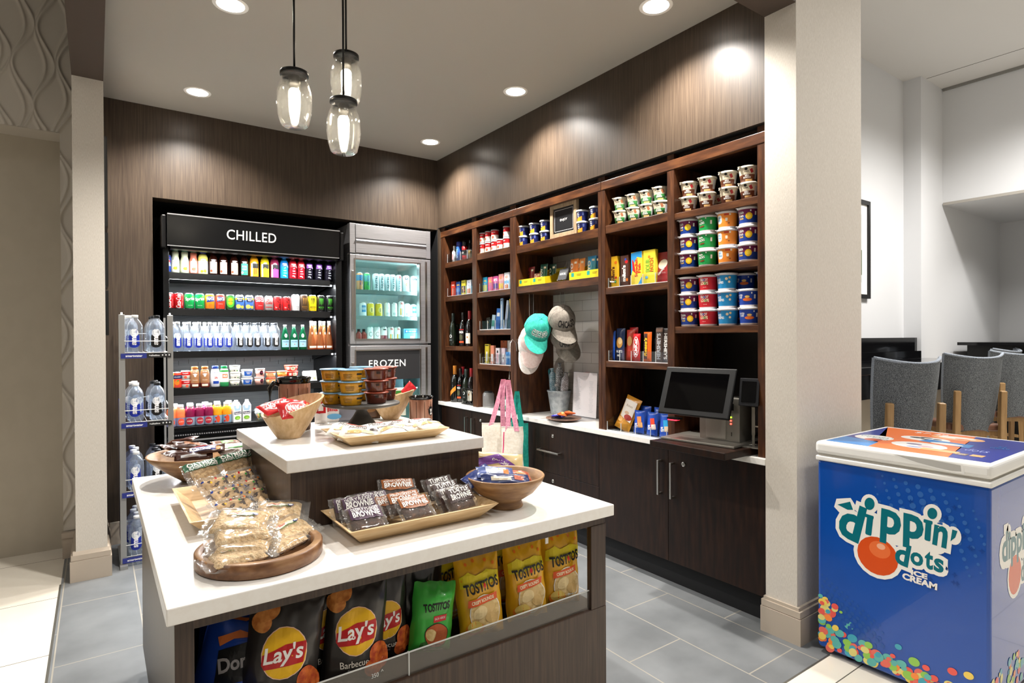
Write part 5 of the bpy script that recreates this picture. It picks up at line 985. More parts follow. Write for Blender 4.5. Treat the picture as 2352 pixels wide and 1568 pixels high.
slim(1462, 2.655, 1.247, .058, .165, .016, '#c8161e', [(S_ell(0, .085, .024, .062), W_), (S_ell(0, .085, .021, .058), Rd), (S_text('KitKat', 0, .085, w=.1, h=.026, rot=V90, bold=.04), W_)], 'candy_bar', 'candy bar', 'red wafer bar with white oval standing in the bin', .03, 800)
slim(1487, 2.66, 1.247, .062, .175, .016, '#e8681c', [(S_rect(-.01, .09, .028, .15), ink('#3a1c10')), (S_text("Reese's", -.010, .085, w=.11, h=.024, rot=V90, shear=.2, bold=.04), Yl)], 'candy_bar', 'candy bar', 'orange peanut butter bar with yellow lettering', .03, 800)
slim(1514, 2.665, 1.247, .052, .20, .014, '#5a4a44', [(S_rect(0, .10, .05, .17), ink('#463832')), (S_text("HERSHEY'S", 0, .09, w=.15, h=.028, rot=V90, bold=.03), Sv), (S_rect(0, .185, .05, .02), ink('#8a6a5a'))], 'candy_bar', 'candy bar', 'dark brown chocolate bar with silver letters', .03, 800)
slim(1530, 2.675, 1.247, .05, .195, .014, '#8a8a8e', [(S_rect(0, .10, .03, .17), ink('#4a3a34')), (S_text("HERSHEY'S", 0, .09, w=.15, h=.024, rot=-V90, bold=.03), W_)], 'candy_bar', 'candy bar', 'silver and brown chocolate bar partly behind the post', .03, 800)
slim(1455, 2.72, 1.247, .07, .205, .02, '#b01c20', [], 'candy_bar', 'candy bar', 'red bar top showing behind the wafer bar', .03, 800)

# --- baked snack bags on the counter (bay above left doors)
bin_('clear acrylic bin of snack bags on the countertop left of the terminal', 2.17, 2.64, .811, x=2.60, hf=.055, div=4)
slim(1427, 2.66, .818, .125, .215, .03, '#c98a2a', [(S_poly([(-.04, .08), (-.052, .19), (.045, .19), (.05, .06)]), ink('#ece4da')), (S_text('Bakes', 0, .155, w=.05, h=.014), ink('#8a6a4a')), (S_ell(.02, .085, .03, .018), ink('#b0342c')), (S_ell(-.03, .06, .02, .016), ink('#e8b46a')), (S_ell(0, .11, .018, .01), ink('#d8b090'))], 'snack_bag', 'snack bag', 'gold and white snack bag leaning over the bin edge', .3, 940, .28)
for i, (u, c2, w2) in enumerate(((1467, '#e88a4a', '#e8b070'), (1497, '#e0442c', '#f0e0d0'), (1527, '#2a9ad0', '#d8c0a0'))):
    slim(u, 2.655, .815, .082, .135, .022, '#1d4fb8', [(S_rect(.01, .07, .03, .06, .15), ink(c2)), (S_rect(.018, .05, .03, .03, .15), ink(w2)), (S_text('POP\nTARTS', -.014, .045, w=.026, h=.028, rot=.25, bold=.05), W_)], 'pastry_pack', 'snack pack', 'blue toaster pastry pack, '+ORD[i]+' of three from left in the countertop bin', .08, 960)
for i, u in enumerate((1480, 1512)): slim(u, 2.73, .815, .085, .155, .022, '#1a49ac', [], 'pastry_pack', 'snack pack', 'blue pastry pack standing behind, '+('left', 'right')[i]+' one', .1, 940)
slim(1398, 2.66, .815, .05, .05, .03, '#8a7a5a', [], 'snack_pack', 'snack pack', 'small folded brown pack in the left cell of the countertop bin', .1, 990)

# --- yellow display trays with pouches, small signs (bay C, second shelf)
YB = ink('#e8cf1f')
def dtray(label, yc, w, x=2.625, d=.20):
    t = thing('display_tray', label, 'display box', (x, yc, 1.7785)); h = w/2
    m = MB().box(0, d, -h, h, 0, .002, YB).box(0, .003, -h, h, .002, .052, YB).box(d-.003, d, -h, h, .002, .13, YB)
    for s in (-h, h-.003): m.prism([(.003, .002), (d-.003, .002), (d-.003, .13), (.06, .06), (.003, .052)], s, s+.003, YB, axis='y')
    decals(m, lambda a, b, o: (-o, -a, b), [(S_rrect(-h+.035, .034, .028, .026, .004), ink('#2a9a8f')), (S_rect(.02, .036, .05, .003), ink('#8a7a1c')), (S_rect(.018, .028, .04, .003), ink('#8a7a1c'))], T=None); m.build('tray', t)
    return t
pouchx = 2.68
trs = [(uy(1204, 2.625, 640), .17), (uy(1236, 2.625, 640), .17), (uy(1325, 2.625, 630), .165), (uy(1361, 2.625, 630), .16)]
for (y, w), lab in zip(trs, ('leftmost yellow display box with red pouches', 'yellow display box with dark green pouches', 'yellow display box with orange pouches', 'yellow display box with blue pouches against the post')): dtray(lab, y, w-.01)
for i, (u, dxx, c, tx, nm, tc) in enumerate(((1219, .03, '#8a2a2e', 'SO', 'dark red', Kk), (1234, .0, '#d88a80', 'YO', 'pink and white', W_), (1248, .0, '#1f5a4a', 'YOY', 'dark green', W_), (1268, .05, '#1c4438', 'YO', 'darkest green rear', W_), (1318, .0, '#ea8a3a', 'YO', 'orange', W_), (1333, .02, '#ee9a4a', 'YO', 'light orange', W_), (1358, .0, '#3aa0dc', 'YO', 'sky blue', W_), (1369, .02, '#2a6ab8', 'YO', 'royal blue', W_))):
    hh = .15 if i not in (1,) else .09
    slim(u, pouchx+dxx, 1.782, .085, hh, .03, c, [(S_text(tx, -.01, hh*.55, w=.07, h=.028, rot=V90, bold=.04), tc), (S_rect(.026, hh*.8, .02, .014), Cr), (S_ell(-.012, .03, .02, .014), Cr), (S_ell(.02, .025, .012, .009), ink('#6a3a2a'))], 'snack_pouch', 'pouch', nm+' snack pouch standing in a yellow display box', .06, 620)
# framed ENJOY sign
PINE = noisy('weathered_pine', [(.3, '#8a745a'), (.7, '#b09a7a')], (20, 20, 2), 4, 5, .6)
y0, y1 = uy(1327, 2.64, 520), uy(1266, 2.64, 520); ys = (y0+y1)/2; w = (y1-y0)/2
fs = thing('framed_sign', 'wooden framed black sign reading ENJOY between the macaroni cups', 'sign', (2.64, ys, 2.0865), rot=(0, 0, RZ))
H_ = .235
MB().box(-w, -w+.03, -.012, .012, 0, H_, PINE).box(w-.03, w, -.012, .012, 0, H_, PINE).box(-w+.03, w-.03, -.012, .012, 0, .03, PINE).box(-w+.03, w-.03, -.012, .012, H_-.03, H_, PINE).build('frame', fs, 'weathered wood frame', bevel=.002)
p_ = MB().box(-w+.03, w-.03, -.003, .01, .03, H_-.03, ink('#17181a')); IW = w-.045; IH = H_/2-.045
decals(p_, flatmap(-.003), [(S_rect(0, H_/2+IH, IW*2, .002), W_), (S_rect(0, H_/2-IH, IW*2, .002), W_), (S_rect(-IW, H_/2, .002, IH*2), W_), (S_rect(IW, H_/2, .002, IH*2), W_), (S_text('ENJOY', 0, H_/2, w=.075, h=.020, bold=.0), W_)]); p_.build('panel', fs, 'black panel with white ENJOY')
# LOCAL easel sign
le = thing('easel_sign', 'small black sign reading LOCAL on a wire easel between the yellow boxes', 'sign', (2.635, uy(1290, 2.635, 640), 1.7785), rot=(0, 0, RZ))
T = Matrix.Translation((0, 0, .012))@Matrix.Rotation(-.35, 4, 'X')
p_ = MB().box(-.045, .045, -.003, .003, 0, .085, ink('#3a3c40'), T); decals(p_, flatmap(-.003), [(S_text('LOCAL', 0, .045, w=.062, h=.016, bold=.02), W_)], T=T); p_.build('panel', le)
MB().tube([(-.03, -.02, .012), (-.03, 0, .002), (-.01, .05, .15)], .0015, CHROME).tube([(.03, -.02, .012), (.03, 0, .002), (.01, .05, .15)], .0015, CHROME).tube([(0, .09, 0), (0, .05, .15)], .0015, CHROME).build('wire_easel', le)

# --- bay A and B small goods
def goods(label, y0, y1, z, hf, specs, x=2.625, hb=.13, dep=.15):
    bin_(label, y0, y1, z, x, hf, hb, dep, len(specs))
    n = len(specs)
    for i, s in enumerate(specs):
        nm, cat, w, h, c, marks, lab = s; y = y1-(y1-y0)*(i+.5)/n
        carton_box(nm, w, h, .02, c, marks, cat, lab, (x+.03, y, z+.004))
AY0, AY1, BY0, BY1 = 4.245, 4.712, 3.69, 4.165
goods('clear acrylic bin of medicine boxes in the left bay', AY0, AY1, 1.769, .075, [
    ('medicine_box', 'medicine box', .07, .135, '#d8402c', [(S_text('TYLENOL', 0, .10, w=.05, h=.012, bold=.03), W_), (S_rect(0, .04, .05, .05), ink('#e86a3c'))], 'red medicine box at the left end of its bin'),
    ('medicine_box', 'medicine box', .07, .125, '#1c4f9c', [(S_text('ADVIL', 0, .095, w=.05, h=.014, bold=.03), Yl), (S_rect(0, .05, .06, .03), ink('#3f8fd0'))], 'blue medicine box with yellow lettering'),
    ('medicine_box', 'medicine box', .07, .13, '#d8c83a', [(S_text('cough', 0, .11, w=.05, h=.012), Kk), (S_rect(0, .05, .06, .06), ink('#4a3a30')), (S_ell(-.01, .06, .008, .008), Yl), (S_ell(.012, .04, .008, .008), Or)], 'yellow and brown medicine box'),
    ('medicine_box', 'medicine box', .07, .125, '#e8eaf0', [(S_ring(0, .09, .018, .018, .005), Bl), (S_rect(0, .03, .05, .04), Or)], 'white medicine box with a blue ring'),
    ('medicine_box', 'medicine box', .07, .12, '#6a9ad8', [(S_rect(0, .08, .05, .03), W_), (S_rect(0, .03, .05, .04), Lg)], 'light blue medicine box next to the post')])
goods('clear acrylic bin of medicine boxes in the second bay', BY0, BY1, 1.770, .075, [
    ('medicine_box', 'medicine box', .066, .125, '#1f8fb8', [(S_text('Alka', 0, .095, w=.04, h=.014, bold=.03), Yl), (S_rect(0, .035, .06, .05), ink('#c8c83a'))], 'teal and yellow medicine box'),
    ('medicine_box', 'medicine box', .066, .12, '#e0607a', [(S_text('ALL', 0, .09, w=.04, h=.03, bold=.03), Yl), (S_rect(0, .03, .05, .03), Pk)], 'pink and yellow medicine box'),
    ('medicine_box', 'medicine box', .066, .12, '#c04a8c', [(S_text('PEPTO', 0, .09, w=.05, h=.02, bold=.03), W_), (S_rect(0, .04, .06, .04), Pu)], 'purple and pink medicine box'),
    ('medicine_box', 'medicine box', .066, .13, '#e89a9a', [(S_text('SET', 0, .10, w=.04, h=.02, bold=.03), Or), (S_rect(0, .035, .06, .04), Yl)], 'peach and yellow medicine box'),
    ('medicine_box', 'medicine box', .066, .135, '#e8eaf2', [(S_text('AZO', 0, .10, w=.04, h=.02, bold=.03), Or), (S_rect(0, .06, .06, .02), Lb), (S_rect(0, .025, .04, .03), Or)], 'white medicine box with orange patch'),
    ('medicine_box', 'medicine box', .066, .13, '#e2e6f4', [(S_text('42', 0, .095, w=.04, h=.03, bold=.03), Bl), (S_rect(0, .03, .05, .03), Pu)], 'white medicine box with blue figures at the right end')])
# toiletries on the top of bay A
bin_('clear acrylic bin of toiletries on the top left shelf', AY0, AY1, 2.075, 2.625, .08, .16, .15, 4)
def flask(n, d, prof, marks, cp, cat, x, y, z, lab, rz=RZ):
    if n not in K: kind(n, cat, d, None, parts(vessel(prof, marks), cap(*cp)))
    return use(n, (x, y, z), lab, rz)
flask('spray1', 'w', [(0, 0, W_), (.022, 0, W_), (.022, .09, W_), (.012, .11, W_), (0, .11, W_)], [(S_rect(0, .05, .03, .05), ink('#e8a8a8'))], (.11, .15, .012, W_), ('lotion_bottle', 'bottle'), 2.67, 4.66, 2.08, 'white lotion bottle at the left end of the toiletries bin')
flask('spray2', 'b', [(0, 0, ink('#2c5fb8')), (.028, 0, ink('#2c5fb8')), (.028, .13, ink('#1c2c8c')), (.024, .135, ink('#1c2c8c')), (0, .135, ink('#1c2c8c'))], [(S_text('DOVE', 0, .07, w=.08, h=.02, rot=V90, bold=.03), ink('#a8d0f0'))], (.135, .175, .027, plastic('#1c2c8c')), ('deodorant_can', 'can'), 2.67, 4.57, 2.08, 'blue spray can in the toiletries bin')
flask('spray3', 'r', [(0, 0, Rd), (.026, 0, Rd), (.026, .04, Kk), (.026, .09, Rd), (.026, .12, Rd), (0, .12, Rd)], [(S_text('OLD', 0, .065, w=.03, h=.014, bold=.03), W_)], (.12, .17, .022, plastic('#1a1a1e')), ('deodorant_can', 'can'), 2.67, 4.475, 2.08, 'red and black spray can in the toiletries bin')
flask('spray4', 'd', [(0, 0, Kk), (.018, 0, ink('#c8a85a')), (.018, .08, Kk), (.012, .14, Kk), (0, .14, Kk)], [], (.14, .17, .010, CAPK), ('lotion_bottle', 'bottle'), 2.68, 4.40, 2.08, 'slim black and gold bottle in the toiletries bin')
carton_box('toiletry_box', .05, .15, .03, '#2a34a0', [(S_rect(0, .07, .026, .09), ink('#f0ecd0')), (S_ell(.0, .07, .008, .02), Yl)], 'toiletry box', 'blue box with a cream panel at the right of the toiletries bin', (2.66, 4.30, 2.08))
# bay B third shelf: toothbrush bin
bin_('clear acrylic bin of toothbrushes and toothpaste', BY0, BY1, 1.457, 2.625, .075, .14, .15, 4)
for y, w_, h_, c, mk, lab in ((4.10, .05, .10, '#2a2a22', [(S_star(0, .06, .012, .005, 4), Yl)], 'small black box with a gold star'), (4.03, .045, .12, '#b8d0e0', [(S_rect(0, .05, .035, .05), ink('#5ab09a'))], 'pale teal pack'), (3.96, .06, .17, '#2a6ac0', [(S_rect(0, .12, .04, .03), W_)], 'blue toothpaste box behind'),
                          (3.90, .035, .25, '#9ab8dc', [(S_rect(0, .235, .02, .006), Kk), (S_rect(0, .11, .010, .18), W_)], 'tall light blue toothbrush pack'), (3.845, .03, .23, '#c8d0dc', [(S_rect(0, .1, .006, .18), Bl)], 'tall grey toothbrush pack'), (3.80, .05, .28, '#15304a', [(S_rect(0, .16, .012, .16, .3), Yl), (S_text('ORAL', 0, .24, w=.03, h=.01), Lb)], 'tallest dark toothbrush pack'), (3.75, .06, .2, '#2a34a0', [(S_rect(0, .12, .05, .02), W_), (S_ell(0, .06, .02, .02), ink('#3ac0a0'))], 'royal blue razor pack'), (3.71, .035, .26, '#1a2438', [(S_rect(0, .22, .02, .03), Lb)], 'tall navy toothbrush pack at the right')):
    carton_box('toothbrush_pack', w_, h_, .012, c, mk, 'toiletry pack', lab+' in the toothbrush bin', (2.665, y, 1.462), rot=(-.06, random.uniform(-.1, .1), RZ))
# bay B fourth shelf
bin_('clear acrylic bin of small bottles and hanging packs', BY0, BY1, 1.174, 2.625, .085, .16, .15, 5)
for i, (y, w_, h_, c, mk, lab) in enumerate(((4.11, .06, .16, '#d8c23a', [(S_rect(0, .15, .05, .008), Kk), (S_rrect(0, .06, .02, .08, .008), W_)], 'yellow pack with a small bottle'), (4.03, .05, .15, '#e08a6a', [(S_rect(0, .05, .03, .06), W_)], 'salmon pink pack'), (3.95, .055, .13, '#e4dce0', [(S_rrect(0, .05, .026, .08, .01), ink('#e8b8c0')), (S_rect(0, .1, .02, .02), Kk)], 'white and pink pack'), (3.87, .05, .13, '#d8c4cc', [(S_rrect(0, .05, .022, .07, .01), W_), (S_ell(0, .05, .006, .01), Kk)], 'pale pack with a white bottle'), (3.80, .07, .10, '#4a90d0', [(S_rect(0, .06, .06, .02), ink('#a8d0f0'))], 'light blue bottle pack'), (3.78, .08, .17, '#2f86cc', [(S_rect(0, .16, .02, .006), Kk)], 'tall blue hanging pack'))):
    carton_box('travel_pack', w_, h_, .02, c, mk, 'toiletry pack', lab+' on the lowest bin shelf', (2.66+(.04 if i == 5 else 0), y, 1.179))
for i, y in enumerate((4.0, 3.9)): carton_box('travel_pack', .09, .19, .015, ('#a8562c', '#e8e4da')[i], [(S_rect(0, .18, .02, .006), Kk)], 'toiletry pack', ('rust brown hanging pack at the back', 'white hanging pack with black marks at the back')[i], (2.755, y, 1.179))
# wine bottles
def wine(n, desc, glass, foilc, marks, h=.30, r=.036):
    g = mat('wine_glass_'+glass.strip('#'), glass, .06, coat=.5); f = foil(foilc)
    kind(n, ('wine_bottle', 'bottle'), desc, 'wine bottles on the shelf wall', parts(vessel([(0, 0, g), (r*.95, 0, g), (r, .006, g), (r, h*.58, g), (r*.8, h*.68, g), (r*.42, h*.76, g), (r*.38, h*.8, g), (0, h*.8, g)], marks, seg=24), cap(h*.74, h, r*.43, f, name='foil_capsule')))
wine('w_white', 'dark green wine bottle with black label', '#121a10', '#2f3c38', [(S_rrect(0, .07, .05, .06, .004), ink('#151a16')), (S_ring(0, .09, .012, .014, .004), W_), (S_text('estate', 0, .055, w=.03, h=.006), Sv)])
wine('w_lime', 'dark bottle with lime label', '#141a0e', '#26302a', [(S_rect(0, .06, .04, .06), ink('#9ac02c'))], .29); wine('w_red', 'dark wine bottle with red-edged label', '#0c0808', '#1c1414', [(S_rrect(0, .09, .056, .12, .004), ink('#1c1614')), (S_rect(0, .148, .056, .006), Rd), (S_text('SPANZA', 0, .125, w=.05, h=.02, bold=.03), W_), (S_ell(0, .08, .02, .026), ink('#4a4a30')), (S_rect(0, .038, .056, .016), ink('#e0562c'))], .30)
wine('w_cream', 'dark wine bottle with cream label and red capsule', '#100a0a', '#a01c24', [(S_rect(0, .07, .056, .09), Cr), (S_ell(0, .08, .008, .010), ink('#a86a2c'))], .31); wine('w_yellow', 'dark wine bottle with yellow label', '#0c0c08', '#201c14', [(S_rect(0, .07, .05, .09), Yl)], .28)
wine('prosecco', 'sparkling wine bottle with orange foil neck and slanted orange label', '#0b0d0a', '#d8862c', [(S_poly([(-.034, .05), (.034, .11), (.034, .15), (-.034, .09)]), ink('#e0862c'))], .33, .042)
Z3 = 1.319
for k, u, dx_, lab in (('w_white', 1041, 0, 'leftmost'), ('w_lime', 1050, .07, 'second, set back'), ('w_red', 1064, 0, 'in the middle'), ('w_cream', 1079, .0, 'beside the post'), ('w_yellow', 1083, .09, 'set back by the post')): use(k, (2.67+dx_, uy(u, 2.67+dx_, 770), Z3), K[k]['desc']+', '+lab+' on the bottle shelf', RZ+.35)
use('prosecco', (2.665, uy(1045, 2.665, 880), .811), 'sparkling wine bottle with orange foil neck standing at the left on the countertop', RZ+.4)
use('prosecco', (2.85, uy(1071, 2.85, 870), .811), 'sparkling wine bottle with orange foil neck behind the wire rack', RZ)
for k, u, dx_, lab in (('w_red', 1058, .06, 'left in the wire rack'), ('w_white', 1071, .03, 'in the middle of the wire rack'), ('w_cream', 1064, .14, 'red capsule, at the back of the wire rack'), ('w_cream', 1083, .05, 'right in the wire rack')): use(k, (2.64+dx_, uy(u, 2.64+dx_, 900), .816), ('dark wine bottle ' if k != 'w_white' else 'green wine bottle ')+lab+' on the countertop', RZ+.3)
def wrack(label, y, w, x=2.625, d=.16, h=.14):
    t = thing('wire_rack', label, 'wire rack', (x, y, .811)); m = MB(); k = w/2
    for z in (.006, h): m.tube([(0, -k, z), (0, k, z), (d, k, z), (d, -k, z)], .003, BLACK, 6, closed=True)
    for yy in (-k, 0, k):
        for xx in (0, d): m.tube([(xx, yy, 0), (xx, yy, h)], .003, BLACK, 6)
    for s in (-1, 1):
        m.tube([(0, s*k*.5+k*.35*math.cos(a*PI/8), h/2+h*.4*math.sin(a*PI/8)) for a in range(16)], .0025, BLACK, 6, closed=True)
    m.build('wire_frame', t); MB().box(0, d, -k, k, .005, .008, BLACKM).build('base', t)
    return t
wrack('black wire rack of wine bottles on the countertop', 4.36, .21); wrack('black wire rack of small packs beside the hanging bags', 3.83, .17, h=.11)
kind('jarx', ('plastic_jar', 'jar'), 'clear jar of small packs', None, parts(vessel([(0, 0, JARP), (.045, 0, JARP), (.048, .01, JARP), (.048, .11, JARP), (.04, .125, JARP)], []), cap(.12, .135, .036, CAPK, name='lid')))
use('jarx', (2.67, uy(1122, 2.67, 920), .811), 'clear plastic jar of small packs on the countertop left of the wire rack')
carton_box('small_box', .08, .10, .05, '#2fa07a', [(S_rect(0, .06, .05, .05), ink('#c8e4dc')), (S_text('mint', 0, .06, w=.03, h=.01), Gn)], 'box', 'mint green and white box in the small wire rack', (2.64, 3.83, .8195)); carton_box('small_box', .06, .15, .02, '#a8dcec', [(S_rect(0, .14, .04, .012), Kk), (S_rect(0, .06, .04, .05), Yl)], 'box', 'pale blue hanging pack behind the mint box', (2.72, 3.80, .8195))

# --- tiled niche: pot, menu, plate, hats
GALV = noisy('galvanised_metal', [(.35, '#8f969a'), (.65, '#b4babd')], (1, 1, 1), 30, 3, .45, metal=.4)
y = uy(1287, 2.87, 930)
pot = thing('metal_pot', 'tapered galvanised metal pot holding wrapped souvenirs', 'pot', (2.86, y, .811))
MB().lathe([(0, 0, GALV), (.058, 0, GALV), (.066, .02, GALV), (.088, .17, GALV), (.093, .172, GALV), (.093, .182, GALV), (.086, .182, GALV), (.082, .15, GALV), (.06, .01, GALV), (0, .01, GALV)], 36).build('pot_body', pot)
def glit(c1, c2): return noisy('glitter_'+c1.strip('#'), [(.42, c1), (.5, c2), (.58, '#e8eef0')], (1, 1, 1), 320, 1, .3)
for i, (dx_, dy_, c1, c2, ln, lab, ti) in enumerate(((-.02, .055, '#2a6a80', '#5aa8c0', .33, 'blue glitter souvenir tube standing in the metal pot', .16), (.0, .0, '#2a2622', '#4a443c', .37, 'dark patterned souvenir tube in the middle of the metal pot', .05), (.0, -.055, '#6a5a58', '#8a7a78', .30, 'grey glitter souvenir tube at the right in the metal pot', -.12))):
    t = thing('souvenir_tube', lab, 'souvenir', (2.86+dx_, y+dy_*.5, .83), rot=(-ti, .05, 0))
    MB().lathe([(0, 0, glit(c1, c2)), (.022, .02, glit(c1, c2)), (.030, ln*.6, glit(c1, c2)), (.028, ln*.85, glit(c1, c2)), (.010, ln*.93, glit(c1, c2)), (.018, ln, CLEAR), (0, ln, CLEAR)], 16).build('tube_body', t)
    if i == 1: q = MB(); decals(q, lambda a, b, o: (-.0305-o, -a, b), [(S_text('0091', 0, .2, w=.04, h=.022, bold=.03), W_)]); q.build('printed_band', t)
    if i == 0: MB().tube([(0, .03, .1), (-.0, .045, ln*.95), (0, .035, ln*1.0), (0, .028, ln*.9)], .004, ink('#3aa8b8')).build('strap', t)
# acrylic menu stand
y0, y1 = uy(1372, 2.90, 900), uy(1318, 2.90, 900)
ms = thing('menu_stand', 'clear stand with a printed white price list leaning on the tiles', 'menu stand', (2.885, (y0+y1)/2, .811), rot=(0, .0, RZ+.0)); w = (y1-y0)/2
T = Matrix.Rotation(-.05, 4, 'X')
p_ = MB().box(-w, w, .0, .002, .005, .325, ink('#e6e0e0'), T); tx = [(S_text('MARKET', 0, .295, w=.04, h=.005), Sv)]
for r in range(22):
    tx.append((S_rect(-w*.80+.022+(r % 3)*.004, .27-r*.0105, .05+(r % 3)*.008-(r*7 % 5)*.006, .0022), Sv)); tx.append((S_rect(w*.55, .262-r*.0105, .045-(r*5 % 4)*.006, .0022), Sv))
decals(p_, flatmap(0), tx, T=T, step=.000003); p_.build('printed_sheet', ms, 'white sheet with rows of small grey print')
MB().box(-w-.004, w+.004, .0025, .004, .0, .33, CLEAR, T).box(-w, w, -.04, .05, 0, .003, CLEAR).build('acrylic_holder', ms)
bx('wooden_stop', 2.80, 2.87, 2.722, 2.735, .811, .97, mat('pale_wood', '#b08a5c', .5), label='small pale wooden piece against the post beside the menu', cat='board')
# round plate with snack packs
PL = noisy('brown_stoneware', [(.4, '#7a5c4e'), (.6, '#8a6a5a')], (1, 1, 1), 12, 3, .35)
PC = at(1291, 962, z=.822); pl = thing('round_plate', 'round brown plate of snack packs on the countertop in front of the tiled niche', 'plate', (PC.x+.015, PC.y, .811))
MB().lathe([(0, 0, PL), (.07, 0, PL), (.105, .008, PL), (.125, .018, PL), (.124, .022, PL), (.10, .013, PL), (.07, .006, PL), (0, .006, PL)], 48).build('plate_body', pl)
PX, PY = PC.x+.015, PC.y
def flatpack(name, w, h, t, base, marks, cat, label, loc, rot, seed=0, clear=False, wr=.004):
    m = MB(); B = foil(base) if isinstance(base, str) else base
    def f(a, b, s, o=0):
        x = (a-.5)*w; y_ = (b-.5)*h
        e = max(0, 1-abs(2*a-1)**3.5)*max(0, 1-abs(2*b-1)**3.5)
        n = noise.noise(Vector((a*3+seed, b*3, seed*1.7)))*wr+noise.noise(Vector((a*9+seed, b*9, seed)))*wr*.25
        return (x, y_, t/2+s*(t/2*e**.6+o)+n*(.4+e)*(1 if s > 0 else .2))
    m.grid(lambda a, b: f(a, b, 1), 18, 18, B); m.grid(lambda a, b: f(a, b, -1), 10, 10, B, flip=True)
    decals(m, lambda a, b, o: f(a/w+.5, b/h+.5, 1, o+.0006), marks, .009)
    return tag(m.build(name, loc=loc, rot=rot), label, cat)
for i, (dx_, dy_, c, rz_, lab) in enumerate(((.02, .06, '#4a4ab0', .3, 'blue and white snack pack at the left of the round plate'), (-.03, .045, '#3a3cae', .9, 'blue snack pack at the front left of the round plate'), (.04, .0, '#d8d8ec', -.2, 'white and purple snack pack at the back of the round plate'), (-.03, -.03, '#c8602c', .5, 'orange snack pack at the front of the round plate'), (.0, -.06, '#c05a30', 1.2, 'orange snack pack at the right of the round plate'))):
    flatpack('snack_pack', .085, .07, .018, c, [(S_ell(0, 0, .022, .014), ink('#e8e4ee' if i < 3 else '#f0b070')), (S_rect(.02, -.018, .03, .01, .3), ink('#8a3a6c' if i < 3 else '#7a2c1c'))], 'snack pack', lab, (PX+dx_, PY+dy_, .824+.009*i), (random.uniform(-.15, .15), random.uniform(-.15, .15), rz_), i, wr=.006)

# --- caps on hooks
def make_cap(c, c2, txt, tc, label, loc, rot, brimlen=.075, patch=None):
    t = thing('baseball_cap', label, 'cap', loc, rot=rot); F = noisy('cotton_'+c.strip('#'), [(.4, c), (.6, c2)], (1, 1, 1), 90, 3, .85, bump=.1)
    # local: crown centre at origin, front faces -y, up z
    def crown(u, v):
        a = u*2*PI; e = v*PI/2; r = .088*math.cos(e)**.75; n = noise.noise(Vector((math.cos(a)*2, math.sin(a)*2, v*3)))*.004
        return ((r+n)*math.sin(a)*.92, -(r+n)*math.cos(a)*1.08, .098*math.sin(e)+n)
    m = MB().grid(crown, 40, 14, F)
    for k in range(6): m.tube([crown((k+.5)/6, v/8*.98) for v in range(9)], .0012, F, 5)
    if txt: decals(m, lambda a, b, o: (lambda p: (p[0]*(1+o*12), p[1]*(1+o*12), p[2]*(1+o*12)))(crown((a/.56) % 1, b)), [(S_text(txt, 0, .34, w=.125, h=.30, bold=.10 if patch else .03), ink(patch) if patch else tc)]+([(S_text(txt, 0, .34, w=.122, h=.26, bold=.02), tc)] if patch else []), .012, base=.0012, step=.0006)
    m.lathe([(0, .096, F), (.006, .097, F), (.004, .102, F), (0, .103, F)], 10); m.build('crown', t)
    def brim(u, v, o=0):
        a = (u-.5)*2.1; r0 = .086; L_ = brimlen*(1-abs(u*2-1)**2.6)**.6 if 0 < u < 1 else 0
        return ((r0*.92)*math.sin(a)*(1+.06*v), -r0*1.08*math.cos(a)-L_*v, .004-.022*v*(1-.5*abs(2*u-1))-.03*(2*u-1)**2*v+o)
    q = MB().grid(lambda u, v: brim(u, v, .0015), 20, 8, F).grid(lambda u, v: brim(u, v, -.0015), 20, 8, F, flip=True).tube([brim(k/20, 1) for k in range(21)], .0018, F, 5); q.build('brim', t)
    return t
# left group hangs on the left panel of the niche; nested pink, white and teal
for (u, v, yh, rot, args) in ((1224, 780, 3.42, (1.15, .05, -.75), ('#e4c9c2', '#ecd6d0', '', W_, 'pale pink cap nested under the teal cap', .09, None)),
        (1219, 790, 3.47, (1.2, .08, -.75), ('#e8e2da', '#f0ece6', '', W_, 'white cap at the back and bottom of the left cap stack', .10, None)),
        (1234, 757, 3.32, (.85, .16, -.45), ('#2aa594', '#38b5a4', 'CHICAGO', ink('#0f6f66'), 'teal cap with white CHICAGO lettering hanging in front', .085, '#f0f0ec')),
        (1296, 779, 3.27, (.8, -.30, -.55), ('#7e776e', '#8c857b', 'CHICAGO', Kk, 'grey cap hanging below and behind the other grey cap', .085, None)),
        (1290, 738, 3.17, (.75, -.12, -.40), ('#7e776e', '#8c857b', 'CHICAGO', Kk, 'grey cap with black CHICAGO lettering on the right hook', .085, None))):
    p = at(u, v, y=yh); c = make_cap(*args[:5], (p.x, p.y, p.z), rot, args[5], args[6]); c.scale = (1.18,)*3
for (x_, y_, lab) in ((2.68, 3.52, 'clear acrylic hook above the teal cap'), (2.80, 3.30, 'clear acrylic hook above the grey caps')):
    t = thing('acrylic_hook', lab, 'hook', (x_, y_, 1.50)); MB().box(-.02, .02, -.0015, .0015, 0, .225, CLEAR).box(-.02, .02, -.05, -.047, 0, .1, CLEAR).box(-.02, .02, -.05, 0, 0, .003, CLEAR).tube([(-.02, 0, .225), (-.02, 0, .01)], .0012, MATS['acrylic_edge']).tube([(.02, 0, .225), (.02, 0, .01)], .0012, MATS['acrylic_edge']).build('hook_plate', t)

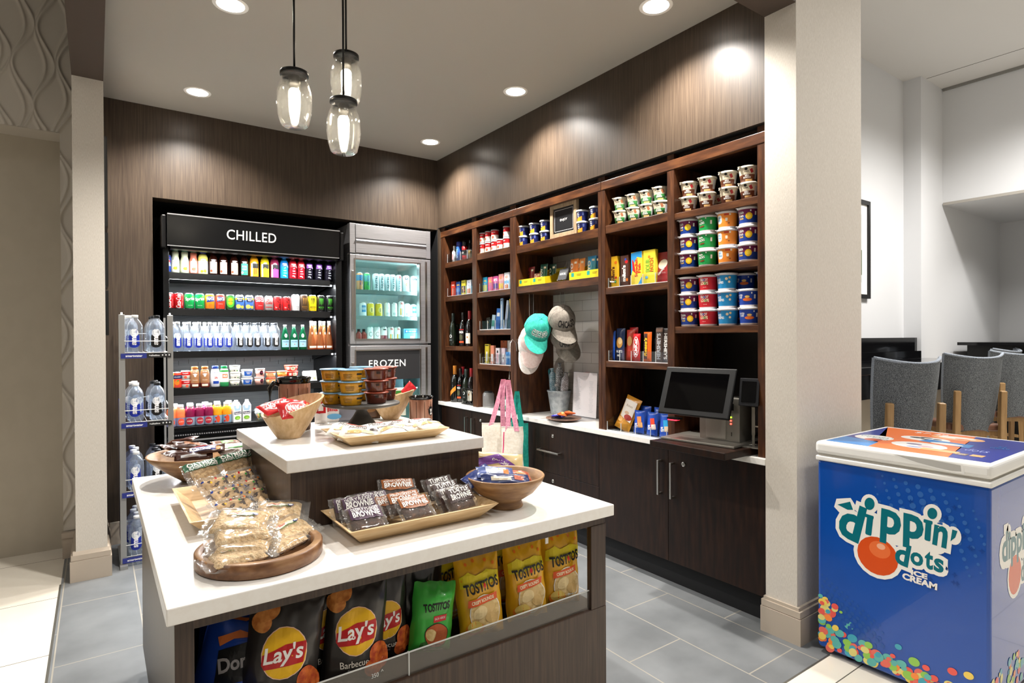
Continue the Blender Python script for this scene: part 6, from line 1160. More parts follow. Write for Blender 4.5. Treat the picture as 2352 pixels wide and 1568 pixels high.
# --- canvas totes on a wire hook in front of the cabinets
CANV = noisy('natural_canvas', [(.4, '#e6dccb'), (.6, '#f0e8da')], (1, 1, 1), 70, 3, .85, bump=.1)
TH = thing('wire_hook', 'tall thin wire hook carrying the canvas bags', 'hook', (2.56, 3.60, 1.19))
MB().tube([(.04, 0, .10), (.03, 0, .165), (0, 0, .19), (-.02, 0, .16), (-.03, 0, -.10), (-.03, .0, -.14), (-.05, 0, -.15), (-.055, 0, -.12)], .0022, CHROME).tube([(.04, -.05, .0), (.04, -.05, .17), (.04, -.03, .19), (.04, 0, .19), (.04, 0, .10)], .0018, CHROME).build('wire', TH)
def tote(label, body, straps, x, yc, w, ztop, zbot, rz, prints, ty=0, side=None, strapz=1.07, so=0.):
    t = thing('tote_bag', label, 'tote bag', (x, yc, zbot), rot=(0, 0, rz)); H = ztop-zbot
    def f(a, b, s):
        n = noise.noise(Vector((a*3+x*9, b*3, s*2)))*.006
        return ((a-.5)*w*(1+.04*(1-b))+n, s*(.012+.012*(1-b)**.5)*max(0, 1-abs(2*a-1)**4)+n, b*H)
    m = MB().grid(lambda a, b: f(a, b, -1), 14, 20, body).grid(lambda a, b: f(a, b, 1), 14, 20, side or body, flip=True)
    m.tube([f(k/14, 1, -1) for k in range(15)], .0025, body, 5)
    decals(m, lambda a, b, o: (lambda p: (p[0], p[1]-o-.0005, p[2]))(f(a/w+.5, b/H, -1)), prints, .02); m.build('bag_body', t)
    for s in (-1, 1):
        q = MB(); top = strapz-zbot
        for sx in (-1, 1):
            def g(a, b, sx=sx, s=s): return (sx*w*.22*(1-b)**1.3+(a-.5)*.034+so*b, s*.010*(1-b)+.004*s, H-.03+(top-H+.03)*b)
            q.grid(g, 2, 12, straps)
            q.grid(lambda a, b: (lambda p: (p[0], p[1]+.003, p[2]))(g(a, b)), 2, 12, straps, flip=True)
        q.build('strap', t)
    return t
PKS = noisy('pink_webbing', [(.4, '#d98aa4'), (.6, '#e8a4b8')], (1, 1, 1), 80, 2, .8); PKP = ink('#d04a72', .8)
TEALC = noisy('teal_cotton', [(.4, '#118a7c'), (.6, '#1a9c8c')], (1, 1, 1), 50, 2, .8)
for lab, bd, st, u, yy, w_, zt, zb_, rz_, pr, kw in (
    ('teal tote bag at the back of the hanging bags', TEALC, TEALC, 1188, 3.47, .16, .765, .40, -.75, [], dict(strapz=1.0)),
    ('natural canvas tote with pink straps and a pink print, hanging at the left', CANV, PKS, 1141, 3.54, .21, .772, .36, -.58, [(S_ell(.075, .27, .028, .085), PKP), (S_ell(.085, .27, .012, .055), CANV), (S_ring(.055, .11, .038, .06, .018), PKP)], dict(strapz=1.09, so=.05)),
    ('canvas tote with a pink striped strap hanging in front at the right', CANV, PKS, 1177, 3.41, .15, .755, .35, -.70, [(S_rect(-.066, .22, .008, .30, -.05), PKP), (S_ell(-.06, .06, .02, .05), PKP)], dict(strapz=1.09, so=-.03))):
    p = at(u, 1000, y=yy); tote(lab, bd, st, p.x, yy, w_, zt, zb_, rz_, pr, **kw)
# ================================================================== THINGS ON THE ISLAND
BAMB = noisy('pale_bamboo', [(.3, '#c4a070'), (.5, '#d4b384'), (.7, '#e0c498')], (3, 26, 26), 3, 5, .42, coat=.1)
BAMBV = noisy('pale_bamboo_turned', [(.3, '#c19c6c'), (.5, '#d2b082'), (.7, '#dfc297')], (22, 22, 3), 3, 5, .42, coat=.1)
ACAC = noisy('mango_wood', [(.3, '#7a5636'), (.5, '#96704a'), (.7, '#b08a60')], (5, 5, 20), 3, 6, .45, coat=.1)
TEAK = noisy('dark_striped_wood', [(.3, '#5a3a24'), (.5, '#7d5536'), (.7, '#9a7350')], (4, 14, 14), 3, 7, .4, coat=.15)
FILM = clearmat('clear_wrap', '#fbfbfa', .75, .10, .06, '#f4f2ee')
def tray(label, x0, x1, y0, y1, z, h=.05, fl=.048, group=None):
    cx, cy = (x0+x1)/2, (y0+y1)/2; t = thing('bamboo_tray', label, 'tray', (cx, cy, z)); w, d = (x1-x0)/2, (y1-y0)/2
    def ring(k, zz): return [(-w+k, -d+k, zz), (w-k, -d+k, zz), (w-k, d-k, zz), (-w+k, d-k, zz)]
    vs = ring(fl, 0)+ring(0, h)+ring(.007, h)+ring(fl+.007, .008)
    fs = [(3, 2, 1, 0), (12, 13, 14, 15)]
    for r in range(3): fs += [(4*r+i, 4*r+(i+1) % 4, 4*r+4+(i+1) % 4, 4*r+4+i) for i in range(4)]
    MB().add(vs, fs, BAMB).build('tray_body', t, bevel=.0015); return t
def bowl(name, label, x, y, z, prof, m, rot=(0, 0, 0), seg=48):
    t = thing(name, label, 'bowl', (x, y, z), rot=rot); MB().lathe([(r, zz, m) for r, zz in prof], seg).build('bowl_body', t); return t
# --- lower tier: brownie tray
Z1, Z2 = .8103, 1.0303
tray('pale bamboo tray of wrapped brownies at the front of the lower top', .560, 1.052, 1.556, 1.822-.004, Z1)
def wrapped(name, w, h, t, core, cmark, marks, label, cat, loc, rot, seed=0, pad=.02, film=None, band=None):
    """a baked piece in a crinkled clear wrap: x is width, y is height of the face, z thickness (up)"""
    r = thing(name, label, cat, loc, rot=rot); F = film or FILM
    def cf(a, b, s):
        x, y = (a-.5)*w, (b-.5)*h; e = (max(0, 1-abs(2*a-1)**6)*max(0, 1-abs(2*b-1)**6))**.4; n = noise.noise(Vector((a*9+seed, b*9, seed)))*t*.16
        return (x, y, t/2+s*t/2*e+n*e)
    MB().grid(lambda a, b: cf(a, b, 1), 16, 14, core).grid(lambda a, b: cf(a, b, -1), 8, 8, core, flip=True).build('filling', r, cmark)
    W2, H2 = w+pad*2, h+pad*.9
    def ff(a, b, s, o=0):
        x, y = (a-.5)*W2, (b-.5)*H2; ea = max(0, 1-abs((2*a-1)*W2/(w*1.10))**5) if w else 1; eb = max(0, 1-abs(2*b-1)**5); e = (ea*eb)**.45
        n = noise.noise(Vector((a*9+seed*3, b*8, seed)))*.0035+noise.noise(Vector((a*31, b*29+seed, seed)))*(.0018 if o == 0 else .0006)
        return (x+n*.5, y+n, t/2+s*(t/2*e*1.04+.0012+o)+n*(.25 if e > .3 else 1.3)+abs(n)*s*.4)
    m = MB().grid(lambda a, b: ff(a, b, 1), 34, 26, F).grid(lambda a, b: ff(a, b, -1), 18, 14, F, flip=True); m.build('wrap', r, 'crinkled clear wrap')
    q = MB(); decals(q, lambda a, b, o: ff(a/W2+.5, b/H2+.5, 1, o+.0012), marks, .008, step=.0006)
    if marks: q.build('printed_label', r)
    return r
BRN = noisy('brownie_crumb', [(.3, '#2a1710'), (.6, '#4a2c1e'), (.8, '#8a6040')], (1, 1, 1), 60, 4, .8, bump=.6)
CRM = noisy('crispy_treat', [(.3, '#c9a36c'), (.55, '#e2c190'), (.75, '#f2dfb8')], (1, 1, 1), 110, 3, .7, bump=.9)
COOK = noisy('oat_cookie', [(.3, '#b8905c'), (.55, '#d8b684'), (.8, '#ecd4a8')], (1, 1, 1), 70, 4, .8, bump=.8)
pur = ink('#4b3048'); orb = ink('#9a5a2c'); drk = ink('#43302e')
def brownie(kind_, label, x, y, z, rx, rz, seed, roll=0):
    if kind_ == 'f': mk = [(S_rect(0, .014, .100, .040), pur), (S_text('DEEPLY FUDGEY', 0, .026, w=.086, h=.011, bold=.01), W_), (S_text('BROWNIE', 0, .010, w=.086, h=.019, bold=.03), W_)]
    elif kind_ == 'p': mk = [(S_poly([(-.052, .002), (-.03, -.006), (.03, -.006), (.052, .002), (.052, .036), (-.052, .036)]), orb), (S_text('PEANUT CHOCOLATE', 0, .027, w=.09, h=.009, bold=.01), W_), (S_text('BROWNIE', 0, .011, w=.09, h=.018, bold=.03), W_)]
    else: mk = [(S_rect(0, .012, .100, .046), drk), (S_text('TURTLE', 0, .026, w=.080, h=.015, bold=.02), W_), (S_text('BROWNIE', 0, .006, w=.086, h=.019, bold=.03), W_)]
    return wrapped('wrapped_brownie', .102, .072, .020, BRN, 'dark brownie', mk, label, 'brownie', (x, y, z), (rx, roll, rz), seed, pad=.012)
bz = .845
for k, (kd, u, v, y, rx, rz, roll, lab) in enumerate((
    ('f', 803, 1172, 1.735, 1.0, .05, .0, 'brownie with purple label standing at the back left of the tray'), ('f', 822, 1170, 1.705, 1.0, .05, .0, 'brownie with purple DEEPLY FUDGEY label behind the front left one'),
    ('f', 838, 1196, 1.63, .72, .10, .06, 'brownie with purple label at the very front left of the tray'), ('f', 852, 1160, 1.75, .85, .0, .0, 'brownie with purple label mostly hidden at the back'),
    ('p', 912, 1129, 1.77, .75, -.15, .06, 'peanut brownie with orange label highest at the back of the tray'), ('p', 928, 1160, 1.68, .75, .05, .0, 'peanut brownie with orange label directly behind the front orange one'),
    ('p', 950, 1171, 1.63, .70, .16, .05, 'peanut brownie with orange label at the front middle of the tray'), ('p', 900, 1165, 1.72, .6, .0, -.05, 'peanut brownie with orange label lying low between the stacks'),
    ('t', 1006, 1125, 1.76, .95, .18, .0, 'turtle brownie with dark label rearmost of the right stack'), ('t', 1021, 1136, 1.71, .95, .20, .0, 'turtle brownie with dark label second from the back of the right stack'),
    ('t', 1033, 1149, 1.67, .95, .20, .0, 'turtle brownie with dark label just behind the front right one'), ('t', 1052, 1148, 1.63, .95, .22, .0, 'turtle brownie with dark label at the front right of the tray'))):
    p = at(u, v, y=y); brownie(kd, lab, p.x, y, max(p.z, .845), rx, rz, k, roll)
# --- round tray of crispy treats
RT = thing('round_tray', 'round dark striped wooden tray of wrapped crispy treats at the front left', 'tray', (.352, 1.655, Z1), rot=(0, 0, .2))
MB().lathe([(0, 0, TEAK), (.152, 0, TEAK), (.157, .004, TEAK), (.157, .035, TEAK), (.154, .038, ACAC), (.136, .038, TEAK), (.133, .035, TEAK), (.132, .010, TEAK), (0, .010, ACAC)], 72).build('tray_body', RT, bevel=0)
lblc = [(S_rrect(0, .014, .07, .012, .005), ink('#d8d4c0')), (S_text("crispy", -.014, .016, w=.034, h=.010, rot=.0, bold=.03, shear=.2), ink('#c4502c')), (S_text('marshmallow treat', .006, .006, w=.05, h=.006), Gn), (S_ell(.032, .010, .008, .005), Bl), (S_ell(.032, .010, .006, .0035), W_)]
for i, (u, v, y, rz, rx, ry, sc, lab) in enumerate((
    (640, 1178, 1.80, -.35, .30, .05, 1, 'wrapped crispy treat at the back of the pile, highest on the right'), (636, 1206, 1.765, .15, .12, .05, 1, 'wrapped crispy treat just under the back one'),
    (660, 1222, 1.70, .45, .34, -.14, 1, 'wrapped crispy treat leaning at the right of the pile'), (645, 1256, 1.66, .6, .05, .0, 1, 'wrapped crispy treat lying at the right bottom of the pile'),
    (553, 1203, 1.70, -.45, .28, .06, 1.08, 'wrapped crispy treat on the very top left of the pile'), (556, 1228, 1.66, -.1, .20, -.04, 1.05, 'wrapped crispy treat second from the top at the left'),
    (560, 1254, 1.63, -.35, .10, .05, 1.02, 'wrapped crispy treat third from the top at the left'), (545, 1283, 1.59, .12, .0, .0, 1, 'wrapped crispy treat at the front bottom of the pile'))):
    p = at(u, v, y=y); t = wrapped('wrapped_treat', .122, .088, .030, CRM, 'golden crispy block', lblc, lab, 'wrapped treat', (p.x, y, max(p.z-.012, .822)), (rx, ry, rz), i*2+1, pad=.024); t.scale = (sc,)*3
# --- cookie tray on the left, parallel to the island's left edge
tray('pale bamboo tray of wrapped cookies at the left side of the lower top', .215, .455, 1.918, 2.40, Z1)
def cookie(label, x, y, z, rot, col_, lines, seed, core=COOK):
    mk = [(S_rect(0, .036, .155, .028), ink(col_)), (S_text(lines[0], 0, .041, w=.125, h=.015, bold=.02), W_), (S_text(lines[1], 0, .029, w=.12, h=.009, bold=.01), W_)] if lines else []
    if lines and len(lines) > 2: mk = [(S_rect(0, -.032, .155, .026), ink(col_)), (S_text(lines[0], 0, -.026, w=.12, h=.011, bold=.02), W_), (S_text(lines[1], 0, -.038, w=.12, h=.011, bold=.02), W_)]+[(S_ell(-.06+.024*q, .03-.01*(q % 2), .004, .004), [Bl, Yl, Rd, Gn, Or, Bl][q % 6]) for q in range(6)]
    return wrapped('wrapped_cookie', .115, .078, .018, core, 'round cookie', mk, label, 'cookie', (x, y, z), rot, seed, pad=.026)
CC = noisy('chip_cookie', [(.40, '#3c2418'), (.46, '#d2ae7e'), (.8, '#e8cca0')], (1, 1, 1), 55, 2, .8, bump=.5)
for k, (u, v, y, rx, rz, cl, ln, lab) in enumerate((
    (470, 1092, 2.27, .95, .62, '#1f5a3a', ('OATMEAL', 'RAISIN COOKIE'), 'wrapped oatmeal raisin cookie with dark green label, nearest the left'), (540, 1072, 2.33, 1.1, .62, '#1f5a3a', ('OATMEAL', 'RAISIN COOKIE'), 'wrapped cookie with a green label corner, second behind the oatmeal cookie'),
    (556, 1068, 2.36, 1.1, .62, '#1f5a3a', ('OATMEAL', 'RAISIN COOKIE'), 'wrapped cookie with a green label corner, third along the row'), (572, 1070, 2.385, 1.1, .62, '#17442c', ('OATMEAL', 'RAISIN COOKIE'), 'wrapped cookie with a green label corner, last before the riser'),
    (505, 1122, 2.19, .75, .58, '#4a2c22', ('CANDY', 'COOKIE', 1), 'wrapped candy cookie with brown label in the middle of the tray'), (556, 1108, 2.24, .85, .55, '#4a2c22', ('CANDY', 'COOKIE', 1), 'wrapped candy cookie behind the middle one'),
    (530, 1146, 2.10, .65, .52, '#3a2420', ('CHOCOLATE', 'CHUNK COOKIE', 1), 'wrapped chocolate chunk cookie with brown label toward the front'), (575, 1128, 2.17, .75, .5, '#3a2420', ('CHOCOLATE', 'CHUNK COOKIE', 1), 'wrapped chocolate chunk cookie behind, near the riser'),
    (545, 1172, 2.02, .5, .45, '#4a3a34', ('CHOCOLATE', 'COOKIE', 1), 'wrapped cookie lying at the front edge of the tray'), (595, 1146, 2.12, .7, .45, '#4a3a34', ('CHOCOLATE', 'COOKIE', 1), 'wrapped cookie in crumpled wrap nearest the riser'))):
    p = at(u, v, y=y); cookie(lab, p.x, y, max(p.z, .84), (rx, 0, rz), cl, ln, k+20, COOK if k < 4 else CC)
# --- mango wood bowls
prB = [(0, 0), (.060, 0), (.062, .004), (.056, .020), (.060, .026), (.100, .052), (.128, .085), (.137, .106), (.134, .110), (.128, .107), (.118, .082), (.09, .052), (.05, .034), (0, .030)]
bowl('wooden_bowl', 'footed mango wood bowl of blue snack packs at the right of the lower top', 1.150, 1.665, Z1, prB, ACAC)
prL = [(0, 0), (.055, 0), (.060, .004), (.11, .040), (.165, .085), (.185, .108), (.182, .112), (.174, .108), (.15, .082), (.10, .044), (.05, .018), (0, .014)]
bowl('wooden_bowl', 'large shallow wooden bowl of chocolate bars at the far left corner of the lower top', .338, 2.735, Z1, prL, ACAC)
def bar(label, x, y, z, rot, base, marks, L=.13, w=.042, t=.018, seed=0, nm='chocolate_bar', cat='chocolate bar'):
    return flatpack(nm, L, w, t, base, marks, cat, label, (x, y, z), rot, seed, wr=.005)
SNK = '#3a1f18'
sn = [(S_rect(.004, 0, .095, .024), ink('#1f2f7a')), (S_rect(.004, 0, .093, .020), W_), (S_text('SATISFIES', .004, 0, w=.08, h=.015, bold=.03, shear=.15), ink('#1f2f7a')), (S_rect(.004, -.016, .09, .003), Rd), (S_ell(-.05, .004, .012, .010), ink('#c88a4a'))]
br_ = random.Random(11)
for i, (u, v, y, rz, rx, ry, mk, base, lab) in enumerate((
    (470, 1032, 2.64, 2.9, -.6, .10, sn, SNK, 'chocolate bar with white and blue SATISFIES print facing up in the left bowl'),
    (400, 1030, 2.78, .6, .3, .3, [], SNK, 'brown chocolate bar at the left end of the left bowl'), (420, 1012, 2.82, -.8, .2, -.2, [], '#4a2a20', 'brown chocolate bar sticking up behind in the left bowl'),
    (400, 1042, 2.68, 1.0, .3, .1, [], SNK, 'dark bar with crumpled ends at the front left in the left bowl'), (445, 1044, 2.64, -.1, .9, .0, [(S_rect(0, -.004, .09, .012), Sv)], SNK, 'dark bar with a silver edge lying under the SATISFIES bar'),
    (520, 1018, 2.74, .5, .4, .1, [(S_rect(0, 0, .06, .02), ink('#7aa06a')), (S_text('ALMOND', 0, 0, w=.05, h=.01), W_)], '#7a5a48', 'green and brown nut bar behind in the left bowl'),
    (540, 1026, 2.68, .45, .6, .1, [(S_rect(0, .004, .09, .012), ink('#e4e0d0')), (S_rect(0, -.008, .09, .004), Gn)], '#e4dccb', 'white striped bar pointing to the riser in the left bowl'), (535, 1036, 2.64, .4, .5, .1, [(S_rect(0, .004, .10, .008), Cr)], '#4a3a30', 'dark bar with cream stripe at the right of the left bowl'),
    (438, 1022, 2.76, .2, .4, .2, [(S_rect(.0, .0, .06, .02), ink('#8a5a3a'))], SNK, 'brown bar in the middle back of the left bowl'))):
    p = at(u, v, y=y); bar(lab, p.x, y, max(p.z-.008, .875), (rx, ry, rz), base, mk, L=.135 if i else .15, w=.045, seed=i+3)
# right bowl
for i, (u, v, y, rz, rx, ry, L, base, mk, lab) in enumerate((
    (1098, 1092, 1.70, .2, .5, -.3, .12, '#22336e', [(S_rect(.02, 0, .03, .03), ink('#16244e'))], 'dark blue snack pack hanging over the left rim of the right bowl'),
    (1136, 1086, 1.68, -.35, .5, .1, .13, '#5a6aa0', [(S_rect(.0, .0, .07, .03), ink('#cfd6ea')), (S_rect(.02, .01, .02, .012), Yl), (S_rect(.035, -.005, .02, .02), Or)], 'shiny blue and silver snack pack on top in the right bowl'),
    (1160, 1102, 1.62, -.30, .6, .1, .17, '#1c2a5a', [(S_rect(-.02, -.004, .07, .016), ink('#b9b09c')), (S_rect(.045, .004, .035, .02), ink('#b0563a'))], 'long navy snack pack lying along the front of the right bowl'),
    (1190, 1094, 1.66, -.2, .5, .2, .09, '#a8563c', [(S_ell(0, 0, .02, .012), ink('#d8a070'))], 'red-brown snack pack at the right in the right bowl'))):
    p = at(u, v, y=y); bar(lab, p.x, y, p.z-.008, (rx, ry, rz), base, mk, L=L, w=.055, seed=i+31, nm='snack_pack', cat='snack pack', t=.022)
slimv = lambda: None
p = at(1145, 1085, y=1.86)
t_ = flatpack('cookie_pack', .20, .12, .035, '#d8c08c', [(S_poly([(-.09, .03), (.0, .055), (.09, .0), (.09, -.03), (.0, .02), (-.09, .0)]), ink('#7a4a9c')), (S_text('cookies', .01, .026, w=.07, h=.014, rot=-.3, bold=.03), W_), (S_ell(-.05, -.03, .03, .018), ink('#e8c46a')), (S_rect(.04, -.035, .06, .002, -.3), Kk), (S_rect(.035, -.041, .06, .002, -.3), Kk), (S_rect(.03, -.047, .05, .002, -.3), Kk)], 'cookie pack', 'purple and gold cookie pack standing behind the right bowl', (1.225, 1.835, .895), (1.25, .12, -.35), 41, wr=.008)

# --- upper tier
def bamboo_bowl(label, x, y, rz, s=1.0):
    """slanted rim: the body is a cone cut by a tilted plane"""
    t = thing('bamboo_bowl', label, 'bowl', (x, y, Z2), rot=(0, 0, rz)); m = MB(); n = 56
    def rim(a): return (.118+.036*math.sin(a))*s      # rim height, high on one side
    def rad(z): return (.040+(z/s)*.72-1.1*(z/s)**2)*s
    def outp(a, v): z = rim(a)*v; return (rad(z)*math.cos(a), rad(z)*math.sin(a), z)
    def inp(a, v): z = .012*s+(rim(a)-.012*s)*v; q = rad(z)-.008*s; return (q*math.cos(a), q*math.sin(a), z)
    m.grid(lambda u, v: outp(2*PI*u, v), n, 14, BAMBV).grid(lambda u, v: inp(2*PI*u, v), n, 14, BAMBV, flip=True)
    m.grid(lambda u, v: tuple(Vector(outp(2*PI*u, 1)).lerp(Vector(inp(2*PI*u, 1)), v)), n, 1, BAMB)
    m.add([(rad(0)*math.cos(2*PI*i/n), rad(0)*math.sin(2*PI*i/n), 0) for i in range(n)], [tuple(range(n))[::-1]], BAMBV)
    m.add([((rad(.012*s)-.008*s)*math.cos(2*PI*i/n), (rad(.012*s)-.008*s)*math.sin(2*PI*i/n), .012*s) for i in range(n)], [tuple(range(n))], BAMBV)
    m.build('bowl_body', t); return t
bamboo_bowl('slanted pale bamboo bowl of red wafer packs at the front left of the upper top', .572, 2.215, -1.35)
pB = at(893, 950, y=2.46); bamboo_bowl('slanted pale bamboo bowl seen from behind at the back of the upper top', pB.x+.005, 2.45, -2.2, .85)
kk = [(S_ell(.004, .0, .046, .026, .0), W_), (S_ell(.004, .0, .043, .0235, .0), ink('#c4161c')), (S_text('KitKat', .004, .0, w=.074, h=.026, bold=.05, shear=.1), W_), (S_poly([(.05, .012), (.066, .02), (.064, -.02), (.05, -.012)]), ink('#d8905a'))]
for i, (u, v, y, rot, mk, lab) in enumerate(((672, 940, 2.155, (.95, .0, .38), kk, 'red wafer pack with large white lettering at the front of the slanted bowl'), (634, 934, 2.22, (.45, -.2, .42), kk[:3], 'red wafer pack lying over the left rim of the slanted bowl'), (655, 932, 2.27, (.4, .0, .2), [], 'red wafer pack behind the others in the slanted bowl'), (694, 934, 2.24, (.6, .25, .5), [], 'plain red wafer pack end at the right in the slanted bowl'))):
    p = at(u, v, y=y); flatpack('wafer_pack', .125, .066, .020, '#c01a20', mk, 'wafer pack', lab, (p.x, y, p.z-.006), rot, i+51, wr=.003)
p = at(942, 885, y=2.46); flatpack('wafer_pack', .07, .05, .012, '#c8202a', [], 'wafer pack', 'red pack corner sticking out of the rear bamboo bowl', (p.x-.01, 2.46, p.z-.02), (1.3, -.7, .3), 60)
# stump mugs
STW = noisy('stump_print', [(.3, '#7a4a34'), (.5, '#a0705a'), (.7, '#b88c74')], (24, 24, 2), 3, 5, .35, coat=.2); BARK = noisy('bark_print', [(.35, '#2c1c12'), (.5, '#5a3e2a'), (.65, '#7a5a40')], (14, 14, 5), 5, 5, .7, bump=.8)
GLZ = mat('black_glaze', '#060505', .08, coat=.4)
def mug(label, x, y, rz, r, h, handle=True, bark=False):
    t = thing('ceramic_mug', label, 'mug', (x, y, Z2), rot=(0, 0, rz)); B = STW
    pr = [(0, 0, B), (r*.94, 0, B), (r*.97, h*.05, B), (r*.95, h*.5, B), (r*.97, h*.88, GLZ), (r*.95, h*.90, GLZ), (r*.98, h*.93, GLZ), (r*1.04, h*.985, GLZ), (r*1.02, h, GLZ), (r*.9, h*.985, GLZ), (r*.88, h*.3, GLZ), (0, h*.28, GLZ)]
    m = MB().lathe(pr, 40)
    if bark: m.lathe([(r*.955, h*.0, BARK), (r*.975, h*.04, BARK), (r*.96, h*.45, BARK), (r*.97, h*.5, BARK)], 40)
    for k in range(9):
        a = 2*PI*k/9; m.tube([(r*.972*math.sin(a), -r*.972*math.cos(a), h*(.04+.76*q/6)) for q in range(7)], .0009, mat('plank_line', '#3a2216', .6), 4)
    mp = lambda a, b, o: ((r*.968+o)*math.sin(a/r), -(r*.968+o)*math.cos(a/r), b)
    decals(m, mp, [(S_ell(.0, h*.42, r*.33, h*.19), Kk), (S_ell(0, h*.44, r*.11, h*.06), W_), (S_rect(0, h*.49, r*.3, h*.02), W_), (S_poly([(-r*.16, h*.28), (r*.16, h*.28), (r*.06, h*.37), (-r*.06, h*.37)]), W_)]+[(S_rect((r*.42)*math.cos(q), h*.42+(h*.25)*math.sin(q), .008, .0015, q), Kk) for q in [PI*(.1+.16*j) for j in range(6)]], (.008, .02))
    m.build('mug_body', t)
    if handle: MB().tube([(-r*.95, 0, h*.86), (-r*1.25, 0, h*.90), (-r*1.5, 0, h*.80), (-r*1.5, 0, h*.45), (-r*1.35, 0, h*.22), (-r*.95, 0, h*.18)], [.008, .010, .010, .010, .009, .007], GLZ, 10).build('handle', t)
    return t
pm = at(677, 985, y=2.40); mug('large wood-print mug with black rim and handle behind the slanted bowl', pm.x, 2.40, -.0, .062, .210, bark=True)
pm = at(967, 975, y=2.32); mug('shorter wood-print mug with black rim at the right of the upper top', pm.x, 2.32, .55, .052, .108, handle=False)
# cake stand with pudding cups
SLT = noisy('slate_grey', [(.4, '#4c4a47'), (.6, '#5c5a56')], (1, 1, 1), 10, 3, .45)
CS = thing('cake_stand', 'round grey pedestal stand carrying yellow and brown pudding cups', 'cake stand', (.868, 2.27, Z2))
MB().lathe([(0, 0, SLT), (.068, 0, SLT), (.066, .006, SLT), (.034, .05, SLT), (.022, .07, SLT), (.026, .078, SLT), (.040, .088, SLT), (0, .088, SLT)], 40).build('pedestal', CS)
MB().lathe([(0, .088, SLT), (.13, .090, SLT), (.150, .096, SLT), (.152, .100, SLT), (.150, .104, SLT), (0, .104, SLT)], 64).build('plate', CS)
def pudding(n, desc, c, lc, mk):
    kind(n, ('pudding_cup', 'cup'), desc, 'cups stacked on the pedestal stand', parts(vessel([(0, 0, plastic(c)), (.030, 0, plastic(c)), (.032, .004, plastic(c)), (.036, .030, plastic(c)), (.037, .034, plastic(c)), (0, .034, plastic(c))], mk, seg=32), cap(.034, .0375, .0405, plastic(lc, .3), name='lid', seg=32)))
pudding('p_yel', 'yellow pudding cup', '#c9921a', '#7aa8cc', [(S_rect(.016, .022, .030, .006), ink('#2a2418')), (S_rect(.016, .012, .026, .002), ink('#7a5a14')), (S_rect(.016, .008, .022, .002), ink('#7a5a14')), (S_rect(-.03, .016, .03, .002), ink('#7a5a14')), (S_rect(-.03, .021, .03, .002), ink('#7a5a14')), (S_rect(-.03, .011, .026, .002), ink('#7a5a14'))])
pudding('p_brn', 'brown pudding cup', '#5e2a1c', '#a04a34', [(S_rect(-.02, .024, .012, .008), ink('#2a120c')), (S_rect(.02, .018, .03, .0015), ink('#8a4a38')), (S_rect(.02, .013, .026, .0015), ink('#8a4a38'))])
zt = Z2+.1045
for k, u, y, nm in (('p_yel', 764, 2.29, 'left front yellow stack'), ('p_yel', 806, 2.205, 'right front yellow stack'), ('p_yel', 830, 2.37, 'rear yellow stack'), ('p_brn', 864, 2.205, 'front brown stack'), ('p_brn', 885, 2.31, 'rear brown stack')):
    for i in range(3):
        p = at(u, 880, y=y); use(k, (p.x, y, zt+i*.0465), K[k]['desc']+', '+('bottom', 'middle', 'top')[i]+' of the '+nm, random.uniform(-.3, .3)+.3, scale=1.22)
# milano tray
tray('pale bamboo tray of white cookie packs at the front of the upper top', .655, 1.048, 1.868, 2.115, Z2, h=.036, fl=.04)
mil = [(S_text('Milano', -.01, .018, w=.062, h=.018, bold=.0, shear=.15), ink('#3a2c28')), (S_ell(0, .032, .020, .006), ink('#b0564a')), (S_ell(-.02, -.012, .03, .012, .3), ink('#e0bd88')), (S_ell(-.02, -.016, .028, .008, .3), ink('#c89a5a')), (S_ell(.03, -.008, .024, .011, -.2), ink('#e8cba0')), (S_ell(.045, .012, .014, .007, .2), ink('#3a2a28')), (S_ell(.052, -.026, .012, .004, .4), ink('#2a2422')), (S_text('chocolate', .0, .006, w=.03, h=.004), Sv)]
for i, (u, v, y, rot, lab) in enumerate(((800, 994, 2.02, (.3, .15, -.6), 'white cookie pack at the left end, turned sideways'), (826, 1004, 1.965, (.4, .1, -.5), 'white cookie pack leaning beside the left end one'), (872, 992, 1.99, (.42, .0, .0), 'white cookie pack with Milano lettering in the middle left'), (918, 986, 2.0, (.42, .0, .05), 'white cookie pack in the middle right'), (962, 981, 2.0, (.4, .0, .0), 'white cookie pack at the right end'), (895, 1000, 1.94, (.12, .0, .1), 'white cookie pack lying low at the front middle'), (985, 985, 1.97, (.1, .1, .1), 'white cookie pack end at the right corner'))):
    p = at(u, v, y=y); flatpack('cookie_pack', .138 if i < 5 else .11, .09, .036, '#ebe8e2', mil, 'cookie pack', lab+' of the upper tray', (p.x, y, max(p.z-.012, Z2+.012)), rot, i+70, wr=.004)
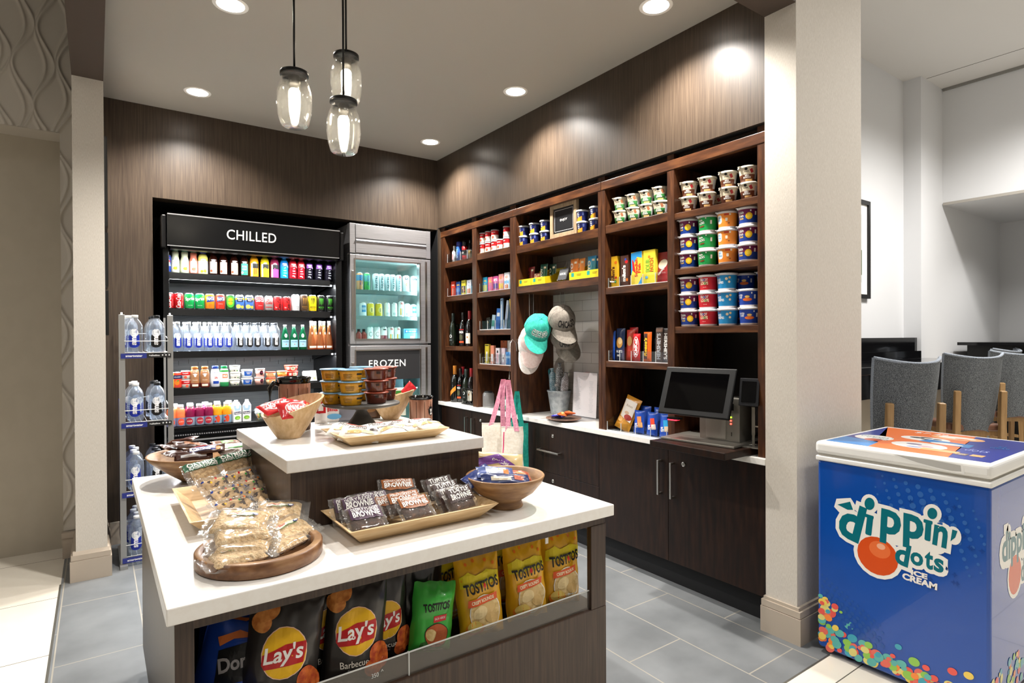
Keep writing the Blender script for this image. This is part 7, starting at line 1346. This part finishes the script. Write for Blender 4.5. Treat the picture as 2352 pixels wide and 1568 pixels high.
# packs at the back of the upper top
for i, (u, v, y, w_, h_, c, mk, lab) in enumerate(((737, 955, 2.48, .05, .11, '#e8e4e0', [(S_rect(0, .07, .04, .05), Rd), (S_rect(0, .07, .02, .03), W_)], 'white and red pack behind the pedestal stand at the left'), (762, 950, 2.50, .085, .12, '#ece8e4', [(S_rect(0, .09, .07, .02), Rd), (S_text('ella', 0, .06, w=.05, h=.026, bold=.02), Rd), (S_ell(.01, .025, .03, .012), Lb)], 'white box with red letters behind the pedestal stand'),
        (800, 958, 2.48, .11, .12, '#8a8c98', [(S_text('Kirkland', 0, .09, w=.07, h=.014, shear=.3), Kk)], 'silver grey snack bag behind the pedestal stand'), (850, 955, 2.50, .09, .10, '#6a5040', [(S_ell(0, .05, .03, .02), ink('#a07850'))], 'brown nut pack behind the pedestal stand'), (915, 958, 2.53, .07, .13, '#c8d0c4', [(S_rect(0, .10, .06, .03), Gn), (S_text('nut', 0, .04, w=.04, h=.02), Gn)], 'pale green pack behind the rear bamboo bowl'))):
    p = at(u, v, y=y); m = MB(); m.grid(lambda a, b: ((a-.5)*w_, -.014*math.sin(PI*a)**.5*min(1, 4*math.sin(PI*b)), b*h_), 10, 12, foil(c)).grid(lambda a, b: ((a-.5)*w_, .014*math.sin(PI*a)**.5*min(1, 4*math.sin(PI*b)), b*h_), 10, 12, foil(c), flip=True)
    decals(m, flatmap(-.0155), mk); tag(m.build('snack_bag', loc=(p.x, y, Z2+.001), rot=(-.1, 0, -.3)), lab, 'snack bag')

# ================================================================== CHIP BAGS ON THE LOWER SHELF
def chipbag(label, x, y, z, w, h, t, base, marks, rot=(0, 0, 0), seed=0, taper=.06, wr=.009):
    m = MB(); B = foil(base)
    def f(a, b, s, o=0):
        e = max(0, 1-abs(2*a-1)**2.6)**.55*(min(1, b/.16)*min(1, (1-b)/.2))**.6 if 0 < b < 1 else 0
        n = noise.noise(Vector((a*3.2+seed, b*3.0, seed)))*wr+noise.noise(Vector((a*8+seed, b*7, s*3)))*wr*.45; edge = (1-e)
        fold = .006*math.sin(a*22+seed)*(1-min(1, (1-b)/.14))+.005*math.sin(a*19+seed)*(1-min(1, b/.10))
        return ((a-.5)*w*(1-taper*e)+n*.4, s*(t/2*e+o)+n*(.4+.5*e)*s*(-1 if s < 0 else 1)*s+fold, b*h+n*.3*edge)
    g = lambda s: (lambda a, b: f(a, b, s))
    m.grid(g(-1), 30, 34, B).grid(g(1), 14, 16, B, flip=True)
    decals(m, lambda a, b, o: f(a/w+.5, b/h, -1, o+.0008), marks, .010, step=.0005)
    return tag(m.build('chip_bag', loc=(x, y, z), rot=rot), label, 'chip bag')
CHP = noisy('chip_print', [(.35, '#b5662a'), (.65, '#d89048')], (1, 1, 1), 60, 3, .5); CHR = noisy('bbq_chip_print', [(.35, '#a8381c'), (.65, '#d8702c')], (1, 1, 1), 60, 3, .5); TCH = noisy('tortilla_print', [(.4, '#c9a86a'), (.6, '#dfc48c')], (1, 1, 1), 70, 3, .5)
Lm = [(S_ell(-.052, .265, .030, .026, .3), CHP), (S_ell(-.068, .235, .026, .028), CHP), (S_ell(0, .155, .064, .070), ink('#f4c8b0')), (S_ell(0, .155, .0615, .0675), ink('#e8b414')), (S_poly([(-.0605, .150), (-.05, .155), (.0, .178), (.058, .186), (.0605, .165), (.055, .130), (.0, .118), (-.050, .112), (-.060, .125)]), ink('#b8161c')), (S_text("Lay's", -.002, .150, w=.112, h=.058, rot=.16, bold=.02, shear=.15), W_), (S_text('Barbecue', .0, .064, w=.088, h=.018, rot=.08), ink('#e8e0d4')), (S_text('Flavored', .0, .046, w=.040, h=.008, rot=.08), Sv), (S_ell(.076, .075, .030, .045, .3), CHR), (S_ell(.060, .045, .028, .03), CHR)]
def tosti(c='#e0a81c', win=True): return [(S_ell(-.05, .275, .006, .006), Or), (S_ell(-.02, .285, .006, .006), Or), (S_ell(.03, .28, .006, .006), Or), (S_ell(.06, .265, .006, .006), Or), (S_ell(-.07, .22, .006, .007), Or), (S_poly([(-.08, .23), (-.05, .25), (-.02, .235), (.03, .25), (.08, .235), (.08, .20), (-.08, .19)]), ink('#dcc81c')),
    (S_ell(.008, .095, .066, .066), W_), (S_ell(.008, .095, .063, .063), TCH), (S_ell(.02, .115, .028, .024), ink('#d4b47a')), (S_ell(-.015, .10, .030, .022, .4), ink('#e4cc98')), (S_ell(.03, .075, .028, .020, -.3), ink('#ceac70')), (S_poly([(-.058, .148), (.062, .162), (.060, .137), (-.062, .122)]), ink('#d8582a')), (S_text('CRISPY ROUNDS', .0, .142, w=.095, h=.013, rot=.11, bold=.03), ink('#f4e4c0')),
    (S_ell(-.040, .045, .034, .026), ink('#e07a24')), (S_ell(-.040, .052, .029, .022), ink('#d4b860')), (S_text('TOSTITOS', .0, .195, w=.142, h=.042, rot=.13, bold=.035), Kk), (S_ell(.010, .196, .005, .010, .1), Rd)]
grn = [(S_text('TOSTITOS', .0, .205, w=.125, h=.036, rot=.12, bold=.035), Kk), (S_poly([(-.01, .165), (.055, .172), (.055, .145), (-.01, .138)]), ink('#c8202c')), (S_text('SALSA VERDE', .022, .156, w=.055, h=.010, rot=.1), W_), (S_ell(.010, .085, .058, .052), Kk), (S_ell(.010, .085, .055, .049), ink('#b0562c')), (S_ell(-.02, .09, .022, .024), TCH), (S_ell(-.05, .045, .02, .018), ink('#2a5a24')), (S_text('PREPARACION A TU GUSTO', 0, .024, w=.09, h=.006), W_)]
dor = [(S_poly([(-.06, .14), (.09, .20), (.09, .10), (-.05, .06)]), Kk), (S_text('Doritos', .01, .125, w=.13, h=.034, rot=.32, bold=.03), ink('#b8b4b4')), (S_poly([(-.07, .17), (-.02, .19), (.03, .18), (-.03, .17), (-.06, .15)]), ink('#e07a3a')), (S_poly([(.0, .05), (.08, .085), (.07, .07), (.01, .04)]), ink('#c85a2c')), (S_text('COOL\nRANCH', -.05, .05, w=.05, h=.035, rot=.3), Rd)]
zs = .4565
def U(u, y, v): return at(u, v, y=y)
BG = [('Lay', 632, 1.555, .18, .270, '#2e2a28', Lm, (-.16, .14, -.24), 'black barbecue chip bag nearest the left, largest in view'),
      ('Lay', 752, 1.63, .15, .262, '#26221f', Lm, (-.08, .05, -.1), 'black barbecue chip bag half hidden behind the two front ones'),
      ('Lay', 806, 1.555, .160, .270, '#2b2725', Lm, (-.14, .10, -.24), 'black barbecue chip bag second from the left at the front'),
      ('Lay', 878, 1.61, .14, .280, '#2a2624', Lm, (-.06, .03, -.16), 'black barbecue chip bag third from the left, standing behind'),
      ('Lay', 955, 1.66, .16, .285, '#1d1a18', [], (-.05, .08, .0), 'black barbecue chip bag rising behind the green bag'),
      ('Gr', 985, 1.565, .130, .200, '#3aa83c', grn, (-.12, .14, -.2), 'bright green tortilla chip bag between the black and yellow bags'),
      ('To', 1030, 1.70, .15, .275, '#d8a01c', tosti(), (-.05, .0, .05), 'yellow tortilla chip bag behind the green bag'),
      ('To', 1108, 1.555, .145, .250, '#e2aa1e', tosti(), (-.12, -.06, -.24), 'yellow tortilla chip bag at the front left of the three'),
      ('To', 1166, 1.70, .15, .26, '#d09a1a', tosti(), (-.05, .0, -.1), 'yellow tortilla chip bag in shadow between two front bags'),
      ('To', 1212, 1.565, .145, .255, '#e4ac20', tosti(), (-.10, -.04, -.2), 'yellow tortilla chip bag in the middle of the front three'),
      ('To', 1288, 1.575, .148, .262, '#e4ac20', tosti(), (-.09, .02, -.16), 'yellow tortilla chip bag at the right end of the front row'),
      ('To', 1275, 1.76, .16, .28, '#c8941a', tosti(), (-.05, .0, .0), 'yellow tortilla chip bag at the back right corner'),
      ('Do', 500, 1.60, .20, .21, '#1c46a8', dor, (-.35, .22, -.35), 'dark blue tortilla chip bag leaning at the left end of the shelf'),
      ('Do', 520, 1.72, .20, .27, '#173a90', dor, (-.1, .1, -.1), 'dark blue tortilla chip bag standing behind the leaning one'),
      ('Do', 490, 1.545, .15, .09, '#2450b0', [(S_poly([(-.07, .05), (.0, .075), (.07, .06), (.07, .045), (-.07, .03)]), W_), (S_rect(.03, .02, .05, .03), Sv)], (-.2, .1, -.3), 'blue chip bag lying low in front at the left end of the shelf')]
for i, (k, u, y, w_, h_, c, mk, rot, lab) in enumerate(BG):
    p = U(u, y, 1450)
    if u < 600: p.x = {500: .262, 520: .30, 490: .245}[u]
    sc = min(h_/.30, w_/.175) if k != 'Do' else 1
    chipbag(lab, p.x, y, zs, w_, h_, .075, c, [((([(a*sc, b*sc) for a, b in s[0]]), s[1]), m) for s, m in mk], rot, i+1)
for i, (x, y) in enumerate(((.45, 1.78), (.62, 1.80), (.9, 1.84))): chipbag('dark chip bag in the shadow at the back of the shelf, '+('left', 'middle', 'right')[i], x, y, zs, .18, .29, .07, '#241f1c', [], (0, 0, 0), 80+i)
ptag = MB().box(-.006, .006, -.002, 0, 0, .03, W_); tag(ptag.build('shelf_clip', loc=(1.20, 1.50, .715)), 'small white clip under the island top above the yellow bags', 'clip')
for p in PENDING:
    if 'used' in p: del p['used']
for o in list(bpy.data.objects):
    if 'used' in o: del o['used']
